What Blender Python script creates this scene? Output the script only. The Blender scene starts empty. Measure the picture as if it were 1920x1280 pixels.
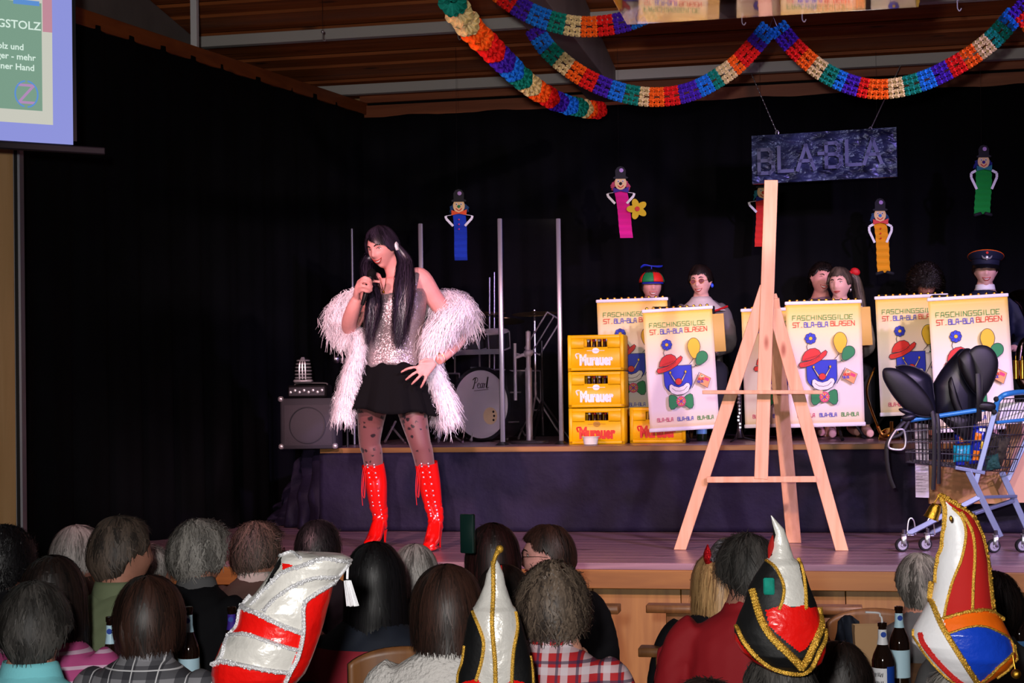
import bpy, math, random
from mathutils import Vector as V, Matrix, Quaternion, noise
rnd = random.Random(11)
PI = math.pi
sc = bpy.context.scene
COL = sc.collection
def srgb(h):
    h = h.lstrip('#'); o = []
    for i in (0, 2, 4):
        c = int(h[i:i+2], 16)/255
        o.append(c/12.92 if c <= .04045 else ((c+.055)/1.055)**2.4)
    return (*o, 1)
# ------------------------------------------------------------------ camera
F = 3000.0; TH = .2007; PITCH = .0166; ROLL = .0145; CZ = 1.776
SHY = 50.0
CAM = V((0, 0, CZ))
fwd = V((-math.sin(TH)*math.cos(PITCH), math.cos(TH)*math.cos(PITCH), math.sin(PITCH)))
r0 = V((math.cos(TH), math.sin(TH), 0)); u0 = r0.cross(fwd)
rt = r0*math.cos(ROLL)-u0*math.sin(ROLL); up = u0*math.cos(ROLL)+r0*math.sin(ROLL)
cd = bpy.data.cameras.new('camera'); cam = bpy.data.objects.new('camera', cd); COL.objects.link(cam)
m = Matrix((rt, up, -fwd)).transposed().to_4x4(); m.translation = CAM; cam.matrix_world = m
cd.sensor_width = 36; cd.lens = F/1920*36; cd.shift_y = SHY/1920; cd.clip_end = 100
sc.camera = cam
def ray(px, py): return fwd+rt*((px-960)/F)+up*((640+SHY-py)/F)
def U(px, py, D): return CAM+ray(px, py)*D            # point at distance D
def UY(px, py, Y):
    d = ray(px, py); return CAM+d*(Y/d.y)
def UZ(px, py, Z):
    d = ray(px, py); return CAM+d*((Z-CZ)/d.z)
# ------------------------------------------------------------------ world, lights, exposure
w = bpy.data.worlds.new('hall_dark'); sc.world = w; w.use_nodes = True
w.node_tree.nodes['Background'].inputs[0].default_value = srgb('#6a5a62'); w.node_tree.nodes['Background'].inputs[1].default_value = .16
def light(kind, name, loc, target, energy, color, **k):
    l = bpy.data.lights.new(name, kind); l.energy = energy; l.color = color
    for a, b in k.items(): setattr(l, a, b)
    o = bpy.data.objects.new(name, l); COL.objects.link(o); o.location = loc
    o.rotation_euler = (V(target)-V(loc)).to_track_quat('-Z', 'Y').to_euler()
    return o
FL = 1.0
light('AREA', 'camera_flash', (-.15, -.1, 2.0), (-1.7, 9, 1.5), 50, (1, .96, .92), size=.12, spread=1.6)
light('SPOT', 'stage_spot_pink', (-3.2, 3.2, 4.1), (-1.9, 9.6, 1.1), 1100, (1, .50, .55), spot_size=math.radians(44), spot_blend=.6, shadow_soft_size=.12)
light('SPOT', 'stage_spot_white', (2.6, 2.8, 4.2), (-1.2, 9.8, 1.3), 1100, (1, .78, .80), spot_size=math.radians(46), spot_blend=.6, shadow_soft_size=.12)
light('SPOT', 'stage_spot_violet', (3.8, 4.5, 4.3), (.3, 9.9, 1.3), 1500, (.62, .42, 1), spot_size=math.radians(52), spot_blend=.6, shadow_soft_size=.15)
light('SPOT', 'stage_spot_front', (.2, 3.4, 4.2), (.1, 10.6, 1.75), 760, (1, .86, .88), spot_size=math.radians(30), spot_blend=.7, shadow_soft_size=.1)
light('SPOT', 'followspot', (-.9, .6, 3.5), (-2.35, 9.1, 1.9), 2000, (1, .64, .74), spot_size=math.radians(13), spot_blend=.5, shadow_soft_size=.06)
vs = sc.view_settings; vs.view_transform = 'Standard'; vs.look = 'None'; vs.gamma = 1; vs.exposure = 0; vs.use_curve_mapping = False
# ------------------------------------------------------------------ mesh builder
def I4(): return Matrix.Identity(4)
def T(x, y, z): return Matrix.Translation((x, y, z))
def RZ(a): return Matrix.Rotation(a, 4, 'Z')
def RX(a): return Matrix.Rotation(a, 4, 'X')
def RY(a): return Matrix.Rotation(a, 4, 'Y')
def frame_from(z, x=None):
    z = V(z).normalized(); x = V(x) if x else (V((1, 0, 0)) if abs(z.x) < .9 else V((0, 1, 0)))
    y = z.cross(x).normalized(); x = y.cross(z)
    return Matrix((x, y, z)).transposed().to_4x4()
def spline(pts, n):
    """Catmull-Rom through pts (tuples of any length), n samples."""
    P = [tuple(p) for p in pts]; L = len(P)
    if L < 3:
        return [tuple(a+(b-a)*i/(n-1) for a, b in zip(P[0], P[1])) for i in range(n)]
    out = []
    for i in range(n):
        t = i/(n-1)*(L-1); k = min(int(t), L-2); u = t-k
        p0, p1, p2, p3 = P[max(k-1, 0)], P[k], P[k+1], P[min(k+2, L-1)]
        out.append(tuple(.5*((2*b)+(-a+c)*u+(2*a-5*b+4*c-d)*u*u+(-a+3*b-3*c+d)*u**3) for a, b, c, d in zip(p0, p1, p2, p3)))
    return out
def lerp(a, b, t): return a+(b-a)*t
def sstep(a, b, x):
    t = max(0, min(1, (x-a)/(b-a))); return t*t*(3-2*t)
class MB:
    def __init__(s): s.v = []; s.f = []; s.m = []; s.M = None
    def add(s, vs, fs, mi=0, M=None):
        o = len(s.v)
        if M is not None: vs = [M @ V(p) for p in vs]
        if s.M is not None: vs = [s.M @ V(p) for p in vs]
        s.v += [tuple(p) for p in vs]; s.f += [tuple(i+o for i in f) for f in fs]; s.m += [mi]*len(fs)
        return s
    def box(s, c, d, M=None, mi=0, taper=1):
        x, y, z = d[0]/2, d[1]/2, d[2]/2; t = taper
        vs = [(-x, -y, -z), (x, -y, -z), (x, y, -z), (-x, y, -z), (-x*t, -y*t, z), (x*t, -y*t, z), (x*t, y*t, z), (-x*t, y*t, z)]
        R = T(*c) @ (M if M is not None else I4())
        return s.add(vs, [(0, 3, 2, 1), (4, 5, 6, 7), (0, 1, 5, 4), (1, 2, 6, 5), (2, 3, 7, 6), (3, 0, 4, 7)], mi, R)
    def rbox(s, c, d, r=.01, M=None, mi=0):
        """box with chamfered vertical and horizontal edges"""
        x, y, z = d[0]/2, d[1]/2, d[2]/2; r = min(r, x*.9, y*.9, z*.9)
        def ring(q, zz):
            a, b = x-q, y-q; k = r-q if q < r else 0; k = r
            return [(-a+k, -b, zz), (a-k, -b, zz), (a, -b+k, zz), (a, b-k, zz), (a-k, b, zz), (-a+k, b, zz), (-a, b-k, zz), (-a, -b+k, zz)]
        R = T(*c) @ (M if M is not None else I4())
        vs = ring(r*.7, -z)+ring(0, -z+r)+ring(0, z-r)+ring(r*.7, z); fs = [tuple(range(7, -1, -1)), tuple(range(24, 32))]
        for k in range(3):
            for i in range(8):
                j = (i+1) % 8; fs.append((k*8+i, k*8+j, k*8+8+j, k*8+8+i))
        return s.add(vs, fs, mi, R)
    def bar(s, a, b, wx, wz, mi=0, side=None):
        """rectangular bar from a to b"""
        a, b = V(a), V(b); d = b-a; Fm = frame_from(d, side)
        return s.box((0, 0, 0), (wx, wz, d.length), T(*((a+b)/2)) @ Fm, mi)
    def tube(s, pts, rad, seg=8, mi=0, flat=1, side=None, cap=True):
        pts = [V(p) for p in pts]; n = len(pts)
        if not hasattr(rad, '__len__'): rad = [rad]*n
        vs = []; fs = []
        d0 = (pts[1]-pts[0]).normalized()
        x = V(side) if side is not None else (V((1, 0, 0)) if abs(d0.x) < .8 else V((0, 1, 0)))
        for i, p in enumerate(pts):
            d = (pts[min(i+1, n-1)]-pts[max(i-1, 0)])
            if d.length < 1e-9: d = d0
            d = d.normalized(); x = (x-d*x.dot(d))
            if x.length < 1e-6: x = d.orthogonal()
            x = x.normalized(); y = d.cross(x); r = rad[i]
            rx, ry = (r, r*flat) if not hasattr(r, '__len__') else r
            for k in range(seg):
                a = 2*PI*k/seg; vs.append(p+x*(math.cos(a)*rx)+y*(math.sin(a)*ry))
            if i:
                for k in range(seg):
                    j = (k+1) % seg; b = (i-1)*seg; fs.append((b+k, b+j, b+seg+j, b+seg+k))
        if cap: fs.append(tuple(range(seg-1, -1, -1))); fs.append(tuple((n-1)*seg+k for k in range(seg)))
        return s.add(vs, fs, mi)
    def stube(s, pts, rad, n=20, seg=8, mi=0, **k):
        q = [tuple(p)+((r,) if not hasattr(r, '__len__') else tuple(r)) for p, r in zip(pts, rad if hasattr(rad, '__len__') else [rad]*len(pts))]
        q = spline(q, n)
        return s.tube([p[:3] for p in q], [(p[3] if len(p) == 4 else p[3:5]) for p in q], seg, mi, **k)
    def lathe(s, prof, seg=24, M=None, mi=0, cap=True):
        vs = []; fs = []
        for i, (r, z) in enumerate(prof):
            for k in range(seg):
                a = 2*PI*k/seg; vs.append((r*math.cos(a), r*math.sin(a), z))
            if i:
                for k in range(seg):
                    j = (k+1) % seg; b = (i-1)*seg; fs.append((b+k, b+j, b+seg+j, b+seg+k))
        if cap: fs.append(tuple(range(seg-1, -1, -1))); fs.append(tuple((len(prof)-1)*seg+k for k in range(seg)))
        return s.add(vs, fs, mi, M)
    def ball(s, c, r, nu=12, nv=8, M=None, mi=0):
        if not hasattr(r, '__len__'): r = (r, r, r)
        prof = [(math.sin(PI*i/nv), -math.cos(PI*i/nv)) for i in range(1, nv)]
        vs = [(0, 0, -1)]; fs = []
        for (a, z) in prof:
            for k in range(nu): vs.append((a*math.cos(2*PI*k/nu), a*math.sin(2*PI*k/nu), z))
        vs.append((0, 0, 1)); L = len(vs)-1
        for k in range(nu):
            j = (k+1) % nu; fs.append((0, 1+j, 1+k)); b = 1+(nv-2)*nu; fs.append((L, b+k, b+j))
            for i in range(nv-2):
                b = 1+i*nu; fs.append((b+k, b+j, b+nu+j, b+nu+k))
        R = T(*c) @ (M if M is not None else I4()) @ Matrix.Diagonal((*r, 1))
        return s.add(vs, fs, mi, R)
    def prism(s, poly, y0, y1, M=None, mi=0):
        """poly in (x,z), extruded along y"""
        n = len(poly); A = sum(poly[i][0]*poly[(i+1) % n][1]-poly[(i+1) % n][0]*poly[i][1] for i in range(n))
        if A < 0: poly = poly[::-1]
        vs = [(x, y0, z) for x, z in poly]+[(x, y1, z) for x, z in poly]
        fs = [tuple(range(n)), tuple(range(2*n-1, n-1, -1))]
        for i in range(n):
            j = (i+1) % n; fs.append((i, i+n, j+n, j))
        return s.add(vs, fs, mi, M)
    def grid(s, fn, nu, nv, closed=False, mi=0, M=None):
        vs = []; fs = []
        for j in range(nv+1):
            for i in range(nu+(0 if closed else 1)): vs.append(fn(i/nu, j/nv))
        W = nu if closed else nu+1
        for j in range(nv):
            for i in range(nu):
                a = j*W+i; b = j*W+(i+1) % W; fs.append((a, b, b+W, a+W))
        return s.add(vs, fs, mi, M)
    def mesh(s, name='m', smooth=True):
        me = bpy.data.meshes.new(name); me.from_pydata(s.v, [], s.f); me.update()
        for i, p in enumerate(me.polygons): p.material_index = s.m[i]
        if smooth: me.shade_smooth()
        return me
    def build(s, name, mats, parent=None, smooth=None, bevel=0, world=False, solid=0, subd=0, label=None, kind=None):
        if world and parent is not None:
            W = world_of(parent).inverted(); s.v = [tuple(W @ V(p)) for p in s.v]
        me = s.mesh(name, smooth if smooth is not None else True)
        if not isinstance(mats, (list, tuple)): mats = [mats]
        for mt in mats: me.materials.append(MT[mt] if isinstance(mt, str) else mt)
        o = bpy.data.objects.new(name, me); COL.objects.link(o)
        if parent is not None: o.parent = parent
        if smooth is None: autosmooth(me)
        if bevel:
            b = o.modifiers.new('bevel', 'BEVEL'); b.width = bevel; b.segments = 2; b.limit_method = 'ANGLE'; b.angle_limit = .7
        if solid:
            b = o.modifiers.new('solid', 'SOLIDIFY'); b.thickness = solid; b.offset = 0
        if subd:
            b = o.modifiers.new('sub', 'SUBSURF'); b.levels = subd; b.render_levels = subd
        if label: o['label'] = label
        if kind: o['kind'] = kind
        return o
def autosmooth(me, ang=.75):
    try: me.set_sharp_from_angle(angle=ang)
    except Exception: pass
def world_of(o):
    M = I4(); 
    while o is not None:
        M = (Matrix.Translation(o.location) @ o.rotation_euler.to_matrix().to_4x4()) @ M; o = o.parent
    return M
def remeshed(mb, voxel, smooth=3, name='body'):
    me = mb.mesh('tmp'); o = bpy.data.objects.new('tmp', me); COL.objects.link(o)
    r = o.modifiers.new('r', 'REMESH'); r.mode = 'VOXEL'; r.voxel_size = voxel; r.use_smooth_shade = True
    if smooth:
        q = o.modifiers.new('s', 'SMOOTH'); q.iterations = smooth; q.factor = .5
    dg = bpy.context.evaluated_depsgraph_get(); dg.update()
    m2 = bpy.data.meshes.new_from_object(o.evaluated_get(dg)); m2.name = name
    bpy.data.objects.remove(o); bpy.data.meshes.remove(me); m2.shade_smooth()
    return m2
def link_mesh(name, me, mat, parent=None, label=None):
    me.materials.clear(); me.materials.append(MT[mat] if isinstance(mat, str) else mat)
    o = bpy.data.objects.new(name, me); COL.objects.link(o); o.parent = parent
    if label: o['label'] = label
    return o
def tag(o, label, cat, group=None, kind=None):
    o['label'] = label; o['category'] = cat
    if group: o['group'] = group
    if kind: o['kind'] = kind
    return o
def thing(name, label, cat, loc=(0, 0, 0), rz=0, group=None):
    o = bpy.data.objects.new(name, None); COL.objects.link(o); o.location = loc; o.rotation_euler = (0, 0, rz)
    o.empty_display_size = .05
    return tag(o, label, cat, group)
def copy_tree(o, parent=None):
    c = o.copy(); COL.objects.link(c); c.parent = parent
    for ch in list(o.children): copy_tree(ch, c)
    return c
# ------------------------------------------------------------------ materials
MT = {}
def mat(name, color, rough=.6, metal=0, spec=.5, emit=None, est=1, trans=0, ior=1.45, alpha=1, coat=0, sheen=0,
        bump=0, bscale=60, var=0, vscale=8, c2=None, stretch=None, dbump=.01):
    m = bpy.data.materials.new(name); m.use_nodes = True; nt = m.node_tree; b = nt.nodes['Principled BSDF']; L = nt.links.new
    c = srgb(color) if isinstance(color, str) else color
    I = b.inputs; I['Base Color'].default_value = c; I['Roughness'].default_value = rough; I['Metallic'].default_value = metal
    I['Specular IOR Level'].default_value = spec; I['IOR'].default_value = ior; I['Transmission Weight'].default_value = trans
    I['Alpha'].default_value = alpha; I['Coat Weight'].default_value = coat; I['Sheen Weight'].default_value = sheen
    if emit: I['Emission Color'].default_value = srgb(emit); I['Emission Strength'].default_value = est
    if var or bump or c2:
        tc = nt.nodes.new('ShaderNodeTexCoord'); mp = nt.nodes.new('ShaderNodeMapping'); L(tc.outputs['Object'], mp.inputs[0])
        if stretch: mp.inputs['Scale'].default_value = stretch
    if var or c2:
        n = nt.nodes.new('ShaderNodeTexNoise'); n.inputs['Scale'].default_value = vscale; n.inputs['Detail'].default_value = 4; L(mp.outputs[0], n.inputs[0])
        r = nt.nodes.new('ShaderNodeValToRGB'); L(n.outputs[0], r.inputs[0])
        d = srgb(c2) if c2 else tuple(x*(1-var) for x in c[:3])+(1,)
        r.color_ramp.elements[0].position = .35; r.color_ramp.elements[1].position = .65
        r.color_ramp.elements[0].color = d; r.color_ramp.elements[1].color = c; L(r.outputs[0], I['Base Color'])
    if bump:
        n = nt.nodes.new('ShaderNodeTexNoise'); n.inputs['Scale'].default_value = bscale; n.inputs['Detail'].default_value = 5; L(mp.outputs[0], n.inputs[0])
        q = nt.nodes.new('ShaderNodeBump'); q.inputs['Strength'].default_value = bump; q.inputs['Distance'].default_value = dbump
        L(n.outputs[0], q.inputs['Height']); L(q.outputs[0], I['Normal'])
    MT[name] = m; return m
def wood(name, c1, c2, rough=.5, axis=0, scale=1.0, knots=True, coat=0, kcol='#5a2e14'):
    m = bpy.data.materials.new(name); m.use_nodes = True; nt = m.node_tree; b = nt.nodes['Principled BSDF']; L = nt.links.new; N = nt.nodes.new
    tc = N('ShaderNodeTexCoord'); mp = N('ShaderNodeMapping'); L(tc.outputs['Object'], mp.inputs[0])
    oi = N('ShaderNodeObjectInfo'); ad = N('ShaderNodeVectorMath'); ad.operation = 'ADD'
    cm = N('ShaderNodeVectorMath'); cm.operation = 'SCALE'; cm.inputs['Scale'].default_value = 13.7
    cx = N('ShaderNodeCombineXYZ'); L(oi.outputs['Random'], cx.inputs[0]); L(oi.outputs['Random'], cx.inputs[1]); L(oi.outputs['Random'], cx.inputs[2])
    L(cx.outputs[0], cm.inputs[0]); L(tc.outputs['Object'], ad.inputs[0]); L(cm.outputs[0], ad.inputs[1]); L(ad.outputs[0], mp.inputs[0])
    s = [14*scale]*3; s[axis] = .9*scale; mp.inputs['Scale'].default_value = s
    n = N('ShaderNodeTexNoise'); n.inputs['Scale'].default_value = 1.6; n.inputs['Detail'].default_value = 6; n.inputs['Distortion'].default_value = .6; L(mp.outputs[0], n.inputs[0])
    r = N('ShaderNodeValToRGB'); r.color_ramp.elements[0].position = .3; r.color_ramp.elements[1].position = .7
    r.color_ramp.elements[0].color = srgb(c2); r.color_ramp.elements[1].color = srgb(c1); L(n.outputs[0], r.inputs[0])
    out = r.outputs[0]
    if knots:
        m2 = N('ShaderNodeMapping'); s2 = [6*scale]*3; s2[axis] = 2.2*scale; s2[2 if axis == 0 and name != 'pine_h' else (1 if axis != 1 else 0)] = .6*scale; m2.inputs['Scale'].default_value = s2; L(ad.outputs[0], m2.inputs[0])
        vo = N('ShaderNodeTexVoronoi'); vo.inputs['Scale'].default_value = 1.0; L(m2.outputs[0], vo.inputs[0])
        kr = N('ShaderNodeValToRGB'); kr.color_ramp.elements[0].position = .06; kr.color_ramp.elements[1].position = .15
        kr.color_ramp.elements[0].color = (1, 1, 1, 1); kr.color_ramp.elements[1].color = (0, 0, 0, 1); L(vo.outputs['Distance'], kr.inputs[0])
        mx = N('ShaderNodeMixRGB'); L(kr.outputs[0], mx.inputs[0]); L(out, mx.inputs[1]); mx.inputs[2].default_value = srgb(kcol); out = mx.outputs[0]
    L(out, b.inputs['Base Color']); b.inputs['Roughness'].default_value = rough; b.inputs['Coat Weight'].default_value = coat; b.inputs['Coat Roughness'].default_value = .25
    bp = N('ShaderNodeBump'); bp.inputs['Strength'].default_value = .15; bp.inputs['Distance'].default_value = .003; L(n.outputs[0], bp.inputs['Height']); L(bp.outputs[0], b.inputs['Normal'])
    MT[name] = m; return m
def plaid(name, base, cols, scale, rough=.8):
    """woven checks: bands in two directions, cols = [(axis, period, width, phase, colour, opacity)]"""
    m = bpy.data.materials.new(name); m.use_nodes = True; nt = m.node_tree; b = nt.nodes['Principled BSDF']; L = nt.links.new; N = nt.nodes.new
    tc = N('ShaderNodeTexCoord'); sp = N('ShaderNodeSeparateXYZ'); L(tc.outputs['Object'], sp.inputs[0])
    out = None
    for ax, per, wid, ph, c, op in cols:
        a = N('ShaderNodeMath'); a.operation = 'MULTIPLY_ADD'; L(sp.outputs[ax], a.inputs[0]); a.inputs[1].default_value = 1/(per*scale); a.inputs[2].default_value = ph+50
        fr = N('ShaderNodeMath'); fr.operation = 'FRACT'; L(a.outputs[0], fr.inputs[0])
        lt = N('ShaderNodeMath'); lt.operation = 'LESS_THAN'; L(fr.outputs[0], lt.inputs[0]); lt.inputs[1].default_value = wid
        mu = N('ShaderNodeMath'); mu.operation = 'MULTIPLY'; L(lt.outputs[0], mu.inputs[0]); mu.inputs[1].default_value = op
        mx = N('ShaderNodeMixRGB'); L(mu.outputs[0], mx.inputs[0]); mx.inputs[2].default_value = srgb(c)
        if out is None: mx.inputs[1].default_value = srgb(base)
        else: L(out, mx.inputs[1])
        out = mx.outputs[0]
    L(out, b.inputs['Base Color']); b.inputs['Roughness'].default_value = rough; MT[name] = m; return m
mat('curtain', '#08080d', .9, spec=.15, var=.5, vscale=3)
mat('skirting', '#1c1730', .75, spec=.3, var=.35, vscale=5, bump=.5, bscale=9, dbump=.03)
mat('black', '#0b0b0d', .45); mat('matte_black', '#0a0a0c', .85, spec=.2); mat('rubber', '#141416', .8)
mat('chrome', '#e4e6ea', .3, .75); mat('steel', '#9a9ea4', .3, 1); mat('alu', '#b6b8c0', .4, .7); mat('white', '#f0eff0', .5)
mat('wire', '#5c5c62', .35, .8); mat('gold', '#e0a93a', .28, 1, bump=.6, bscale=500, dbump=.002); mat('gold_cord', '#e8b444', .32, .6, var=.5, vscale=350, bump=.8, bscale=350, dbump=.003)
mat('silver_trim', '#f4f4f8', .2, .3, var=.45, vscale=420, bump=1, bscale=300, dbump=.004)
wood('deck', '#98787c', '#644c56', .34, 0, 1, True, .3, '#2c1c1c')
wood('ceilwood', '#b4622c', '#8a451a', .55, 0, .8, True)
wood('fascia', '#9a5020', '#7c3a14', .5, 1, .8, True)
wood('fascia_x', '#a85c34', '#8a4422', .5, 0, .8, True)
wood('pine_h', '#94692c', '#785020', .5, 0, .8, True); wood('pine_v', '#9e763a', '#80592a', .5, 2, .8, True)
wood('easelwood', '#e6b48c', '#d09a70', .5, 2, 1.2, True, 0, '#a05a3c'); wood('ply', '#c49a68', '#b0854f', .5, 2, .7, True)
wood('chairwood', '#8a5c34', '#6e4424', .45, 2, 1, False); wood('tablewood', '#a87a44', '#8a5f30', .45, 0, 1, False)
mat('beamgrey', '#8a807e', .7, var=.2, vscale=3); mat('batten', '#c8c4be', .6); mat('floor_m', '#4c3a2e', .4, var=.3, vscale=4)
# ------------------------------------------------------------------ setting
YF, YR, YB = 8.40, 10.30, 12.85           # stage front, riser front, back curtain
ZS, ZR = .88, 1.436                        # stage deck, riser top
o = MB().grid(lambda u, v: (-9+18*u, -3+17*v, 0), 2, 2).build('floor', 'floor_m', kind='structure')
o = MB().box((-8.6, 3, 2.6), (.1, 22, 5.2)).build('wall_left', 'ply', kind='structure')
o = MB().box((0, 13.4, 2.4), (18, .1, 4.9)).build('wall_back', 'ply', kind='structure')
# ceiling: boards run across, rising towards the hall
def ceil_z(Y): return CZ+2.49+.12*(YB-Y)
cl = MB().box((0, 0, 0), (18.2, 16, .03), T(0, 5.2, ceil_z(5.2)+.12) @ RX(-math.atan(.12))).build('ceiling', 'ceilwood', kind='structure')
Wc = world_of(cl)
y = YB+.02; k = 0
brds = []
while y > 7.2:
    wd = .205; yc = y-wd/2; dz = [.0, .012, .03][k % 3]
    mb = MB(); mb.box((0, 0, 0), (18, wd-.008, .026), T(0, yc, ceil_z(yc)+.03+dz) @ RX(-math.atan(.12)+.03))
    mb.build('plank', 'ceilwood', cl, bevel=.003); y -= wd; k += 1
for i, Y in enumerate((12.5, 11.2, 9.9, 8.6)):
    MB().box((0, Y, ceil_z(Y)-.03), (18, .07, .08)).build('trim_%d' % (i+1), 'batten', kind='structure', bevel=.004)
# grey roof beams running towards the stage back
for X in (-1.80, -4.80):
    b0, b1 = 6.2, YB
    mb = MB(); zt = lambda Y: ceil_z(Y)+.02
    dz = .33 if X > -3 else .30
    vs = []
    for Y in (b0, b1):
        for dx in (-.13, .13):
            vs += [(X+dx, Y, CZ+2.36), (X+dx, Y, zt(Y))]
    mb.add(vs, [(0, 1, 5, 4), (2, 6, 7, 3), (0, 4, 6, 2), (1, 3, 7, 5), (0, 2, 3, 1), (4, 5, 7, 6)])
    o = mb.build('roof_beam', 'beamgrey', bevel=.006)
    tag(o, 'grey roof beam crossing the wooden ceiling beside the flower garland' if X > -3 else 'grey beam end above the left fascia next to the screen', 'beam')
# left fascia on top of the side curtain, back fascia boards
LA, LB = V((-4.47, 8.22, 0)), V((-3.83, 12.83, 0))
def left_line(px):
    # intersection of the vertical plane through LA-LB with the pixel column px
    d = ray(px, 690); n = V((LB.y-LA.y, -(LB.x-LA.x), 0)); t = (LA-CAM).dot(n)/d.dot(n); return t
def UL(px, py):
    d = ray(px, py); n = V((LB.y-LA.y, -(LB.x-LA.x), 0)); t = (LA-CAM).dot(n)/d.dot(n); return CAM+d*t
p0, p1 = UL(60, 2), UL(690, 206)
dirn = (p1-p0).normalized(); p0 = p0-dirn*.6
MB().bar(p0+V((-.03, 0, 0)), p1+V((-.03, 0, 0)), .085, .1, side=(1, 0, 0)).build('trim_5', 'fascia', kind='structure', bevel=.004)
zt0 = UY(690, 200, YB-.02).z; 
for nm, z0, z1, m_, dy in (('trim_6', UY(690, 194, YB).z, UY(690, 181, YB).z, 'fascia_x', 0), ('trim_7', UY(690, 199, YB).z, UY(690, 194, YB).z, 'matte_black', .02), ('trim_8', UY(690, 222, YB).z, UY(690, 199, YB).z, 'fascia_x', 0)):
    MB().box(((-3.85+5)/2, YB+.0+dy, (z0+z1)/2), (8.9, .05, z1-z0-.002)).build(nm, m_, kind='structure')
# curtains
def curtain(name, label, a, b, z0, z1f, nf, seed, wav=.035):
    a, b = V(a), V(b); d = (b-a); L = d.length; d.normalize(); n = V((d.y, -d.x, 0)); r = random.Random(seed)
    ph = [r.random()*6 for _ in range(4)]
    def fn(u, v):
        s = u*L; k = nf
        wv = wav*(math.sin(s*k+ph[0]+1.2*math.sin(s*1.7+ph[1]))+.4*math.sin(s*k*2.3+ph[2]+v*1.5))*(1.0-.7*v)
        zt = z1f(u); z = lerp(z0, zt+.006*math.sin(s*9+ph[3]), v)
        p = a+d*s+n*wv; return (p.x, p.y, z)
    o = MB().grid(fn, int(L*44), 10).build(name, 'curtain', solid=.004)
    tag(o, label, 'curtain'); return o
zb = UY(960, 207, YB-.05).z
curtain('stage_curtain', 'long black curtain across the back of the stage', (-3.86, YB-.08, 0), (5, YB-.08, 0), ZS, lambda u: zb, 17, 3)
curtain('stage_curtain', 'black side curtain on the left of the stage under the slanting wooden fascia', (LA.x, LA.y, 0), (LB.x, LB.y, 0), ZS-.0, lambda u: lerp(p0.z, p1.z, lerp(.07, 1, u))-.02, 15, 5)
# white post standing on the side fascia, slim lamps, hooks
a = UL(381, 97); mb = MB(); mb.box((a.x-.06, a.y, a.z+.45), (.045, .045, .95)); tag(mb.build('support_post', 'white', bevel=.003), 'thin white post rising from the left fascia to the ceiling', 'post')
for x0, y0, x1, y1, Y, lb in ((465, 48, 620, 43, 11.6, 'slim white ceiling tube lamp above the side curtain'), (262, 51, 330, 50, 11.6, 'short white ceiling tube lamp at the far left beside the grey beam end'), (1087, 24, 1170, 18, 11.4, 'slim white ceiling tube lamp right of the grey beam')):
    q = UY(x0, y0, Y); r = UY(x1, y1, Y); t = thing('tube_lamp', lb, 'lamp', q)
    mb = MB(); mb.tube([q, r], .011, 8); mb.build('tube', 'white', t, world=True)
    mb = MB()
    mb.box(((q+r)/2+V((0, 0, .022))), ((r-q).length, .03, .02)); [mb.tube([p, (p.x, p.y, ceil_z(Y)+.03)], .002, 5) for p in (lerp(q, r, .1), lerp(q, r, .9))]
    mb.build('housing', 'batten', t, world=True)
for px, py, Y, lb in ((605, 62, 10.6, 'small metal hook hanging on a wire above the side curtain'), (859, 60, 10.8, 'small metal hook on a wire left of the flower garland'), (1391, 30, 9.6, 'small metal hook on a wire above the middle garland tip'), (1504, 24, 9.6, 'small metal hook on a wire right of the middle garland tip'), (1795, 3, 9.6, 'small metal hook at the top edge above the right garland')):
    q = UY(px, py, Y); t = thing('ceiling_hook', lb, 'hook', q); mb = MB(); mb.tube([q+V((0, 0, .02)), V((q.x, q.y, ceil_z(Y)+.03))], .0015, 5); mb.build('wire', 'steel', t, world=True)
    mb = MB(); mb.ball(q+V((0, 0, .01)), .012); mb.stube([q, q+V((0, 0, -.04)), q+V((.012, 0, -.055)), q+V((.022, 0, -.04))], .004, 10, 6); mb.build('hook', 'chrome', t, world=True)
# clear glossy sheet hanging under the ceiling: it mirrors the posters
q = [UZ(1180, 52, CZ+1.52), UZ(1722, 12, CZ+1.52)]
mat('acrylic', '#ffffff', .02, trans=1, ior=1.49)
z = CZ+1.52; mb = MB(); mb.box(((q[0].x+q[1].x)/2, q[1].y-.75, z), (abs(q[1].x-q[0].x), 1.5, .006))
o = mb.build('acrylic_sheet', 'acrylic'); tag(o, 'clear hanging acrylic sheet mirroring the posters above the garlands', 'sheet')
# ------------------------------------------------------------------ stage
st = thing('stage', 'wide wooden stage with purple-lit plank floor and knotty pine front', 'stage', (0, YF, 0))
XL, XR = -5.2, 5.2
nb = 14; wd = .16; y = YF
for i in range(28):
    if y > 12.9: break
    MB().box(((XL+XR)/2, y+wd/2, ZS-.0175), (XR-XL, wd-.003, .035)).build('plank', 'deck', st, world=True, bevel=.002); y += wd
MB().box(((XL+XR)/2, YF+.02, ZS-.085), (XR-XL, .05, .10)).build('front_board', 'pine_h', st, world=True, bevel=.004)
x = XL; i = 0
while x < XR:
    wd = [.42, .47, .40, .45][i % 4]
    MB().box((x+wd/2, YF+.07+.003*(i % 2), .372), (wd-.004, .03, .744)).build('front_panel', 'pine_v', st, world=True, bevel=.003); x += wd; i += 1
MB().box((0, 10.7, .4), (10.2, 4.4, .8)).build('substructure', 'matte_black', st, world=True)
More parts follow.
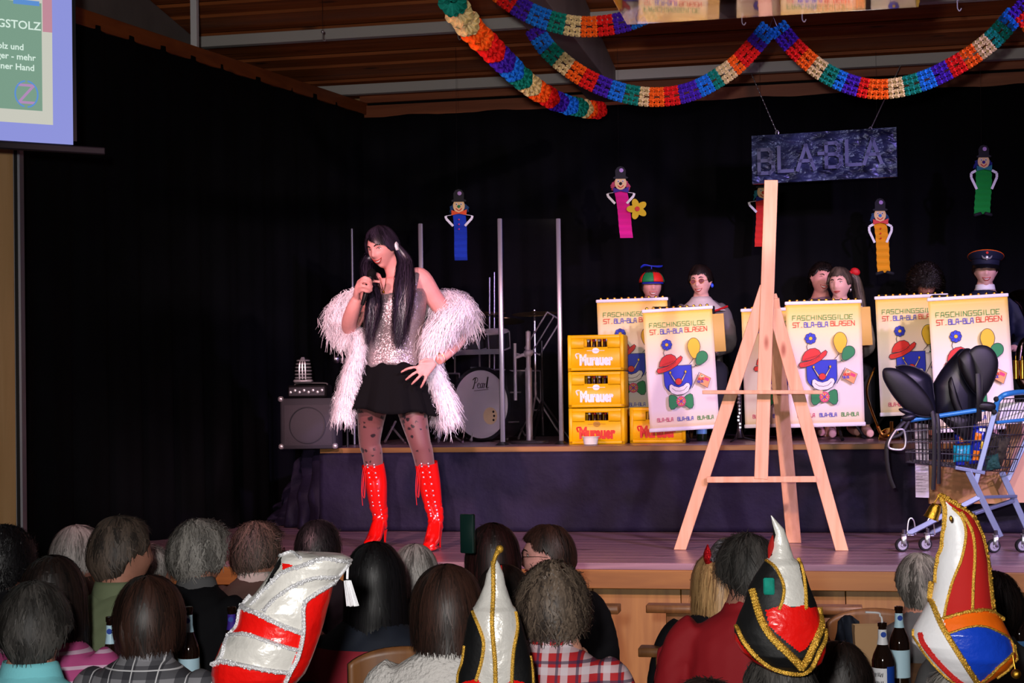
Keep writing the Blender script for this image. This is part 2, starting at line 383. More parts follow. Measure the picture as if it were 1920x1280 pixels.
# riser
XRL = -3.42
ri = thing('riser', 'low platform at the back of the stage with a black cloth skirt', 'platform', (0, YR, ZS))
MB().box(((XRL+5)/2, (YR+YB)/2-.05, ZR-.016), (5-XRL, YB-YR-.12, .032)).build('top', 'deck', ri, world=True, bevel=.003)
MB().box(((XRL+5)/2, YR-.004, ZR-.018), (5-XRL, .012, .034)).build('edge_strip', 'pine_h', ri, world=True, bevel=.002)
r_ = random.Random(4)
def sk(u, v):
    s = u*(5-XRL); n_ = noise.noise(V((s*1.3, v*1.1, 3)))*.03+.016*math.sin(s*4+noise.noise(V((s, 0, 0)))*3)*(1-v)
    return (XRL+s, YR-.02-abs(n_)*(1.1-v), lerp(ZS+.004, ZR-.034, v))
MB().grid(sk, 260, 16).build('skirt', 'skirting', ri, world=True, solid=.003)
# bunched black cloth at the riser's left end
def bc(u, v):
    s = u*.62; x = XRL-.02-s*.88; yy = YR+.08+s*.9
    z = lerp(ZS+.003, lerp(ZR+.05, ZS+.12, sstep(.15, 1, u)), v)
    yy -= (1-v)*(.10+.06*math.sin(u*26))+.03*noise.noise(V((u*7, v*4, 1)))*3; x += .02*math.sin(u*30+v*3)
    return (x, yy, z)
o = MB().grid(bc, 110, 16).build('black_cloth', 'skirting', solid=.004); tag(o, 'bunched black cloth hanging at the left end of the platform beside the amplifier', 'cloth')
# wooden side wall and metal posts at the far left
q = U(-120, 640, 8.05); q2 = U(25, 640, 8.25)
MB().box(((q.x+q2.x)/2, (q.y+q2.y)/2, 2.2), ((q2-q).length, .05, 4.4), RZ(math.atan2(q2.y-q.y, q2.x-q.x))).build('wall_side', 'ply', kind='structure')
for px, wpx, m_, nm in ((27, .010, 'alu', 0), (31.5, .02, 'black', 1), (37.5, .012, 'alu', 2)):
    p = U(px+4, 640, 8.30); MB().box((p.x, p.y, 2.2), (wpx, .07, 4.4), RZ(.2)).build('trim_%d' % (9+nm), m_, kind='structure')
# ------------------------------------------------------------------ people: head, hair, body
for n, c in (('skin', '#d8987e'), ('skin_pink', '#eeaaa0'), ('skin_dark', '#c08068'), ('skin_old', '#b47e6a')):
    m = mat(n, c, .48, spec=.4, var=.14, vscale=14, bump=.25, bscale=120, dbump=.002); m.node_tree.nodes['Principled BSDF'].inputs['Subsurface Weight'].default_value = .0
mat('lips', '#b0443c', .4); mat('lips_pale', '#b8685a', .5); mat('teeth', '#f4f0e8', .3); mat('eye_white', '#e8e4e0', .25); mat('iris', '#2c2018', .2); mat('brow', '#241814', .8)
def hairmat(name, c, c2, rough=.42):
    m = bpy.data.materials.new(name); m.use_nodes = True; nt = m.node_tree; b = nt.nodes['Principled BSDF']; L = nt.links.new; N = nt.nodes.new
    at = N('ShaderNodeAttribute'); at.attribute_name = 'tone'; r = N('ShaderNodeMixRGB'); L(at.outputs['Fac'], r.inputs[0]); r.inputs[1].default_value = srgb(c2); r.inputs[2].default_value = srgb(c)
    L(r.outputs[0], b.inputs['Base Color']); b.inputs['Roughness'].default_value = rough; b.inputs['Specular IOR Level'].default_value = .45; MT[name] = m
hairmat('h_black', '#121014', '#060508', .5); hairmat('h_dark', '#241814', '#0c0706', .52); hairmat('h_brown', '#3c241c', '#160c08', .5); hairmat('h_midbrown', '#6a5040', '#2a1c16', .55)
hairmat('h_grey', '#98948e', '#3c3936', .6); hairmat('h_silver', '#b4b0ac', '#5c5855', .6); hairmat('h_greydark', '#4a4744', '#1a1816', .6); hairmat('h_salt', '#5a4c42', '#221c18', .6)
hairmat('h_blond', '#c8a06c', '#7a5a38', .4); hairmat('h_wig', '#3a3142', '#0a080e', .34); hairmat('h_ashbrown', '#6e5e50', '#2c231e', .55); hairmat('h_redbrown', '#301414', '#120707', .5)
def G2(x, y, sx, sy): return math.exp(-(x/sx)**2-(y/sy)**2)
def head_pt(d):
    """unit direction -> point on a human head; face towards -Y, centre between the ears"""
    x, y, z = d
    px, py, pz = x*.075, y*.097, z*.117
    t = max(0, -z)
    px *= 1-.34*t**1.6
    if y > 0 and z < .1: py *= 1-.50*sstep(.1, -.8, z)
    if y < 0:
        py *= 1-.08*sstep(0, -.9, z)
        f = -y
        X, Z = px, pz
        o = 0
        o += .024*G2(X, Z+.022, .012, .016)+.013*G2(X, Z-.002, .009, .022)        # nose
        o += .005*G2(abs(X)-.013, Z+.027, .008, .008)
        o -= .013*G2(abs(X)-.031, Z-.013, .017, .012)                              # sockets
        o += .006*G2(abs(X)-.028, Z-.034, .024, .010)                              # brow
        o += .006*G2(abs(X)-.042, Z+.018, .018, .018)                              # cheek
        o += .006*G2(X, Z+.053, .024, .007)+.007*G2(X, Z+.063, .019, .006)-.003*G2(X, Z+.0575, .026, .003)
        o -= .003*G2(X, Z+.075, .02, .006)
        o += .010*G2(X, Z+.094, .020, .013)                                        # chin
        o += .003*G2(X, Z-.06, .05, .03)
        py -= o*min(1, f*2.2)
    return V((px, py, pz))
def head_into(mb, M, s=1.0, neck=None, nu=72, nv=56):
    Ms = M @ Matrix.Scale(s, 4)
    vs = [(Ms @ head_pt((0, 0, -1)))]; fs = []
    for j in range(1, nv):
        ph = PI*j/nv
        for i in range(nu):
            a = 2*PI*i/nu; vs.append(Ms @ head_pt((math.sin(ph)*math.cos(a), math.sin(ph)*math.sin(a), -math.cos(ph))))
    vs.append(Ms @ head_pt((0, 0, 1))); L_ = len(vs)-1
    for i in range(nu):
        k = (i+1) % nu; fs.append((0, 1+k, 1+i)); b = 1+(nv-2)*nu; fs.append((L_, b+i, b+k))
        for j in range(nv-2):
            b = 1+j*nu; fs.append((b+i, b+k, b+nu+k, b+nu+i))
    mb.add(vs, fs)
    for sx in (-1, 1):      # ears
        P = [(.071, -.006, -.030), (.078, .006, -.012), (.084, .016, .008), (.084, .012, .026), (.078, -.002, .030), (.072, -.008, .016)]
        mb.stube([Ms @ V((sx*a, b, c)) for a, b, c in P], [.006*s, .0075*s, .0075*s, .007*s, .006*s, .005*s], 16, 8)
        mb.ball(Ms @ V((sx*.073, .004, .002)), (.006*s, .013*s, .020*s), 10, 8, Ms.to_3x3().normalized().to_4x4())
def face_parts(M, parent, s=1.0, smile=1, brow='brow', lip='lips', lids=.5, yaweye=0):
    Ms = M @ Matrix.Scale(s, 4)
    def on(x, z, out=.0):
        # point on the face surface at x,z
        best = None; zz = max(-.98, min(.98, z/.117)); 
        lo = -math.sqrt(max(0, 1-zz*zz)); 
        xx = x/.075/(1-.34*max(0, -zz)**1.6); y = -math.sqrt(max(0, 1-zz*zz-xx*xx))
        p = head_pt((xx, y, zz)); return V((p.x, p.y-out, p.z))
    mb = MB()
    for sx in (-1, 1): c = on(sx*.031, .013, -.0065); mb.ball(Ms @ c, (.0125*s, .0105*s, .0075*s), 12, 10)
    mb.build('eyes', 'eye_white', parent, world=False)
    mb = MB()
    for sx in (-1, 1): c = on(sx*.031, .013, .0025); mb.ball(Ms @ (c+V((yaweye, 0, 0))), (.0048*s, .0028*s, .0048*s), 10, 8)
    mb.build('irises', 'iris', parent)
    mb = MB()
    for sx in (-1, 1):
        mb.stube([Ms @ on(sx*a, b, .002) for a, b in ((.014, .030), (.028, .037), (.045, .031))], [.0028*s, .0036*s, .0015*s], 10, 6)
        mb.stube([Ms @ on(sx*a, b, .0015) for a, b in ((.019, .013), (.031, .0205), (.044, .013))], [.0012*s, .0018*s, .0012*s], 10, 5)
    mb.build('eyebrows', brow, parent)
    w_ = .024+.006*smile; dz = .010*smile
    mb = MB()
    up_ = [(-w_, -.055+dz), (-w_*.5, -.053+dz*.15), (0, -.0525), (w_*.5, -.053+dz*.15), (w_, -.055+dz)]
    op = .0075 if smile > .9 else .0025
    dn_ = [(-w_, -.055+dz), (-w_*.5, -.058-op+dz*.25), (0, -.060-op), (w_*.5, -.058-op+dz*.25), (w_, -.055+dz)]
    mb.stube([Ms @ on(a, b, .0015) for a, b in up_], [.0012*s, .0028*s, .0030*s, .0028*s, .0012*s], 16, 6)
    mb.stube([Ms @ on(a, b, .0015) for a, b in dn_], [.0012*s, .0034*s, .0040*s, .0034*s, .0012*s], 16, 6); mb.build('lips', lip, parent)
    if smile > .9:
        mb = MB(); n = 10; vs = []; U1 = spline(up_, n+1); D1 = spline(dn_, n+1)
        for a, b in zip(U1, D1): vs += [Ms @ on(a[0], a[1], .001), Ms @ on(b[0], b[1], .001)]
        mb.add(vs, [(2*i, 2*i+1, 2*i+3, 2*i+2) for i in range(n)]); mb.build('teeth', 'teeth', parent)
def build_hair(name, mb_fs, m_, parent, M=None):
    """mb_fs: MB whose face material index list carries tone 0..255"""
    tones = mb_fs.m; mb_fs.m = [0]*len(tones); me = mb_fs.mesh(name); me.materials.append(MT[m_])
    at = me.attributes.new('tone', 'FLOAT', 'FACE'); at.data.foreach_set('value', [t/255 for t in tones])
    o = bpy.data.objects.new(name, me); COL.objects.link(o); o.parent = parent; return o
def hair(parent, M, m_, s=1.0, th=.016, side=-.02, back=-.08, face_w=1.0, line=.075, n=1500, mess=.004, curl=0, taper=.25, seed=1, ridge=.004, flare=0, bald=0, w_=.0022, name='hair', slen=(.25, .6), part=None, crown=.03):
    """shell plus strands. side/back = lowest z beside and behind the face."""
    r = random.Random(seed); Ms = M @ Matrix.Scale(s, 4)
    A, B, C_ = .081+th, .101+th, .120+th*.8
    def zend(a):
        ca = (1-math.cos(a))/2    # 0 at the face, 1 behind
        fw = abs(((a+PI) % (2*PI))-PI)
        full = lerp(side, back, sstep(.42, .9, ca))
        k = sstep(face_w*.75, face_w*1.15, fw)
        return lerp(line-(part or 0)*math.sin(a), full, k)
    def P(a, t, off=0):
        ze = zend(a); ztop = C_
        # arc length parameter: polar part then drop
        pe = math.acos(max(-1, min(1, max(ze, -.01)/C_))); arc = pe*.11; drop = max(0, -.01-ze); tot = arc+drop; l = t*tot
        if l <= arc or drop == 0:
            ph = l/.11; rr = max(0, math.sin(ph))**.82; z = C_*math.cos(ph); k = 0
        else:
            k = (l-arc); rr = math.sin(pe)**.82*(1-taper*sstep(0, .11, k)+flare*sstep(0, .2, k)); z = -.01-k+(C_*math.cos(pe)+.01)*(1-sstep(0, .02, k))
        x = math.sin(a)*(A+off)*rr; y = -math.cos(a)*(B+off)*rr+crown*(1-min(1, t*3))*.5+.004
        if math.cos(a) < 0: y -= 0
        else: pass
        return V((x, y, z+off*(1-rr)))
    mb = MB(); nu, nv = 110, 26; off = [r.uniform(-1, 1) for _ in range(nu)]
    vs = [Ms @ P(0, 0)]; fs = []
    for j in range(1, nv+1):
        for i in range(nu):
            a = 2*PI*i/nu; q = P(a, j/nv); nz = noise.noise(V((q.x*22, q.y*22, q.z*9+seed)))*ridge*2.4+noise.noise(V((q.x*9, q.y*9, q.z*9+seed)))*ridge*3+off[i]*ridge*min(1, j/6)
            if curl: nz += curl*.9*noise.noise(V((q.x*55, q.y*55, q.z*55+seed)))
            if j == nv: nz -= th*.9
            q2 = P(a, j/nv, nz)
            if j == nv: q2.z += r.uniform(-.012, .004)
            vs.append(Ms @ q2)
    tn = []
    for i in range(nu):
        k = (i+1) % nu; fs.append((0, 1+i, 1+k)); tn.append(int(r.uniform(30, 160)))
        for j in range(nv-1): b = 1+j*nu; fs.append((b+i, b+nu+i, b+nu+k, b+k)); tn.append(int(max(0, min(255, 100+off[i]*90+r.uniform(-40, 40)))))
    base = len(mb.f); mb.add(vs, fs); mb.m[base:] = tn
    for _ in range(n):
        a = r.uniform(0, 2*PI); t0 = r.uniform(0, .8)**.8*.92; t1 = min(1.0+.05*r.random(), t0+r.uniform(*slen)); seg = 7 if curl else 5; q = []
        if bald and abs(a-PI) < 1.2 and t0 < bald: continue
        da = r.uniform(-.25, .25)*(1 if mess < .01 else 2); o1 = r.uniform(0, mess)
        ph = r.uniform(0, 6); fr = r.uniform(14, 22)
        wv = V((r.uniform(-1, 1), r.uniform(-1, 1), r.uniform(-1, 1)))*mess*1.6
        for k in range(seg+1):
            u = k/seg; t = t0+(t1-t0)*u; p = P(a+da*u, min(t, 1), o1+.002+ridge*.6)+wv*u*u
            if t > 1: p.z -= (t-1)*.15
            if curl: p += V((math.sin(ph+fr*u), math.cos(ph*1.3+fr*u), math.sin(ph*2+fr*u*1.1)))*curl*.7
            q.append(p)
        vs = []; wd = w_*r.uniform(.6, 1.4)
        for k, p in enumerate(q):
            nrm = V((p.x/A/A, p.y/B/B, max(0, p.z)/C_/C_)); d = q[min(k+1, seg)]-q[max(k-1, 0)]; sd = d.cross(nrm)
            sd = sd.normalized() if sd.length > 1e-9 else V((1, 0, 0)); ww = wd*(1-.75*(k/seg)**2)
            vs += [Ms @ (p-sd*ww), Ms @ (p+sd*ww)]
        pm = q[seg//2]; tone = int(max(0, min(255, 135+330*noise.noise(V((pm.x*28, pm.y*28, pm.z*11+seed)))+r.uniform(-75, 75)))); mb.add(vs, [(2*k, 2*k+1, 2*k+3, 2*k+2) for k in range(seg)], tone)
    return build_hair(name, mb, m_, parent)
def strand_bundle(parent, name, m_, paths, n, seed=1, w_=.003, spread=1.0, seg=12, wav=.006):
    """paths: list of (x,y,z,r) world centres with bundle radius"""
    r = random.Random(seed); mb = MB(); sp = spline(paths, seg+1)
    for _ in range(n):
        an = r.uniform(0, 2*PI); rr = math.sqrt(r.random()); ph = r.uniform(0, 6); ln = r.uniform(.72, 1.0); q = []
        for k in range(seg+1):
            u = k/seg*ln*seg; i = min(int(u), seg-1); f = u-i; c = [lerp(a, b, f) for a, b in zip(sp[i], sp[i+1])]
            d = V(sp[min(i+1, seg)][:3])-V(sp[max(i-1, 0)][:3]); x = d.cross(V((0, 1, .1))).normalized(); y = d.cross(x).normalized()
            q.append(V(c[:3])+(x*math.cos(an+.5*k/seg)+y*math.sin(an+.5*k/seg))*c[3]*rr*spread+x*wav*math.sin(ph+k*.8)*k/seg)
        vs = []
        for k, p in enumerate(q):
            d = q[min(k+1, seg)]-q[max(k-1, 0)]; view = V((math.cos(an+.8), math.sin(an+.8), 0)); sd = d.cross(view).normalized(); ww = w_*(1-.8*(k/seg)**3)
            vs += [p-sd*ww, p+sd*ww]
        mb.add(vs, [(2*k, 2*k+1, 2*k+3, 2*k+2) for k in range(seg)], int(r.uniform(0, 255)))
    if parent is not None:
        Wi = world_of(parent).inverted(); mb.v = [tuple(Wi @ V(p)) for p in mb.v]
    return build_hair(name, mb, m_, parent)
def finger(mb, pts, r=.0085, seg=8):
    mb.stube(pts, [r*1.05, r, r*.92, r*.8], 12, seg); mb.ball(pts[-1], r*.82, 8, 6)
def hand_into(mb, wrist, knuckles, tips, thumb, palm_r=.014, fr=.0085, bend=0):
    """palm slab between wrist and knuckle row, four fingers and a thumb (all world points)"""
    W_ = V(wrist); K = [V(k) for k in knuckles]
    for k in K: mb.stube([W_.lerp(k, .05), W_.lerp(k, .55), k], [palm_r*1.25, palm_r*1.1, fr*1.25], 8, 8)
    for a, b in zip(K, K[1:]): mb.tube([a.lerp(W_, .25), b.lerp(W_, .25)], palm_r*.95, 8); mb.tube([a.lerp(W_, .5), b.lerp(W_, .5)], palm_r*1.05, 8)
    for k, t in zip(K, tips):
        t = [V(q) for q in t] if isinstance(t, list) else [k.lerp(V(t), .4)+V((0, -bend, bend)), k.lerp(V(t), .72)+V((0, -bend*.8, bend*.7)), V(t)]
        finger(mb, [k]+t, fr)
    finger(mb, [V(q) for q in thumb], fr*1.2)
def seated(name, label, hx, hy, D, facing, head_yaw=0, tilt=(0, 0), hairkw=None, shirt='black', skin='skin', s=1.0, hs=1.0, cat='person', shoulders=.20, smile=.5, face=False, lean=.0, seat=None, standing=False, arms='lap', collar=None, body_vox=.011, hairy=True, group=None, head_off=0, base_z=0, shrug=0, neck_h=.06):
    """seated person; (hx,hy) pixel of the head centre at distance D. facing: body yaw, 0 = towards -Y (the hall)."""
    hc = U(hx, hy, D); Hc = hc.z-base_z
    t = thing(name, label, cat, (hc.x, hc.y, base_z), facing, group)
    Hm = T(0, 0, Hc) @ RZ(head_yaw) @ RX(tilt[0]) @ RY(tilt[1])
    k = s; sz = Hc-.185*k+shrug; hip = Hc-.76*k
    B_ = MB(); head_into(B_, Hm, hs)
    ly = lean
    tor = [((0, .06+ly, hip), (.165*k, .125*k)), ((0, .06+ly*.8, hip+.14*k), (.15*k, .115*k)), ((0, .05+ly*.5, hip+.28*k), (.165*k, .12*k)), ((0, .04+ly*.2, sz-.10*k), (.178*k, .12*k)), ((0, .035, sz-.02*k), (.155*k, .095*k)), ((0, .03, sz+.035*k), (.085*k, .07*k)), ((0, .02, sz+.09*k), (.058*k, .06*k)), ((0, .012, Hc-.08*k), (.054*k, .058*k))]
    def torso(mb, g, top=8):
        mb.stube([a for a, b in tor[:top]], [(b[0]+g, b[1]+g) for a, b in tor[:top]], 30, 20, side=(1, 0, 0))
    sh = shoulders*k*.92
    if arms == 'lap':
        A_ = {sx: [(sx*sh*.75, .035, sz-.02), (sx*sh, .035, sz-.065*k), (sx*(sh+.04), .03, sz-.18*k), (sx*(sh+.05), -.0, sz-.31*k), (sx*(sh-.03), -.16, sz-.36*k), (sx*.09, -.27, sz-.37*k)] for sx in (-1, 1)}
    else: A_ = arms(sh, sz, k)
    AR = [.050*k, .055*k, .050*k, .043*k, .037*k, .027*k]
    for sx in (-1, 1):
        a = A_[sx]; B_.stube(a, [r_*.9 for r_ in AR], 24, 12)
        w0, w1 = V(a[-1]), V(a[-1])+(V(a[-1])-V(a[-2])).normalized()*.075; kn = [w1+V((dx, 0, 0))*1.0 for dx in (-.03, -.01, .01, .03)]; dd = (w1-w0).normalized()
        hand_into(B_, w0, kn, [q+dd*l+V((0, 0, -.02)) for q, l in zip(kn, (.06, .072, .07, .052))], [w0+dd*.02, w0+dd*.05+V((-sx*.035, 0, 0)), w0+dd*.075+V((-sx*.042, 0, -.005)), w0+dd*.09+V((-sx*.04, 0, -.01))])
    torso(B_, 0)
    if not standing:
        for sx in (-1, 1):
            B_.stube([(sx*.09, .05, hip+.03), (sx*.11, -.15, hip+.03), (sx*.12, -.40, hip+.02), (sx*.12, -.43, hip-.2), (sx*.12, -.40, .10)], [.085*k, .082*k, .06*k, .055*k, .036*k], 26, 12)
            B_.stube([(sx*.12, -.385, .07), (sx*.125, -.48, .045), (sx*.13, -.58, .035)], [.035, .036, .028], 10, 10)
    else:
        for sx in (-1, 1):
            B_.stube([(sx*.085, .04, hip+.03), (sx*.10, .04, hip*.55), (sx*.10, .05, .10)], [.09*k, .06*k, .04*k], 26, 12); B_.stube([(sx*.10, .07, .05), (sx*.11, -.04, .045), (sx*.12, -.14, .035)], [.038, .036, .028], 10, 10)
    link_mesh('body', remeshed(B_, body_vox, 2), skin, t)
    # garment
    Gm = MB(); torso(Gm, .014, 6)
    Gm.stube([(0, .03, sz-.01), (0, .024, sz+neck_h*k)], [(.105*k, .08*k), (.068*k, .068*k)], 6, 20, side=(1, 0, 0))
    for sx in (-1, 1):
        a = A_[sx]; Gm.stube(a[:-1]+[tuple(V(a[-2]).lerp(V(a[-1]), .7))], [r_+.008+(.004 if i > 2 else 0) for i, r_ in enumerate(AR)], 24, 14)
    # folds
    gm = remeshed(Gm, .013, 3)
    NV = len(gm.vertices); co = [0.0]*NV*3; no = [0.0]*NV*3; gm.vertices.foreach_get('co', co); gm.vertices.foreach_get('normal', no) if False else None
    nn = [tuple(q.vector) for q in gm.vertex_normals]
    for i in range(NV):
        x, y, z = co[3*i:3*i+3]; n_ = noise.noise(V((x*9+hx, y*9, z*5)))*.007+noise.noise(V((x*4, y*22+hx, z*26+x*20)))*.0035
        co[3*i] = x+nn[i][0]*n_; co[3*i+1] = y+nn[i][1]*n_; co[3*i+2] = z+nn[i][2]*n_
    gm.vertices.foreach_set('co', co); gm.update()
    link_mesh('shirt', gm, shirt, t)
    if collar:
        mb = MB(); mb.grid(lambda u, v: ((.068+.018*(1-v))*k*math.cos(u*2*PI), .026+(.066+.016*(1-v))*k*math.sin(u*2*PI), sz+(neck_h-.045)*k+.055*k*v-.02*max(0, -math.sin(u*2*PI))), 30, 4, closed=True); mb.build('collar', collar, t, solid=.005)
    P_ = MB()
    for sx in (-1, 1):
        if not standing: P_.stube([(sx*.085, .06, hip+.02), (sx*.11, -.15, hip+.035), (sx*.12, -.40, hip+.02), (sx*.12, -.43, hip-.2), (sx*.12, -.40, .12)], [.105*k, .094*k, .073*k, .07*k, .06], 26, 14)
        else: P_.stube([(sx*.085, .04, hip+.03), (sx*.10, .04, hip*.55), (sx*.10, .05, .08)], [.11*k, .08*k, .065*k], 26, 12)
    P_.build('trousers', 'trouser', t)
    if hairy and hairkw is not None: hair(t, Hm, s=hs, **hairkw)
    if face: face_parts(Hm, t, hs, smile)
    return t, Hm, hc
mat('trouser', '#23242e', .85)
# ------------------------------------------------------------------ lettering
GL = {  # stroke letters on a 4 x 6 grid
 'A': [[(0,0),(.7,6),(3.3,6),(4,0)],[(.3,2.4),(3.7,2.4)]], 'B': [[(0,0),(0,6),(3.4,6),(3.4,3.3),(0,3.3)],[(3.4,3.3),(4,2.7),(4,0),(0,0)]],
 'C': [[(4,6),(0,6),(0,0),(4,0)]], 'D': [[(0,0),(0,6),(4,6),(4,0),(0,0)]], 'E': [[(4,6),(0,6),(0,0),(4,0)],[(0,3),(3,3)]],
 'F': [[(4,6),(0,6),(0,0)],[(0,3),(3,3)]], 'G': [[(4,6),(0,6),(0,0),(4,0),(4,3),(2,3)]], 'H': [[(0,0),(0,6)],[(4,0),(4,6)],[(0,3),(4,3)]],
 'I': [[(2,0),(2,6)]], 'L': [[(0,6),(0,0),(4,0)]], 'N': [[(0,0),(0,6),(4,0),(4,6)]], 'S': [[(4,6),(0,6),(0,3),(4,3),(4,0),(0,0)]],
 'T': [[(0,6),(4,6)],[(2,6),(2,0)]], '-': [[(.3,3),(3.7,3)]], '.': [[(1.6,0),(2.4,0)]], ' ': [], 'O': [[(0,0),(0,6),(4,6),(4,0),(0,0)]], 'Z': [[(0,6),(4,6),(0,0),(4,0)]]}
def stroke(mb, pts, w, mi, y, fn, th=.0006):
    """flat ribbon stroke in the x,z plane with mitred ends, fn maps (x,z)->(x,z)"""
    for a, b in zip(pts, pts[1:]):
        a, b = V(fn(a)), V(fn(b)); d = b-a
        if d.length < 1e-7: continue
        d.normalize(); n = V((-d.y, d.x))*w/2; e = d*w/2
        q = [a-e-n, b+e-n, b+e+n, a-e+n]
        mb.prism([(p.x, p.y) for p in q], y, y-th, None, mi)
def letters(mb, text, x, z, h, w, mi, y, adv=1.32, slant=0, sw=.12, wob=0, seed=1):
    r = random.Random(seed); u = w/4; v = h/6
    for ch in text:
        dx = (r.random()-.5)*wob; rot = (r.random()-.5)*wob*12
        for s in GL[ch]:
            stroke(mb, s, h*sw, mi, y, lambda p: (x+dx+(p[0]-(1 if ch in 'I.' else 0))*u+p[1]*v*(slant+rot), z+p[1]*v))
        x += w*adv*(.6 if ch in 'I. ' else 1)
    return x
def text_mesh(txt, size, ext=.002, bold=0, shear=0, align='CENTER'):
    c = bpy.data.curves.new('t', 'FONT'); c.body = txt; c.size = size; c.extrude = ext; c.offset = bold; c.shear = shear; c.align_x = align; c.resolution_u = 3
    o = bpy.data.objects.new('t', c); COL.objects.link(o); dg = bpy.context.evaluated_depsgraph_get(); dg.update()
    me = bpy.data.meshes.new_from_object(o.evaluated_get(dg)); bpy.data.objects.remove(o)
    return [tuple(v.co) for v in me.vertices], [tuple(p.vertices) for p in me.polygons]
def text_into(mb, txt, size, M, mi=0, **k):
    v, f = text_mesh(txt, size, **k); mb.add([(a, -c, b) for a, b, c in v], f, mi, M)      # upright, facing -Y
# ------------------------------------------------------------------ guild poster
for n, c in (('p_green', '#2f9a3c'), ('p_red', '#e02a20'), ('p_blue', '#2436c8'), ('p_dgreen', '#1f8a4c'), ('p_yellow', '#f2c420'), ('p_white', '#f6f2ee'), ('p_line', '#1c1c28'), ('p_pink', '#e0407a'), ('p_orange', '#f0a868'), ('p_cream', '#f0dcae'), ('p_faint', '#a81c18')):
    mat(n, c, .55)
m = mat('poster_sheet', '#f8ece0', .5); nt = m.node_tree; N = nt.nodes.new; L = nt.links.new
tc = N('ShaderNodeTexCoord'); sp = N('ShaderNodeSeparateXYZ'); L(tc.outputs['Generated'], sp.inputs[0]); cr = N('ShaderNodeValToRGB'); L(sp.outputs[2], cr.inputs[0])
e = cr.color_ramp.elements; e[0].position = 0; e[0].color = srgb('#f2dfb0'); e[1].position = 1; e[1].color = srgb('#f4c84a')
for ps, c in ((.16, '#f2e8e0'), (.45, '#f0e6e2'), (.78, '#f2dfa8')): q = e.new(ps); q.color = srgb(c)
L(cr.outputs[0], nt.nodes['Principled BSDF'].inputs['Base Color'])
def ellipse(cx, cz, rx, rz, n=28, rot=0, a0=0, a1=2*PI):
    c, s = math.cos(rot), math.sin(rot); o = []
    for i in range(n):
        a = a0+(a1-a0)*i/(n if abs(a1-a0-2*PI) < 1e-6 else n-1); x, z = rx*math.cos(a), rz*math.sin(a); o.append((cx+x*c-z*s, cz+x*s+z*c))
    return o
PM = ['p_green', 'p_red', 'p_blue', 'p_dgreen', 'p_yellow', 'p_white', 'p_line', 'p_pink', 'p_orange', 'p_cream', 'p_faint']
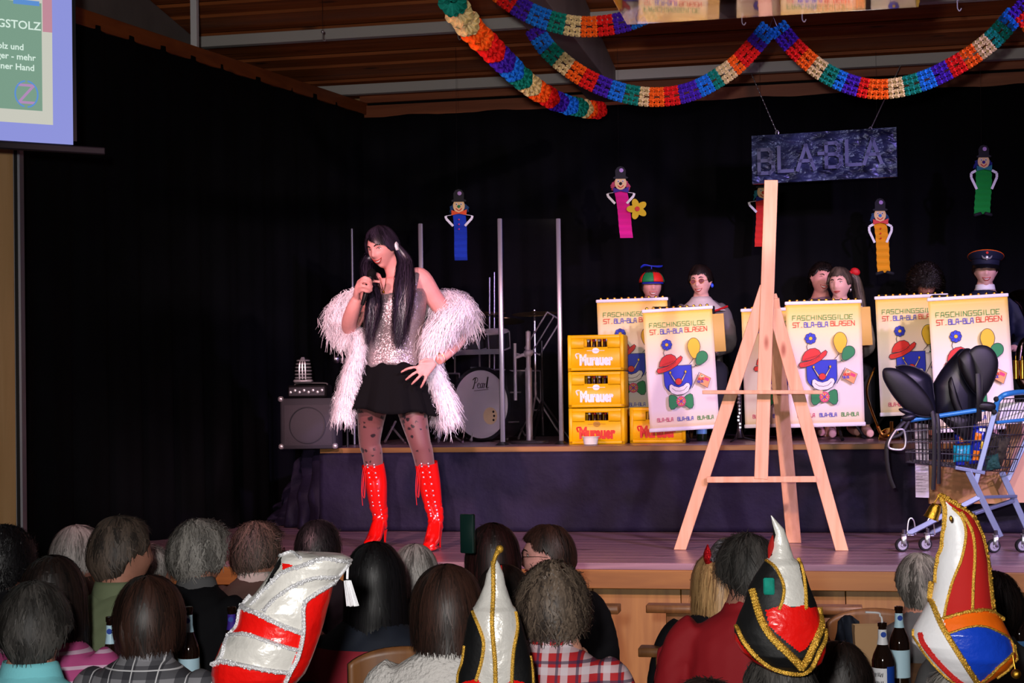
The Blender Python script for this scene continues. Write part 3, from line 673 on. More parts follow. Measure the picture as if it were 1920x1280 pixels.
def poster_print():
    """art in a 131 x 220 pixel frame of the front-left poster, origin top left; drawn at 1 unit = 1/262 m"""
    K = .50/131; mb = MB(); lay = [0]
    X = lambda x: (x-65.5)*K; Z = lambda z: -z*K
    def Y(): return -.004-.0004*lay[0]
    def poly(pts, mi, line=.9):
        q = [(X(a), Z(b)) for a, b in pts]; lay[0] += 1; mb.prism(q, Y(), Y()-.0003, None, mi)
        if line:
            lay[0] += 1
            for a, b in zip(q, q[1:]+q[:1]): stroke(mb, [a, b], line*K, 6, Y(), lambda p: p, .0003)
    def line(pts, mi=6, w=1): lay[0] += 1; [stroke(mb, [(X(a[0]), Z(a[1])), (X(b[0]), Z(b[1]))], w*K, mi, Y(), lambda p: p, .0003) for a, b in zip(pts, pts[1:])]
    letters(mb, 'FASCHINGSGILDE', X(11), Z(29), 8*K, 5.7*K, 0, -.0045, 1.42, .02, .11, .002, 4)
    x = letters(mb, 'ST.', X(11), Z(42), 8.5*K, 5.2*K, 1, -.0045, 1.35, .02, .12, .002, 2)
    x = letters(mb, 'BLA-BLA', X(31), Z(42), 8.5*K, 4.7*K, 2, -.0045, 1.28, .02, .12, .002, 3)
    letters(mb, 'BLASEN', X(77), Z(41), 8.5*K, 5.4*K, 1, -.0045, 1.33, .02, .12, .002, 5)
    x = 15
    for t, mi in (('BLA-BLA', 7), ('BLA-BLA', 2), ('BLA-BLA', 0)):
        letters(mb, t, X(x), Z(206), 6.5*K, 3.4*K, mi, -.0045, 1.28, .02, .13, .002, 7); x += 38
    # flower
    line([(36, 85), (34, 78), (36, 72), (39, 66)], 6, 1)
    for k in range(8):
        a = k*PI/4; poly([(X2, Z2) for X2, Z2 in ellipse(41+6.3*math.cos(a), 63+6.3*math.sin(a), 3.9, 3.9, 14)], 2, .7)
    poly(ellipse(41, 63, 5.6, 5.6, 16), 2, 0); poly(ellipse(41, 63, 3.3, 3.3, 14), 4, .6)
    # head
    poly([(32, 103), (85, 103), (85, 132)]+[(58.5+26.5*math.cos(a), 134+22*math.sin(a)) for a in [PI*i/14 for i in range(1, 14)]]+[(32, 132)], 2, 1)
    # hat: crown and curved brim
    poly([(24, 104), (26, 95), (31, 87), (39, 82), (48, 81), (55, 85), (59, 93), (50, 99), (38, 103)], 1, 1)
    poly([(19, 112), (21, 107), (26, 106), (40, 103), (52, 97), (60, 89), (66, 85), (69, 88), (67, 94), (58, 103), (44, 111), (30, 115), (22, 116)], 1, 1)
    for i in range(11): a = i/10; line([(29+26*a, 110-14*a**1.5-.8), (29.6+26*a, 112.5-14*a**1.5-.8)], 10, .7)
    for i in range(9): a = i/8; line([(30+22*a, 101-7*a-1), (30.5+22*a, 102.6-7*a-1)], 10, .7)
    # brushes as eyes
    for sx in (-1, 1):
        c = 58.5; poly([(c+sx*15.5, 116.5), (c+sx*13, 118.6), (c+sx*4.2, 132.6), (c+sx*6.8, 133.8)], 9, .7); poly(ellipse(c+sx*14.3, 115.3, 1.9, 2.6, 10), 4, .6)
    # mouth, nose
    poly([(41, 139), (45, 137), (50, 141), (58.5, 143.5), (67, 141), (73, 136), (78, 137), (80, 142), (76, 152), (67, 157), (54, 158), (44, 154), (40, 147)], 5, .9)
    line([(46, 145), (52, 150), (60, 151), (68, 149), (74, 143)], 6, .8)
    poly(ellipse(58.5, 133, 6.2, 6.2, 18), 1, .8)
    # bow tie and rosette
    for sx in (-1, 1):
        c = 61; poly([(c+sx*5, 164), (c+sx*11, 159), (c+sx*18, 156.5), (c+sx*22, 159), (c+sx*23, 166), (c+sx*23, 178), (c+sx*20, 184), (c+sx*14, 184), (c+sx*5, 176)], 3, .9)
    poly([(61+(9.6 if i % 2 else 7.8)*math.cos(i*PI/15), 170+(10.6 if i % 2 else 8.8)*math.sin(i*PI/15)) for i in range(30)], 7, 0)
    poly(ellipse(61, 170, 6.4, 7, 18), 8, 0)
    for k in range(4): a = k*PI/4; line([(61-5.5*math.cos(a), 170-5.5*math.sin(a)), (61+5.5*math.cos(a), 170+5.5*math.sin(a))], 2 if k % 2 else 1, 1.4)
    # balloons
    line([(81, 101), (86, 96), (88, 92)]); line([(85, 107), (90, 107), (93, 104)])
    poly([(90+12.5*math.cos(a), 68+(15 if math.sin(a) < 0 else 21)*math.sin(a)) if False else (91+12*math.cos(a)*(1-.28*max(0, math.sin(a))), 70+(17 if math.sin(a) < 0 else 22)*math.sin(a)) for a in [2*PI*i/26 for i in range(26)]], 4, .9)
    gr = [(12.5*math.cos(a)*(1-.25*max(0, math.sin(a)))*.85, (12 if math.sin(a) < 0 else 17)*math.sin(a)) for a in [2*PI*i/26 for i in range(26)]]
    c, s = math.cos(.62), math.sin(.62); poly([(105+x_*c-z_*s, 90+x_*s+z_*c) for x_, z_ in gr], 3, .9)
    poly([(87, 92), (90, 91), (88.6, 94)], 4, .7); poly([(92, 103), (95, 106), (91, 106)], 3, .7)
    # flag
    line([(83, 146), (98, 118)], 6, 1.1)
    fl = [(100, 119), (119, 130), (112, 148), (92, 135)]; poly(fl, 8, .5)
    poly([(101, 122), (107, 125), (104, 129), (99, 127)], 9, 0); poly([(108, 127), (116, 131), (114, 136), (106, 132)], 7, 0); poly([(101, 123), (104, 124), (102, 126)], 0, 0)
    for j, (cc, mi) in enumerate(((132.0, 1), (137.0, 2))):
        letters(mb, 'GILDE', X(94+1.5*(1-j)), Z(cc), 3.6*K, 1.9*K, mi, Y()-.0006, 1.3, -.2, .25)
        mbv = mb
    return mb
pp = poster_print().mesh('print', False)
for n in PM: pp.materials.append(MT[n])
def make_poster(name, label, tl, tr, D, hpx, ry=0, folder=None, tripod_label=None):
    """tl,tr pixel corners of top rail; hangs from a music stand that is a separate thing"""
    a = U(*tl, D); b = U(*tr, D); c = (a+b)/2; ang = math.atan2(b.y-a.y, b.x-a.x); wm = (b-a).length; s = wm/.50
    hs = (hpx/F*D)/(.50*220/131)
    t = thing(name, label, 'poster', c, ang); t.rotation_euler = (0, math.atan2(-(b.z-a.z), (V((b.x-a.x, b.y-a.y, 0))).length), ang)
    H = .50*220/131*hs; W = wm
    mb = MB(); mb.grid(lambda u, v: ((u-.5)*W, .004*math.sin(u*5)*math.sin(v*3), -v*H), 20, 24); mb.build('sheet', 'poster_sheet', t, solid=.001)
    o = bpy.data.objects.new('print', pp); o['kind'] = 'stuff'; COL.objects.link(o); o.parent = t; o.scale = (s, 1, hs); o.location = (0, -.003, 0)
    for z, r, nm in ((.008, .011, 'top_rail'), (-H-.004, .013, 'bottom_rail')):
        MB().rbox((0, -.001, z), (W+.012, r*1.3, r*2), .004).build(nm, 'white', t)
    for k in range(10): MB().ball((-W/2+.03+k*(W-.06)/9, .012, .024), (.011, .006, .011), 8, 6).build('clip', 'gold', t)
    # music stand behind: separate thing
    st_ = thing('music_stand', tripod_label, 'music stand', (c.x, c.y+.33, ZR), ang)
    zt = c.z-ZR
    mb = MB(); mb.rbox((0, -.10, zt-.13), (W*.92, .012, .34), .02); mb.rbox((0, -.12, zt-.30), (W*.92, .07, .012), .004); mb.build('desk', 'black', st_)
    mb = MB(); mb.tube([(0, -.06, zt-.15), (0, 0, zt-.25), (0, 0, .10)], .011, 8); mb.tube([(0, 0, .45), (0, 0, .30)], .017, 8); mb.build('pole', 'black', st_)
    for k in range(3):
        an = -PI/2+k*2*PI/3+rnd.uniform(-.3, .3); dx, dy = math.cos(an), math.sin(an)
        mb = MB(); mb.tube([(dx*.02, dy*.02, .36), (dx*.14, dy*.14, .22), (dx*.29, dy*.29, .015)], .010, 6, flat=.6); mb.tube([(dx*.30, dy*.30, .010), (dx*.27, dy*.27, .03)], .014, 6)
        mb.build('leg', 'black', st_)
    if folder:
        mb = MB(); mb.rbox((folder, -.085, zt-.15), (.30, .008, .26), .012, RY(-.05)); o = mb.build('music_folder', 'folder_y'); o.matrix_world = I4()
        o.location = (c.x, c.y+.30, ZR); o.rotation_euler = (0, 0, ang)
        tag(o, FOL[label], 'folder')
    return t
mat('folder_y', '#e8b860', .6)
PL = ['clown poster at the far left of the row, in front of the yellow crates', 'foremost clown poster left of the easel, overlapping its neighbour', 'clown poster seen behind the easel legs', 'fully visible clown poster right of the easel mast', 'clown poster partly hidden behind the black saddles', 'rightmost clown poster, in front of the officer']
FOL = {PL[1]: 'yellow music folder edge behind the foremost poster left of the easel', PL[3]: 'yellow music folder beside the ponytailed woman'}
PS = [((1119, 567), (1251, 562), 11.25, 210), ((1205, 586), (1335, 578), 10.75, 220), ((1390, 584), (1520, 580), 11.2, 214), ((1473, 571), (1614, 567), 10.62, 226), ((1641, 561), (1776, 555), 11.0, 215), ((1740, 564), (1889, 555), 10.35, 243)]
for i, (a, b, D, h) in enumerate(PS):
    make_poster('clown_poster', PL[i], a, b, D, h, folder={1: .135, 3: .155}.get(i),
        tripod_label='black music stand behind the ' + ['far left clown poster', 'foremost clown poster', 'clown poster that the easel covers', 'clown poster right of the easel', 'clown poster behind the saddles', 'rightmost clown poster'][i])
# ------------------------------------------------------------------ easel
ey = 9.12
es = thing('easel', 'tall empty wooden easel standing at the front of the stage', 'easel', UZ(1430, 1030, ZS))
def eb(a, b, ya, yb, w_, d_, nm, **k):
    p, q = UY(*a, ya), UY(*b, yb)
    d = (q-p).normalized(); mb = MB()
    Mx = Matrix.Translation((p+q)/2) @ frame_from(d, (1, 0, 0))
    # sheared foot: cut level by clipping below the deck
    n = V((0, 0, 0)); L_ = (q-p).length
    mb.box((0, 0, 0), (w_, d_, L_), Mx)
    mb.v = [(x, y, max(z, ZS+.001)) for x, y, z in mb.v]
    o = mb.build(nm, k.get('m', 'easelwood'), es, world=True, bevel=.003); return o
eb((1446, 338), (1427, 898), ey+.06, ey-.03, .076, .025, 'mast')
eb((1437, 537), (1275, 1034), ey+.03, ey+.0, .074, .022, 'leg'); eb((1444, 553), (1579, 1037), ey+.055, ey-.0, .074, .022, 'leg')
eb((1447, 560), (1489, 1027), ey+.04, ey+.45, .085, .03, 'rear_leg')
p, q = UY(1318, 735, ey-.05), UY(1543, 735, ey-.05)
MB().bar(p, q, .095, .022, side=(0, 1, 0)).build('shelf', 'easelwood', es, world=True, bevel=.003)
p, q = UY(1325, 899, ey-.028), UY(1531, 898, ey-.028)
MB().bar(p, q, .022, .034, side=(0, 1, 0)).build('crossbar', 'easelwood', es, world=True, bevel=.003)
# ------------------------------------------------------------------ slate sign
mat('slate', '#4a5486', .22, .35, bump=.5, bscale=10, dbump=.03, var=.8, vscale=5, stretch=(1, 1, 2)); mat('slate_letter', '#6e74a2', .6, .0)
a, b = UY(1410, 254, 11.85), UY(1681, 241, 11.75); c = UY(1410, 344, 11.85); Hh = (a-c).length; Wd = (b-a).length
ang = math.atan2(b.y-a.y, b.x-a.x); sg = thing('hanging_sign', 'slate-like BLA-BLA sign hanging on two chains', 'sign', (a+b)/2+V((0, 0, -Hh/2)), ang)
def sf(u, v):
    n_ = noise.noise(V((u*9, v*4, 2)))*.018+noise.noise(V((u*20+v*9, v*9, 5)))*.007
    return ((u-.5)*Wd, -.02-abs(n_)*1.2, (v-.5)*Hh)
mb = MB(); mb.grid(sf, 150, 56); mb.box((0, .0, 0), (Wd, .05, Hh)); mb.build('board', 'slate', sg, smooth=False)
mb = MB()
SL = {'B': [[(0,0),(0,6),(2.6,6),(3.4,5.2),(3.4,4),(2.6,3.2),(0,3.2)],[(2.6,3.2),(3.9,2.4),(3.9,.8),(3,0),(0,0)]], 'L': [[(0,6),(0,0),(3.6,0)]], 'A': [[(0,0),(2.3,6),(4.6,0)],[(1,2.2),(3.6,2.2)]], '-': [[(0,3),(1.2,3)]]}
for ch, px, py in (('B', 1424, 322), ('L', 1462, 320), ('A', 1497, 319), ('-', 1538, 313), ('B', 1551, 317), ('L', 1589, 315), ('A', 1621, 314)):
    sx = (px-1545)/(1681-1410)*Wd; sz = -(py-295)/90*Hh+(px-1545)*.0012*0
    for s in SL[ch]: stroke(mb, s, .025, 0, -.034, lambda p: (sx+p[0]*.0262, sz+p[1]*.0287), .018)
mb.build('lettering', 'slate_letter', sg)
for (x0, y0), (x1, y1) in (((1457, 249), (1408, 117)), ((1632, 243), (1688, 97))):
    p = UY(x0, y0, 11.82); q = UY(x1, y1, 12.5); q.z = ceil_z(12.5)-.068; mb = MB(); n = 30
    for i in range(n):
        cpt = p.lerp(q, (i+.5)/n); d = (q-p).normalized(); mb.tube([cpt-d*.018, cpt+d*.018], .0035, 5, flat=.6 if i % 2 else 1.4)
    mb.stube([p+V((0, 0, -.03)), p+V((-.012, 0, 0)), p+V((0, 0, .02)), p+V((.012, 0, 0)), p+V((0, 0, -.03))], .003, 12, 5)
    mb.build('chain', 'chrome', sg, world=True)
# ------------------------------------------------------------------ paper garlands
GC = [('g_teal', '#138a78'), ('g_cream', '#e6cf94'), ('g_orange', '#ff6a1a'), ('g_red', '#e8201e'), ('g_purple', '#4a24b0'), ('g_blue', '#1e7ce0')]
for n, c in GC: mat(n, c, .75, spec=.2, var=.25, vscale=60)
def path_px(pts, n):
    P = [V(p) for p in spline(pts, n*6)]
    L = [0]
    for a, b in zip(P, P[1:]): L.append(L[-1]+(b-a).length)
    out = []; j = 0
    for i in range(n):
        t = L[-1]*i/(n-1)
        while j < len(L)-2 and L[j+1] < t: j += 1
        k = (t-L[j])/max(1e-9, L[j+1]-L[j]); out.append(P[j].lerp(P[j+1], k))
    return out
# flower garland: round rosettes along a line
fl = [U(838, -22, 7.0), U(868, 35, 7.4), U(930, 100, 8.2), U(985, 152, 9.2), U(1040, 188, 10.2), U(1088, 202, 11.0), U(1122, 206, 11.6)]
seq = ['teal', 'teal', 'cream', 'cream', 'orange', 'orange', 'red', 'red', 'purple', 'purple', 'blue', 'blue', 'teal', 'teal', 'cream', 'cream', 'orange', 'orange', 'red', 'red', 'purple', 'purple', 'blue', 'blue', 'teal', 'teal', 'cream', 'orange', 'red', 'red']
gt = thing('flower_garland', 'rainbow garland of crinkled paper flowers running diagonally from the top edge', 'garland', fl[-1])
P = path_px(fl, len(seq))
for i, c in enumerate(seq):
    p = P[i]; d = (P[min(i+1, len(P)-1)]-P[max(i-1, 0)]).normalized(); R_ = .060
    Mx = Matrix.Translation(p) @ frame_from(d) @ RZ(rnd.random()*6)
    mb = MB()
    def pet(u, v):
        a = u*2*PI; r = R_*(.2+.8*v)*(1+.14*abs(math.sin(2.5*a))+.04*math.sin(24*a)); z = .012*math.cos(12*a)*v+.045*(1-v)-.01
        return (r*math.cos(a), r*math.sin(a), z)
    mb.grid(pet, 48, 5, M=Mx); mb.grid(lambda u, v: (lambda q: (q[0]*.93, q[1]*.93, -q[2]+.01))(pet(u+.08, v)), 48, 5, M=Mx)
    mb.build('paper_flower', 'g_'+c, gt, world=True, smooth=False)
# flat tissue chains: two rows of small loops
def tissue(label, pts, cols, tie=None, w=.115):
    n = int(sum((V(b)-V(a)).length for a, b in zip(pts, pts[1:]))/.030)
    P = path_px(pts, n+1); t = thing('tissue_garland', label, 'garland', P[len(P)//2])
    tot = sum(c[1] for c in cols); acc = 0
    for cname, ln in cols:
        i0 = int(acc/tot*n); acc += ln; i1 = int(acc/tot*n); mb = MB()
        for i in range(i0, i1):
            a, b = P[i], P[i+1]; d = (b-a).normalized(); view = (a-CAM).normalized(); s = d.cross(view).normalized()
            for sd in (-1, 1):
                for k in range(2):
                    c = (a+b)/2+s*(sd*(.018+k*.027)*w/.115)+view*(.004*((i+k) % 2)); rr = .0175
                    # a small folded loop: two leaning ellipse petals with depth
                    q = [(math.cos(h)*rr*1.15, math.sin(h)*rr*.9) for h in [2*PI*j/6 for j in range(6)]]
                    vs = [c+d*x+s*y-view*(.012 if j % 2 else -.006) for j, (x, y) in enumerate(q)]; vs.append(c-view*.016)
                    mb.add(vs, [(j, (j+1) % 6, 6) for j in range(6)])
        # pinched middle cord linking the loops
        for i in range(i0, i1):
            a, b = P[i], P[i+1]
            if i % 2 == 0: mb.tube([a, b], .004, 4)
        mb.build('paper_section', 'g_'+cname, t, world=True, smooth=False)
    return t
def cl(*a): return [(x, 1.0) for x in a]
G = 9.0
tissue('rainbow tissue garland in the upper middle, swagging below the top edge', [U(925, -22, G), U(985, 20, G), U(1050, 44, G), U(1110, 50, G), U(1180, 38, G), U(1240, 8, G), U(1262, -18, G)],
    [('orange', .8), ('red', 1), ('purple', .9), ('blue', 1.2), ('teal', .9), ('cream', .8), ('orange', .9), ('red', .9), ('purple', .9), ('blue', 1), ('teal', .5), ('cream', .8), ('orange', .6)])
tissue('long rainbow tissue garland from the grey beam to the middle tip', [U(1000, 52, 9.6), U(1030, 95, 9.6), U(1090, 142, 9.6), U(1160, 172, 9.6), U(1230, 182, 9.6), U(1300, 170, 9.6), U(1370, 130, 9.6), U(1415, 85, 9.6), U(1443, 50, 9.6)],
    [('purple', .8), ('blue', .9), ('teal', .8), ('cream', .8), ('orange', .85), ('red', .8), ('purple', .8), ('blue', .9), ('teal', .75), ('cream', .8), ('orange', .8), ('red', .9), ('purple', .9), ('blue', 1), ('teal', .5), ('cream', .8), ('orange', .8), ('red', .9), ('purple', .7), ('blue', .7)])
tissue('rainbow tissue garland at the right, hanging from the middle tip to the right edge', [U(1456, 48, 9.6), U(1490, 90, 9.6), U(1540, 132, 9.5), U(1600, 160, 9.4), U(1660, 167, 9.3), U(1730, 152, 9.2), U(1800, 118, 9.1), U(1860, 75, 9.0), U(1905, 25, 9.0)],
    [('blue', .6), ('purple', .9), ('red', .8), ('orange', .9), ('cream', .8), ('teal', .8), ('blue', .8), ('purple', .7), ('red', .7), ('orange', .9), ('cream', .8), ('teal', .9), ('blue', .9), ('purple', .8), ('red', .8), ('orange', .9), ('cream', .9), ('teal', 1.0), ('blue', .8)])
tissue('short piece of rainbow tissue garland at the upper right corner', [U(1902, 8, 8.8), U(1918, 22, 8.8), U(1945, 60, 8.8)], cl('purple', 'red', 'orange'))
tissue('short strip of rainbow garland crossing the top edge above the middle tip', [U(1490, -8, 8.8), U(1540, 3, 8.8), U(1620, -4, 8.8)], cl('purple', 'red', 'orange'), w=.09)
q = U(1450, 32, 9.6); mb = MB(); mb.tube([U(1443, 50, 9.6), q, U(1456, 48, 9.6)], .003, 5); mb.tube([q, V((q.x, q.y, ceil_z(q.y)+.05))], .0015, 5)
o = mb.build('garland_hook', 'steel'); tag(o, 'bent wire hook holding the two garland ends in the middle', 'hook')
# ------------------------------------------------------------------ hanging paper clowns
for n, c in (('c_blue', '#1640b8'), ('c_pink', '#e8209a'), ('c_red', '#e0302a'), ('c_orange', '#f4a414'), ('c_green', '#14a03c'), ('c_teal', '#1a7c86'), ('c_navy', '#14207c'), ('c_hairpink', '#c04468'), ('c_purple', '#3c2090'), ('c_skin', '#f2cf94'), ('c_yellow', '#e8c81e'), ('c_lav', '#c8a0e0'), ('c_dk', '#15151c'), ('c_obow', '#e8541a'), ('c_lb', '#3c8ae0'), ('c_hb', '#12406c')):
    mat(n, c, .7)
def paper_clown(label, px, py, hair, bow, body, nose, W_=24, body_top=44, body_bot=132, tilt=0, D=12.1, shoes=True, flower=False, arm='both', dots=None):
    """px,py: top of hat; lengths in photo pixels at this distance"""
    K = D/F; o = U(px, py, D); t = thing('paper_clown', label, 'decoration', o, TH)
    def X(x): return x*K
    def Z(z): return -z*K
    def disc(nm, pts, y, m_, th=.004): MB().prism([(X(a), Z(b)) for a, b in pts], y, y-th).build(nm, m_, t, smooth=False)
    mb = MB(); r = random.Random(px)
    for k in range(60):
        a = r.uniform(-.3, PI+.3); a = PI*k/59*1.25-.4; q0 = (13*math.cos(a)*.75, 31-9*math.sin(a)); q1 = (q0[0]*1.55+r.uniform(-2, 2), q0[1]+r.uniform(1, 7))
        q2 = (q1[0]+r.uniform(-2, 2), q1[1]+r.uniform(2, 6)); y = .003*r.random()
        mb.tube([(X(q0[0]), y, Z(q0[1])), (X(q1[0]), y+.004, Z(q1[1])), (X(q2[0]), y, Z(q2[1]))], .0055, 5)
    mb.build('hair', hair, t)
    disc('face', ellipse(0, 30, 11, 13), -.006, 'c_skin')
    mb = MB(); [mb.ball((X(sx*4.2), -.0115, Z(27)), (X(1.9), .002, X(2.4)), 8, 6) for sx in (-1, 1)]; mb.build('eyes', 'white', t)
    mb = MB(); [mb.ball((X(sx*4.2), -.014, Z(27.4)), (X(.9), .002, X(1.3)), 8, 6) for sx in (-1, 1)]; mb.build('pupils', 'c_dk', t)
    mb = MB(); mb.ball((0, -.014, Z(31.5)), (X(3), .006, X(3)), 12, 8); mb.build('nose', nose, t)
    mb = MB(); mb.stube([(X(-5.5), -.012, Z(35)), (0, -.012, Z(39)), (X(5.5), -.012, Z(35))], .0035, 10, 6); mb.build('mouth', 'p_red', t)
    disc('hat', [(-13, 22), (-9, 20), (-10, 8), (-7, 2), (0, 0), (7, 2), (10, 8), (9, 20), (13, 22), (12, 23.5), (0, 21), (-12, 23.5)][::-1] if False else [(-14, 20), (-9.5, 18), (-10, 7), (-6, 1), (0, -1), (6, 1), (10, 7), (9.5, 18), (14, 20), (13, 22.5), (-13, 22.5)], -.012, 'c_dk', .006)
    mb = MB(); mb.ball((X(1.5), -.021, Z(7)), (X(4), .003, X(4)), 12, 6); mb.build('hat_dot', 'c_lav', t)
    # folded body
    nz = 15
    def bf(u, v):
        z = body_top+(body_bot-body_top)*v; fold = .010 if int(round(v*nz)) % 2 else -.004
        return (X((u-.5)*W_+tilt*v+1.2*math.sin(v*5)), fold-.004, Z(z))
    mb = MB(); mb.grid(bf, 1, nz); mb.build('folded_body', body, t, smooth=False, solid=.002)
    for sx in (-1, 1):
        if arm != 'both' and sx != arm: continue
        mb = MB(); w0 = W_/2; pts = [(sx*w0, body_top+3), (sx*(w0+13), body_top+5), (sx*(w0+12), body_top+10), (sx*(w0-1), body_top+24)] if not shoes or px < 1200 else [(sx*w0, body_top+3), (sx*(w0+9), body_top+8), (sx*(w0+9), body_top+16), (sx*(w0-1), body_top+38)]
        for a, b in zip(pts, pts[1:]): mb.bar((X(a[0]), -.012, Z(a[1])), (X(b[0]), -.012, Z(b[1])), .018, .003)
        mb.build('arm', 'white', t, smooth=False)
    disc('bow', [(0, body_top-1), (-14, body_top-6), (-14, body_top+4), (0, body_top+1), (14, body_top+4), (15, body_top-7)], -.018, bow, .005)
    if dots:
        mb = MB(); [mb.ball((X(0), -.020, Z(body_top+12+9*k)), (X(1.6), .003, X(1.6)), 8, 6) for k in range(3)]; mb.build('buttons', dots, t)
    if shoes:
        for sx in (-1, 1):
            mb = MB(); mb.rbox((X(tilt+sx*10), -.01, Z(body_bot+1)), (X(16), .02, X(6)), .008, RY(sx*.25)); mb.build('shoe', 'c_dk', t)
    if flower:
        for k in range(5):
            a = PI/2+k*2*PI/5+.3; cx, cz = 30+10*math.cos(a), 80-10*math.sin(a)
            disc('petal', ellipse(cx, cz, 10, 6.4, 20, -a), -.022-.0015*k, 'c_yellow')
        disc('flower_centre', ellipse(30, 80, 4.6, 4.6, 16), -.034, 'p_red')
    mb = MB(); [mb.tube([(X(sx*3), 0, Z(2)), (X(sx*2), .0, ceil_z(o.y)+.012-o.z)], .0009, 4) for sx in (-1,)]; mb.build('thread', 'steel', t)
    return t
paper_clown('blue folded-paper clown with orange bow hanging left, in front of the drum shield', 860, 356, 'c_hb', 'c_obow', 'c_blue', 'p_dgreen', dots='p_pink', tilt=4, shoes=False)
paper_clown('pink folded-paper clown with a yellow flower', 1163, 313, 'c_hairpink', 'c_purple', 'c_pink', 'c_dk', tilt=11, shoes=False, flower=True, W_=24, body_top=45, body_bot=133)
paper_clown('red folded-paper clown mostly hidden behind the easel mast', 1430, 330, 'c_teal', 'c_navy', 'c_red', 'p_red', tilt=-2, shoes=False, W_=28, arm=-1, D=12.35)
paper_clown('orange folded-paper clown with red bow hanging below the slate sign', 1649, 373, 'c_hb', 'p_red', 'c_orange', 'c_lb', tilt=7, dots='p_red', body_bot=138)
paper_clown('green folded-paper clown with teal bow at the upper right', 1843, 273, 'c_navy', 'c_teal', 'c_green', 'c_purple', W_=30, D=11.6, tilt=-3, body_bot=128)
# ------------------------------------------------------------------ projection screen
mat('screen_black', '#0c0d16', .6)
D0 = 7.6; pr = U(143, 276, D0); dirp = (rt*1.0+fwd*.55); dirp.z = 0; dirp.normalize()
ang = math.atan2(dirp.y, dirp.x); sn = thing('projection_screen', 'lit projection screen at the upper left corner', 'screen', pr, ang)
def SX(px, py):      # pixel -> local x,z on the screen plane
    d = ray(px, py); n = V((dirp.y, -dirp.x, 0)); t = (pr-CAM).dot(n)/d.dot(n); p = CAM+d*t-pr; return (p.dot(dirp), p.z)
mat('s_blue', '#000000', 1, emit='#8d93da', est=1); mat('s_cream', '#000000', 1, emit='#c8c8bc', est=1); mat('s_green', '#000000', 1, emit='#7a9c88', est=1)
mat('s_white', '#000000', 1, emit='#f4fff4', est=1.1); mat('s_pinky', '#000000', 1, emit='#b08ab8', est=1); mat('s_lblue', '#000000', 1, emit='#5d8fd0', est=1); mat('s_text', '#000000', 1, emit='#d8ece0', est=1); mat('s_dark', '#000000', 1, emit='#4c5a58', est=1); mat('s_rose', '#000000', 1, emit='#c08a98', est=1)
x1 = SX(138, 270)[0]; zt = SX(138, -30)[1]; xl = -2.4
MB().box(((xl+x1+.018)/2, .012, (zt+.4)/2+.02), (x1+.018-xl, .004, zt+.4-.02)).build('border', 'screen_black', sn)
MB().box(((xl+.14)/2, 0, -.012), (.13-xl, .03, .035)).build('bottom_bar', 'screen_black', sn, bevel=.006)
def quad(nm, a, b, y, m_):
    (xa, za), (xb, zb) = a, b; mb = MB(); mb.box(((xa+xb)/2, y, (za+zb)/2), (abs(xb-xa), .0006, abs(zb-za))); return mb.build(nm, m_, sn)
zb_ = SX(138, 271)[1]; quad('lit_sheet', (xl, zb_), (x1, zt+.3), .008, 's_blue')
xc, zc = SX(100, 234); quad('slide_page', (xl, zc), (xc, zt+.3), .006, 's_cream')
xg, zg = SX(80, 208); quad('slide_panel', (xl, zg), (xg, SX(78, 6)[1]), .0045, 's_green')
quad('web_bar', (SX(25, 5)[0], SX(70, 11)[1]), (SX(74, 5)[0], SX(70, 2)[1]), .003, 's_lblue')
quad('rose_picture', (SX(80, 5)[0], SX(90, 60)[1]), (xc, zt+.3), .0045, 's_rose')
mb = MB()
def scr_text(txt, px, py, h):
    x, z = SX(px, py); k = D0/F
    text_into(mb, txt, h*k*1.4, T(x, .002, z), align='RIGHT', ext=.0004, bold=.0007)
scr_text('HOLZBERGSTOLZ', 77, 57, 15.2); scr_text('mit Holz und', 45, 94, 11.5); scr_text('Lager - mehr', 67, 114, 11.5); scr_text('deiner Hand', 65, 133, 11.5)
mb.build('slide_text', 's_text', sn, kind='stuff')
mb = MB(); cx_, cz_ = SX(50, 176); R_ = 24*D0/F
for a0, a1 in ((1.7, 4.5), (4.8, 7.75)):
    mb.tube([(cx_+R_*math.cos(a)*.85, .002, cz_+R_*math.sin(a)) for a in [a0+(a1-a0)*i/20 for i in range(21)]], .004, 5)
mb.build('logo_ring', 's_lblue', sn)
mb = MB(); stroke(mb, GL['Z'][0], .012, 0, .002, lambda p: (cx_-.035+p[0]*.017, cz_-.04+p[1]*.0135)); mb.build('logo_letter', 's_pinky', sn)
# ------------------------------------------------------------------ the performer
PD = 9.43
def W(px, py, off=0): return U(px, py, PD+off)
pf = thing('person', 'performer in black pigtail wig, silver sequin top, black skirt and red lace-up boots', 'person', UZ(740, 1028, ZS), TH-.25)
ftL = UZ(688, 1016, ZS); ftR = UZ(793, 1030, ZS)
B_ = MB()
HM = Matrix.Translation(W(717, 466, -.05)) @ RZ(TH-.50) @ RX(.27) @ RY(-.12)
head_into(B_, HM, 1.02)
sd = rt
tz = [((735, 735, .02), (.155, .12)), ((734, 690, .02), (.150, .118)), ((735, 650, .0), (.150, .112)), ((738, 600, -.02), (.165, .125)), ((742, 560, -.02), (.168, .12)), ((748, 528, 0), (.150, .092)), ((746, 513, 0), (.09, .072)), ((738, 500, -.01), (.058, .058)), ((728, 484, -.03), (.056, .056))]
B_.stube([W(*p) for p, r in tz], [r for p, r in tz], 44, 24, side=rt)
def limb(mb, pts, rad, n=30, seg=14, g=0): mb.stube([W(*p) for p in pts], [r+g for r in rad], n, seg)
armL = [(712, 527, .02), (698, 532, 0), (680, 568, -.03), (658, 612, -.09), (655, 604, -.17), (662, 580, -.25), (669, 560, -.29)]; rL = [.05, .058, .054, .046, .046, .042, .030]
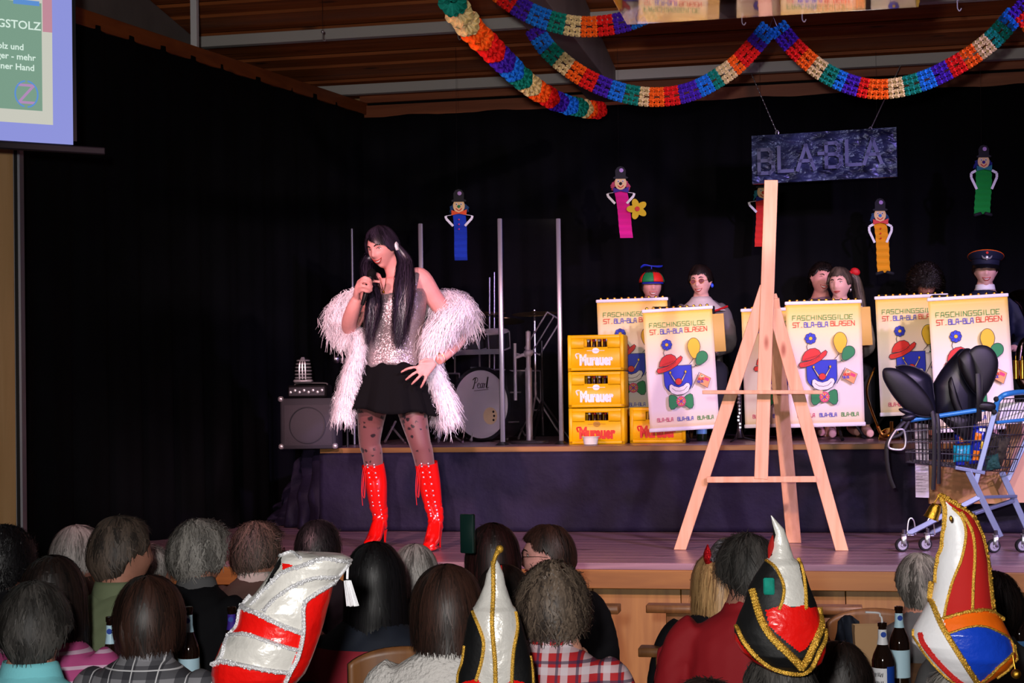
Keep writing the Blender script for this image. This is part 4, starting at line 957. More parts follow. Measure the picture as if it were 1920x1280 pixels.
armR = [(775, 520, .01), (790, 522, .01), (812, 556, .03), (842, 597, .06), (863, 628, .06), (848, 652, -.03), (822, 676, -.13)]; rR = [.055, .060, .056, .048, .042, .038, .028]
limb(B_, armL, rL); limb(B_, armR, rR)
# hand on the hip: spread fingers
kn = [W(783, 688, -.20), W(786, 695, -.205), W(792, 700, -.205), (W(800, 703, -.20))]
hand_into(B_, W(815, 680, -.15), kn, [[W(772, 689, -.22), W(762, 692, -.21), W(753, 697, -.19)], [W(776, 700, -.23), W(768, 706, -.22), W(761, 712, -.20)], [W(785, 707, -.23), W(778, 714, -.22), W(772, 720, -.20)], [W(797, 711, -.22), W(793, 719, -.21), W(789, 726, -.19)]], [W(812, 676, -.16), W(803, 674, -.18), W(795, 675, -.19), W(788, 678, -.19)], .015, .0095)
# hand around the microphone: knuckles towards the viewer's left
mh0, mh1 = W(697, 512, -.26), W(680, 572, -.33)     # mic axis (ball, tail)
ax = (mh1-mh0).normalized()
wr = W(668, 560, -.28)
ks = [W(673, 527, -.35), W(670, 534, -.36), W(669, 542, -.355), (W(671, 549, -.345))]
tp = [[W(683, 520, -.39), W(694, 524, -.385), W(697, 531, -.36)], [W(681, 527, -.40), W(693, 532, -.39), W(698, 538, -.365)], [W(680, 536, -.395), W(691, 540, -.385), W(697, 544, -.36)], [W(680, 544, -.38), W(688, 547, -.375), W(693, 548, -.355)]]
hand_into(B_, wr, ks, tp, [W(676, 543, -.28), W(686, 530, -.26), W(697, 527, -.29), W(711, 528, -.33)], .017, .0095)
legL = [(706, 725, .03), (698, 765, .02), (693, 825, .06), (698, 850, .07), (704, 905, .10), (712, 960, .16)]; rl = [.10, .086, .062, .058, .045, .030]
legR = [(768, 725, .0), (772, 765, -.03), (786, 825, -.06), (793, 850, -.05), (803, 905, -.03), (815, 960, -.02)]
limb(B_, legL, rl); limb(B_, legR, rl)
link_mesh('body', remeshed(B_, .0070, 2), 'skin_pink', pf)
o = [c for c in pf.children if c.name.startswith('body')][0]
Wi = world_of(pf).inverted()
for v in o.data.vertices: v.co = Wi @ v.co
HMl = Wi @ HM
face_parts(HMl, pf, 1.02, 1.5, 'brow', 'lips')
# tights with dark lace flowers
m = mat('tights', '#7c4a4a', .5, sheen=.3); nt = m.node_tree; N = nt.nodes.new; L = nt.links.new
tc = N('ShaderNodeTexCoord'); vo = N('ShaderNodeTexVoronoi'); vo.inputs['Scale'].default_value = 24; L(tc.outputs['Object'], vo.inputs[0]); no = N('ShaderNodeTexNoise'); no.inputs['Scale'].default_value = 70; no.inputs['Detail'].default_value = 3; L(tc.outputs['Object'], no.inputs[0])
ma = N('ShaderNodeMath'); ma.operation = 'MULTIPLY_ADD'; L(no.outputs[0], ma.inputs[0]); ma.inputs[1].default_value = .55; L(vo.outputs['Distance'], ma.inputs[2])
n2 = N('ShaderNodeTexNoise'); n2.inputs['Scale'].default_value = 7; L(tc.outputs['Object'], n2.inputs[0]); ad = N('ShaderNodeMath'); ad.operation = 'SUBTRACT'; L(ma.outputs[0], ad.inputs[0]); L(n2.outputs[0], ad.inputs[1])
cr = N('ShaderNodeValToRGB'); cr.color_ramp.elements[0].position = -.0; cr.color_ramp.elements[0].color = srgb('#1c1014'); cr.color_ramp.elements[1].position = .10; cr.color_ramp.elements[1].color = srgb('#724644'); L(ad.outputs[0], cr.inputs[0]); L(cr.outputs[0], nt.nodes['Principled BSDF'].inputs['Base Color'])
mb = MB(); limb(mb, legL, rl, 40, 24, .003); limb(mb, legR, rl, 40, 24, .003); mb.build('tights', 'tights', pf, world=True)
mat('patch', '#4a3a3c', .8)
# sequin top
m = mat('sequin', '#a89c9c', .35, .55); nt = m.node_tree; N = nt.nodes.new; L = nt.links.new; b = nt.nodes['Principled BSDF']
tc = N('ShaderNodeTexCoord'); vo = N('ShaderNodeTexVoronoi'); vo.inputs['Scale'].default_value = 230; L(tc.outputs['Object'], vo.inputs[0])
sb = N('ShaderNodeVectorMath'); sb.operation = 'SUBTRACT'; L(vo.outputs['Color'], sb.inputs[0]); sb.inputs[1].default_value = (.5, .5, .5)
sl = N('ShaderNodeVectorMath'); sl.operation = 'SCALE'; sl.inputs['Scale'].default_value = .55; L(sb.outputs[0], sl.inputs[0]); ge = N('ShaderNodeNewGeometry')
ad = N('ShaderNodeVectorMath'); L(ge.outputs['Normal'], ad.inputs[0]); L(sl.outputs[0], ad.inputs[1]); nm = N('ShaderNodeVectorMath'); nm.operation = 'NORMALIZE'; L(ad.outputs[0], nm.inputs[0]); L(nm.outputs[0], b.inputs['Normal'])
mb = MB(); q = [((733, 688, .02), (.182, .142)), ((734, 660, .02), (.180, .138)), ((736, 630, .0), (.172, .132)), ((738, 600, -.02), (.178, .140)), ((742, 568, -.02), (.180, .136)), ((746, 545, -.01), (.160, .108)), ((747, 532, 0), (.12, .07))]
def topf(u, v):
    Q = spline([tuple(W(*p))+r for p, r in q], 21); i = min(int(v*20), 19); f = v*20-i; c = [lerp(a, b, f) for a, b in zip(Q[i], Q[i+1])]; a = u*2*PI
    up_ = V((0, 0, 1)); x = V((rt.x, rt.y, 0)).normalized(); y = V((-x.y, x.x, 0))
    k = 1+.02*math.sin(a*9+2)*(1-v)**2; return V(c[:3])+x*math.cos(a)*c[3]*k+y*math.sin(a)*c[4]*k+V((0, 0, .012*math.sin(a*3)*(1-v)))
mb.grid(topf, 60, 20, closed=True)
for a in (((781, 508, .02), (778, 516, -.06), (772, 545, -.11)),): mb.stube([W(*p) for p in a], [(.022, .006)]*3, 10, 10, side=rt)
mb.build('sequin_top', 'sequin', pf, world=True, solid=.004)
# skirt with pleats
mat('skirt', '#08080a', .85, spec=.15)
def skf(u, v):
    a = u*2*PI; top = W(734, 676, .02); bot = W(733, 772, .0); c = top.lerp(bot, v); r = lerp(.172, .278, v**1.1); ry = lerp(.135, .20, v)
    pl = 1+.055*v*(2*abs(((u*14+.2*math.sin(a*2)) % 1)-.5)-.5)*2; x = V((rt.x, rt.y, 0)).normalized(); y = V((-x.y, x.x, 0))
    return c+x*math.cos(a)*r*pl+y*math.sin(a)*ry*pl+V((0, 0, .02*math.cos(a)*v*-1+.012*math.sin(a*5)*v))
mb = MB(); mb.grid(skf, 168, 12, closed=True); mb.build('skirt', 'skirt', pf, world=True, solid=.003)
# boots
mat('patent', '#e8120e', .16, coat=1, spec=.6); mat('boot_inner', '#0c0a0c', .4); mat('lace', '#d81a1c', .6)
for nm, lg, toe, ank, top in (('L', legL, UZ(681, 1022, ZS+.035), W(713, 972, .16), (699, 870, .08)), ('R', legR, UZ(789, 1030, ZS+.035), W(817, 975, -.02), (799, 868, -.04))):
    dirf = (toe-ank); dirf.z = 0; ln = dirf.length; dirf.normalize()
    lenf = min(.2, max(.15, ln)); hl = V((ank.x, ank.y, 0))-dirf*.035
    ball_ = V((ank.x, ank.y, ZS+.045))+dirf*.13; tp_ = V((ank.x, ank.y, ZS+.036))+dirf*.20
    sidev = V((-dirf.y, dirf.x, 0))
    bt = MB(); t0 = W(*top)
    # shaft
    P_ = [t0, t0.lerp(W(ank and (705 if nm == 'L' else 805), 905, .1 if nm == 'L' else -.02), 1), W(709 if nm == 'L' else 812, 945, .14 if nm == 'L' else -.02), V((ank.x, ank.y, ank.z))+V((0, 0, .02)), V((ank.x, ank.y, ank.z-.05))+dirf*.02]
    n_ = 40
    q = spline([tuple(p)+r for p, r in zip(P_, [(.068, .068), (.066, .068), (.054, .056), (.046, .05), (.042, .055)])], n_)
    q = [(a+.0035*math.sin(i*1.1)*(i > 20), b_, c, r1*(1+.03*math.sin(i*1.6)*(i > 18)), r2) for i, (a, b_, c, r1, r2) in enumerate(q)]
    bt.tube([a[:3] for a in q], [a[3:] for a in q], 20, side=sidev, cap=False)
    # foot
    hb = V((ank.x, ank.y, ZS+.125))-dirf*.02
    bt.stube([hb, V((ank.x, ank.y, ZS+.13))+dirf*.03, V((ank.x, ank.y, ZS+.085))+dirf*.085, ball_+V((0, 0, .01)), tp_+V((0, 0, -.0)), tp_+dirf*.018], [(.038, .045), (.042, .05), (.044, .038), (.046, .030), (.036, .022), (.012, .01)], 26, 18, side=sidev)
    bo = bt.build('boot', 'patent', pf, world=True, subd=0)
    mb = MB(); mb.stube([V((ank.x, ank.y, ZS+.016))+dirf*.08, ball_+V((0, 0, -.028)), tp_+V((0, 0, -.018)), tp_+dirf*.022+V((0, 0, -.016))], [(.036, .014), (.046, .015), (.040, .015), (.02, .012)], 16, 16, side=sidev); mb.build('platform_sole', 'patent', bo, world=True)
    mb = MB(); h0 = V((ank.x, ank.y, ZS+.10))-dirf*.035; mb.stube([h0, h0+V((0, 0, -.05)), V((h0.x, h0.y, ZS+.001))+dirf*.006], [(.032, .030), (.024, .022), (.024, .021)], 10, 14, side=sidev); mb.build('heel', 'patent', bo, world=True)
    mb = MB(); mb.box((h0.x+dirf.x*.024, h0.y+dirf.y*.024, ZS+.048), (.008, .034, .09), RZ(math.atan2(dirf.y, dirf.x))); mb.build('heel_breast', 'boot_inner', bo, world=True)
    # eyelets and crossed laces along the front
    ey_ = MB(); lc = MB(); N_ = 15; fr = []
    for i in range(N_):
        u = i/(N_-1)*.94; j = min(int(u*(n_-1)), n_-2); c = V(q[j][:3]); r1, r2 = q[j][3], q[j][4]
        f = -fwd.copy(); f.z = 0; f.normalize(); f = (f*.9+dirf*.7).normalized(); sv = V((-f.y, f.x, 0)); row = []
        for sg in (-1, 1):
            p = c+f*(r1*.97)*math.cos(.22)+sv*sg*.019; p = c+(p-c).normalized()*(r1+.003); row.append(p); ey_.ball(p, .0058, 8, 6)
        fr.append(row)
    for a, b_ in zip(fr, fr[1:]): lc.tube([a[0], b_[1]], .0018, 5); lc.tube([a[1], b_[0]], .0018, 5)
    a = fr[0][0]
    for dxx, l in ((-.012, .19), (-.022, .24)): lc.stube([a, a+V((dxx, -.012, -.03)), a+V((dxx*1.4, -.02, -l*.6)), a+V((dxx*1.2, -.015, -l))], .0017, 14, 5)
    lc.stube([a, a+V((-.015, -.015, -.05)), a+V((-.026, -.02, -.16)), a+V((-.012, -.02, -.19)), a+V((-.006, -.012, -.05))], .0017, 18, 5)
    ey_.build('eyelets', 'chrome', bo, world=True, kind='stuff'); lc.build('laces', 'lace', bo, world=True)
# wig: smooth crown, side parting, two long tails
hair(pf, HMl, 'h_wig', s=1.04, th=.012, side=-.015, back=-.06, face_w=1.05, line=.066, part=.05, n=2600, mess=.0015, taper=.28, seed=5, ridge=.0012, w_=.0016, slen=(.4, .8), name='wig')
tie = HM @ V((.088, .012, -.005)); tie2 = HM @ V((-.088, .012, -.01))
def pth(start, pts): return [tuple(start)+(.022,)]+[tuple(W(*p[:3]))+(p[3],) for p in pts]
strand_bundle(pf, 'pigtail', 'h_wig', pth(tie, [(758, 490, -.06, .042), (758, 530, -.14, .054), (756, 570, -.17, .052), (752, 605, -.18, .042), (746, 655, -.18, .026)]), 900, 3, .0024, 1.1, 14, .02)
strand_bundle(pf, 'pigtail', 'h_wig', pth(tie2, [(688, 490, .02, .034), (690, 518, -.06, .04), (702, 560, -.17, .044), (697, 600, -.19, .034), (689, 650, -.19, .018)]), 620, 4, .0022, 1.1, 14, .02)
mb = MB(); mb.lathe([(.016, -.012), (.028, -.008), (.028, .008), (.016, .012)], 14, Matrix.Translation(tie+V((.006, -.004, 0))) @ frame_from((1, 0, .3))); mb.build('hair_tie', 'white', pf, world=True)
mb = MB(); mb.stube([W(724, 520, -.10), W(722, 535, -.15), W(719, 545, -.155), W(716, 534, -.15), W(712, 520, -.10)], .0018, 20, 5); mb.ball(W(719, 547, -.158), .008); mb.build('necklace', 'gold', pf, world=True)
lc = W(826, 671, -.12); d = (W(848, 652, -.03)-W(822, 676, -.13)).normalized(); mb = MB(); mb.lathe([(.031, -.003), (.0335, 0), (.031, .003)], 24, Matrix.Translation(W(827, 671, -.11)) @ frame_from(d), cap=False); mb.build('bracelet', 'gold', pf, world=True)
# feather boa
mat('feather', '#fdf6fb', .75, sheen=.4)
def boa(name, path, n, seed):
    r = random.Random(seed); sp = spline([tuple(W(*p[:3]))+(p[3],) for p in path], 60); mb = MB()
    mb.tube([p[:3] for p in sp], [p[3]*.50 for p in sp], 10)
    for _ in range(n):
        i = r.randrange(0, 59); f = r.random(); c = V([lerp(a, b, f) for a, b in zip(sp[i][:3], sp[i+1][:3])]); R_ = sp[i][3]
        d = (V(sp[i+1][:3])-V(sp[i][:3])).normalized(); a = r.uniform(0, 2*PI); x = d.orthogonal().normalized(); y = d.cross(x); o_ = x*math.cos(a)+y*math.sin(a)
        l = R_*(r.uniform(.4, 1.0) if r.random() < .88 else r.uniform(1.0, 1.4)); lie = d*r.uniform(-.2, 1.0)*l; p0_ = c+o_*R_*.42; g = V((0, 0, -1))
        p1_ = p0_+o_*l*.45+lie*.4; p2_ = p1_+o_*l*.25+lie*.5+g*l*.30; p3_ = p2_+g*l*.32+lie*.2+V((r.uniform(-1, 1), r.uniform(-1, 1), r.uniform(-.6, 1)))*l*.22
        ww = R_*.018*r.uniform(.6, 1.6)+.0006; vs = []
        for k, p in enumerate((p0_, p1_, p2_, p3_)):
            sdv = d.cross(o_).normalized()*ww*(1, .9, .6, .15)[k]+d*ww*.4; vs += [p-sdv, p+sdv]
        mb.add(vs, [(2*k, 2*k+1, 2*k+3, 2*k+2) for k in range(3)])
    return mb.build(name, 'feather', ba, world=True)
ba = thing('feather_boa', 'fluffy white feather boa draped over both arms of the performer', 'boa', W(735, 560, .2))
boa('boa_half', [(740, 560, .20, .06), (690, 555, .18, .07), (650, 568, .08, .075), (634, 595, .02, .08), (648, 625, -.04, .065), (668, 628, -.12, .05), (668, 660, -.12, .05), (657, 700, -.10, .055), (648, 740, -.08, .06), (642, 778, -.07, .06)], 13000, 1)
boa('boa_half', [(745, 560, .20, .06), (810, 562, .16, .075), (852, 568, .08, .085), (868, 588, -.02, .09), (842, 602, -.10, .085), (815, 628, -.10, .07), (806, 660, -.03, .06), (812, 700, .03, .065), (828, 742, .05, .08), (842, 785, .05, .062)], 15000, 2)
# microphone
mc = thing('microphone', 'black handheld microphone held by the performer', 'microphone', W(690, 535, -.33))
m0, m1 = W(697, 512, -.335), W(681, 566, -.335); ax = (m1-m0).normalized(); Fm = Matrix.Translation(m0) @ frame_from(ax)
MB().lathe([(.002, -.026), (.014, -.022), (.023, -.012), (.026, 0), (.025, .012), (.021, .022)], 20, Fm).build('grille', 'matte_black', mc, world=True)
MB().lathe([(.0215, .022), (.0215, .032), (.016, .04), (.0155, .10), (.0115, .185), (.009, .19)], 18, Fm).build('handle', 'black', mc, world=True)
MB().lathe([(.0165, .098), (.0172, .102), (.0165, .108)], 18, Fm).build('switch_ring', 'chrome', mc, world=True)
e = m0+ax*.19; MB().stube([e, e+ax*.03, e+ax*.06+V((-.002, 0, -.004))], [.006, .004, .002], 8, 8).build('antenna', 'black', mc, world=True)
# ------------------------------------------------------------------ amplifier, retro microphone, stand
mat('tolex', '#34343a', .75, bump=.4, bscale=200, dbump=.002); mat('grillecloth', '#4a484e', .9, bump=.9, bscale=420, dbump=.004); mat('silver_panel', '#a8aab4', .3, .8)
am = thing('guitar_amplifier', 'grey guitar amplifier cabinet standing on the left end of the platform', 'amplifier', U(585, 838, 10.75) , TH*.6)
am.location.z = ZR; k = 10.75/F; w_, h_ = 104*k, 100*k
MB().rbox((0, 0, h_*.47), (w_, .26, h_*.94), .012).build('cabinet', 'tolex', am, bevel=.003)
MB().rbox((0, -.128, h_*.44), (w_*.86, .012, h_*.76), .02).build('speaker_grille', 'grillecloth', am)
mb = MB(); mb.lathe([(.118, 0), (.124, .006), (.118, .01)], 40, T(0, -.136, h_*.44) @ RX(PI/2), cap=False); mb.build('speaker_ring', 'tolex', am)
[MB().rbox((sx*w_*.485, -.118, z), (.035, .035, .035), .008).build('corner_cap', 'chrome', am) for sx in (-1, 1) for z in (.018, h_*.93)]
MB().rbox((-w_*.02, -.0, h_*.94+.045), (w_*.70, .22, .085), .01).build('amp_head', 'black', am)
MB().box((-w_*.02, -.112, h_*.94+.045), (w_*.64, .006, .055)).build('control_panel', 'tolex', am)
for i in range(8):
    mb = MB(); mb.lathe([(.011, 0), (.010, .014), (.007, .016)], 12, T(-w_*.02+(-.105+i*.03)*w_/.37, -.115, h_*.94+.04+(.012 if i % 2 else 0)) @ RX(PI/2)); mb.build('knob', 'chrome', am)
mb = MB(); mb.stube([(-.11, 0, h_*.94+.087), (-.09, 0, h_*.94+.10), (.09, 0, h_*.94+.10), (.11, 0, h_*.94+.087)], .007, 12, 6); mb.build('handle', 'black', am)
rm = thing('retro_microphone', 'chrome retro microphone with ribbed grille standing on the amplifier', 'microphone', (UY(569, 708, am.location.y).x, am.location.y, ZR+h_*.94+.088), TH)
zb_ = 0; kk = 10.75/F
MB().rbox((0, 0, .028), (.13, .09, .02), .01).build('base', 'chrome', rm)
mb = MB(); mb.stube([(0, 0, .03), (0, 0, .09), (0, 0, .17), (0, 0, .185)], [(.052, .042), (.054, .045), (.040, .036), (.01, .01)], 14, 18); mb.build('head', 'matte_black', rm)
for i in range(6):
    z = .05+i*.023; r = .056-.003*max(0, i-2)**1.3
    MB().lathe([(r, -.005), (r+.003, 0), (r, .005)], 20, T(0, 0, z) @ Matrix.Diagonal((1, .85, 1, 1)), cap=False).build('rib', 'chrome', rm)
mb = MB(); [mb.stube([(sx*.020, -.046, .04), (sx*.020, -.052, .10), (sx*.016, -.044, .155), (sx*.006, -.02, .185)], .0055, 14, 6) for sx in (-1, 0, 1)]; mb.build('front_bars', 'chrome', rm)
ms = thing('microphone_stand', 'thin black microphone stand behind the performer', 'stand', UZ(655, 990, ZS))
b = UZ(655, 990, ZS); tp_ = V((b.x-.01, b.y, U(652, 665, 9.9).z))
MB().tube([b+V((0, 0, .03)), tp_], .0095, 10).build('pole', 'black', ms, world=True)
MB().lathe([(.013, 0), (.018, .01), (.018, .09), (.012, .1)], 14, Matrix.Translation(b+V((0, 0, .08)))).build('collar', 'chrome', ms, world=True)
for k in range(3): a = k*2.09+.6; MB().stube([b+V((0, 0, .09)), b+V((math.cos(a)*.12, math.sin(a)*.12, .045)), b+V((math.cos(a)*.26, math.sin(a)*.26, .012))], .008, 10, 6).build('leg', 'black', ms, world=True)
mb = MB(); mb.ball(tp_+V((-.06, -.02, 0)), (.03, .03, .03)); mb.tube([tp_, tp_+V((-.05, -.02, 0))], .01); mb.build('head', 'steel', ms, world=True)
# ------------------------------------------------------------------ drum shield: clear panels with aluminium posts
m = mat('plexi', '#ffffff', .03, trans=1, ior=1.25); 
ds = thing('drum_shield', 'clear folding drum shield with aluminium posts around the drum kit', 'shield', UY(900, 833, 10.95))
posts = [(661, 411, 10.9), (790, 406, 10.75), (939, 409, 10.62), (1049, 414, 10.75)]
zt_ = UY(939, 409, 10.62).z; PP = []
for px, py, Y in posts:
    a = UY(px+4, 836, Y); PP.append(V((a.x, Y, 0)))
for i, p in enumerate(PP):
    MB().rbox((p.x, p.y, (ZR+zt_)/2), (.030 if i != 0 else .012, .022, zt_-ZR-.004), .004).build('post', 'alu', ds, world=True)
for a, b in zip(PP, PP[1:]):
    c = (a+b)/2; L_ = (b-a).length; mb = MB(); mb.box((c.x, c.y, (ZR+zt_)/2), (L_-.04, .005, zt_-ZR-.01), RZ(math.atan2(b.y-a.y, b.x-a.x))); mb.build('clear_panel', 'plexi', ds, world=True)
mb = MB(); a = PP[1]; b = PP[2]; z = UY(890, 660, 10.7).z; mb.bar((a.x+.02, a.y+.02, z), (b.x-.02, b.y+.02, z), .008, .035); mb.build('cross_rail', 'alu', ds, world=True)
for p in PP[1:]:
    mb = MB(); mb.box((p.x, p.y-.02, ZR+.012), (.07, .14, .02), taper=.4); mb.build('foot', 'black', ds, world=True)
# ------------------------------------------------------------------ drum kit
mat('drumskin', '#dcdce4', .55); mat('drumshell', '#2a2c34', .25, .3); mat('logo_black', '#101012', .5); mat('cymbal', '#8a7440', .3, .9)
dk = thing('drum_kit', 'drum kit with white bass drum head behind the clear shield', 'drum kit', UZ(905, 833, ZR))
dk.location.y = 11.55; dk.rotation_euler.z = 0
bc_ = UY(902, 767, 11.25); R_ = .262; rot = RZ(TH-.62) @ RX(PI/2)   # lathe axis -> -Y turned to the left
Mb = Matrix.Translation(V((UY(902, 767, 11.4).x, 11.4, ZR+R_+.012))) @ rot
MB().lathe([(R_, -.24), (R_, -.02)], 48, Mb, cap=False).build('bass_drum_shell', 'drumshell', dk, world=True)
MB().lathe([(R_-.008, -.004), (R_-.008, .001)], 48, Mb).build('bass_drum_head', 'drumskin', dk, world=True)
MB().lathe([(R_-.014, -.03), (R_+.010, -.03), (R_+.012, .008), (R_-.012, .012), (R_-.014, -.0)], 48, Mb, cap=False).build('bass_drum_hoop', 'drumshell', dk, world=True)
mb = MB(); mb.lathe([(.062, .0015), (.062, .004)], 28, Mb @ T(.085, -.085, 0)); mb.build('sound_hole', 'p_cream', dk, world=True); 
mb = MB(); [mb.lathe([(.009, .004), (.009, .0055)], 10, Mb @ T(.115+dx, -.085+dz, 0)) for dx, dz in ((.0, .03), (.006, .0), (.0, -.03))]; mb.build('hole_dots', 'logo_black', dk, world=True)
for i in range(8): a = i*PI/4+.3; mb = MB(); mb.tube([Mb @ V(((R_+.02)*math.cos(a), (R_+.02)*math.sin(a), .005)), Mb @ V(((R_+.02)*math.cos(a), (R_+.02)*math.sin(a), -.12))], .006, 6); mb.build('tension_rod', 'chrome', dk, world=True)
# script lettering on the head
SC = {'P': [(0, 5), (1.4, 6.2), (3.2, 6.2), (3.6, 5), (2.6, 3.6), (1.2, 3.2)], 'P2': [(1.9, 6), (1.2, 3), (.2, .2), (-.4, 0)], 'e': [(3.2, 1.8), (4.8, 2.4), (4.4, 3.2), (3.6, 2.6), (3.4, 1), (4.2, .2), (5.2, .8)], 'a': [(7, 3), (5.8, 2.8), (5.4, 1), (6, .2), (7, 1.6), (7.2, 3), (6.9, .6), (7.6, .4)], 'r': [(7.8, 2.8), (8.3, 2.8), (8, .2), (8.6, 2.4), (9.4, 2.8)], 'l': [(9.6, .6), (10.8, 6.4), (11, 5.8), (10, .6), (10.6, .2), (11.4, .8)], 'u': [(1, -1.3), (11, -.6)]}
mb = MB()
for s_ in SC.values(): mb.tube([Mb @ V(((x-5.5)*.0125, .115+z*.0125, .003)) for x, z, *_ in [(p[0], p[1]) for p in spline([(a, b, 0) for a, b in s_], 14)]], .0038, 5, flat=.5)
mb.build('lettering', 'logo_black', dk, world=True)
def drum(px, py, Y, r, h, tl=0):
    c = UY(px, py, Y); M_ = Matrix.Translation(c) @ RX(tl); MB().lathe([(r, 0), (r, h)], 28, M_, cap=False).build('tom_shell', 'drumshell', dk, world=True)
    MB().lathe([(r-.004, h), (r-.004, h+.004)], 28, M_).build('tom_head', 'drumskin', dk, world=True); 
    mb = MB(); [mb.lathe([(r+.002, z), (r+.008, z+.004), (r+.002, z+.012)], 28, M_, cap=False) for z in (-.002, h-.008)]
    for i in range(8): a = i*PI/4; mb.tube([M_ @ V(((r+.01)*math.cos(a), (r+.01)*math.sin(a), .0)), M_ @ V(((r+.01)*math.cos(a), (r+.01)*math.sin(a), h))], .0045, 5)
    mb.build('tom_hardware', 'chrome', dk, world=True)
drum(880, 654, 11.35, .13, .13, .2); drum(838, 662, 11.5, .14, .14, .2); drum(924, 654, 11.45, .12, .13, .2); drum(816, 745, 11.7, .18, .18); drum(965, 770, 11.8, .19, .3)
def rod(a, b, r, Y0, Y1, nm='stand_tube', m_='chrome'): mb = MB(); mb.tube([UY(*a, Y0), UY(*b, Y1)], r, 8); mb.build(nm, m_, dk, world=True)
rod((918, 520), (918, 700), .006, 11.5, 11.5); rod((927, 510), (927, 822), .005, 11.6, 11.6); rod((988, 600), (988, 600+222), .0001, 11.2, 11.2) if 0 else None
for (px, py, Y, r, tl) in ((898, 588, 11.6, .20, .12), (936, 602, 11.8, .19, -.1), (1002, 588, 11.7, .17, .15), (852, 600, 11.8, .18, .1)):
    c = UY(px, py, Y); MB().lathe([(.012, .022), (.03, .014), (r*.6, .006), (r, 0), (r, -.002), (.01, .016)], 40, Matrix.Translation(c) @ RX(tl), cap=False).build('cymbal', 'cymbal', dk, world=True)
    mb = MB(); mb.tube([c+V((0, 0, .03)), V((c.x, c.y, ZR+.35))], .007, 8); mb.lathe([(.011, 0), (.011, .1)], 10, Matrix.Translation(V((c.x, c.y, ZR+.33))))
    mb.build('cymbal_stand', 'chrome', dk, world=True)
    for k in range(3):
        a = k*2.09+.4; mb = MB(); mb.tube([V((c.x, c.y, ZR+.33)), V((c.x+.2*math.cos(a), c.y+.2*math.sin(a), ZR+.012))], .007, 6); mb.ball(V((c.x+.2*math.cos(a), c.y+.2*math.sin(a), ZR+.014)), .013); mb.build('stand_leg', 'chrome', dk, world=True)
for a, b in (((735, 800), (760, 830)), ((770, 790), (800, 822)), ((830, 780), (822, 828)), ((742, 790), (722, 828)), ((846, 815), (868, 828))): rod(a, b, .009, 11.4, 11.2)
mb = MB(); mb.rbox(UY(790, 826, 11.3), (.12, .22, .02), .006); mb.build('pedal', 'steel', dk, world=True)
# polished pole stand on a flat base (own thing)
b = UY(993, 826, 10.98); b.z = ZR; hp = thing('chrome_stand', 'tall polished chrome stand on a flat base inside the shield', 'stand', b); zt1 = UY(988, 590, b.y).z
mb = MB(); mb.lathe([(.020, .0), (.024, .02), (.024, .52), (.017, .53), (.017, .78), (.0, .79)], 16, Matrix.Translation(b)); mb.build('pole', 'chrome', hp, world=True)
MB().rbox(b+V((0, 0, .01)), (.24, .2, .02), .008).build('base', 'steel', hp, world=True)
mb = MB(); mb.ball(b+V((0, 0, .63)), (.035, .03, .028)); mb.tube([b+V((-.09, 0, .60)), b+V((.03, 0, .64))], .012); mb.build('clamp', 'chrome', hp, world=True)
mb = MB(); p = b+V((-.1, .02, .3)); mb.tube([p, p+V((0, 0, .40))], .012, 10); mb.tube([p+V((0, 0, .33)), b+V((0, 0, .6))], .006); mb.build('side_tube', 'chrome', hp, world=True)
# folded sheet-music stand inside the shield
b = UZ(1018, 829, ZR); ns = thing('wire_music_stand', 'black folding music stand tilted inside the right shield panel', 'music stand', b)
mb = MB(); mb.tube([b+V((0, 0, .05)), b+V((0, 0, .72))], .009, 8); mb.build('pole', 'black', ns, world=True)
for k in range(3): a = k*2.09; MB().tube([b+V((0, 0, .30)), b+V((.2*math.cos(a), .2*math.sin(a), .012))], .007, 6).build('leg', 'black', ns, world=True)
mb = MB(); p = b+V((0, 0, .72)); q = [p+V((-.13, .05, -.05)), p+V((.05, -.03, .20)), p+V((.15, -.05, .14)), p+V((-.02, .03, -.10))]
for i in range(4): mb.tube([q[i], q[(i+1) % 4]], .006, 6)
mb.tube([(q[0]+q[3])/2, (q[1]+q[2])/2], .005); mb.build('desk', 'alu', ns, world=True)
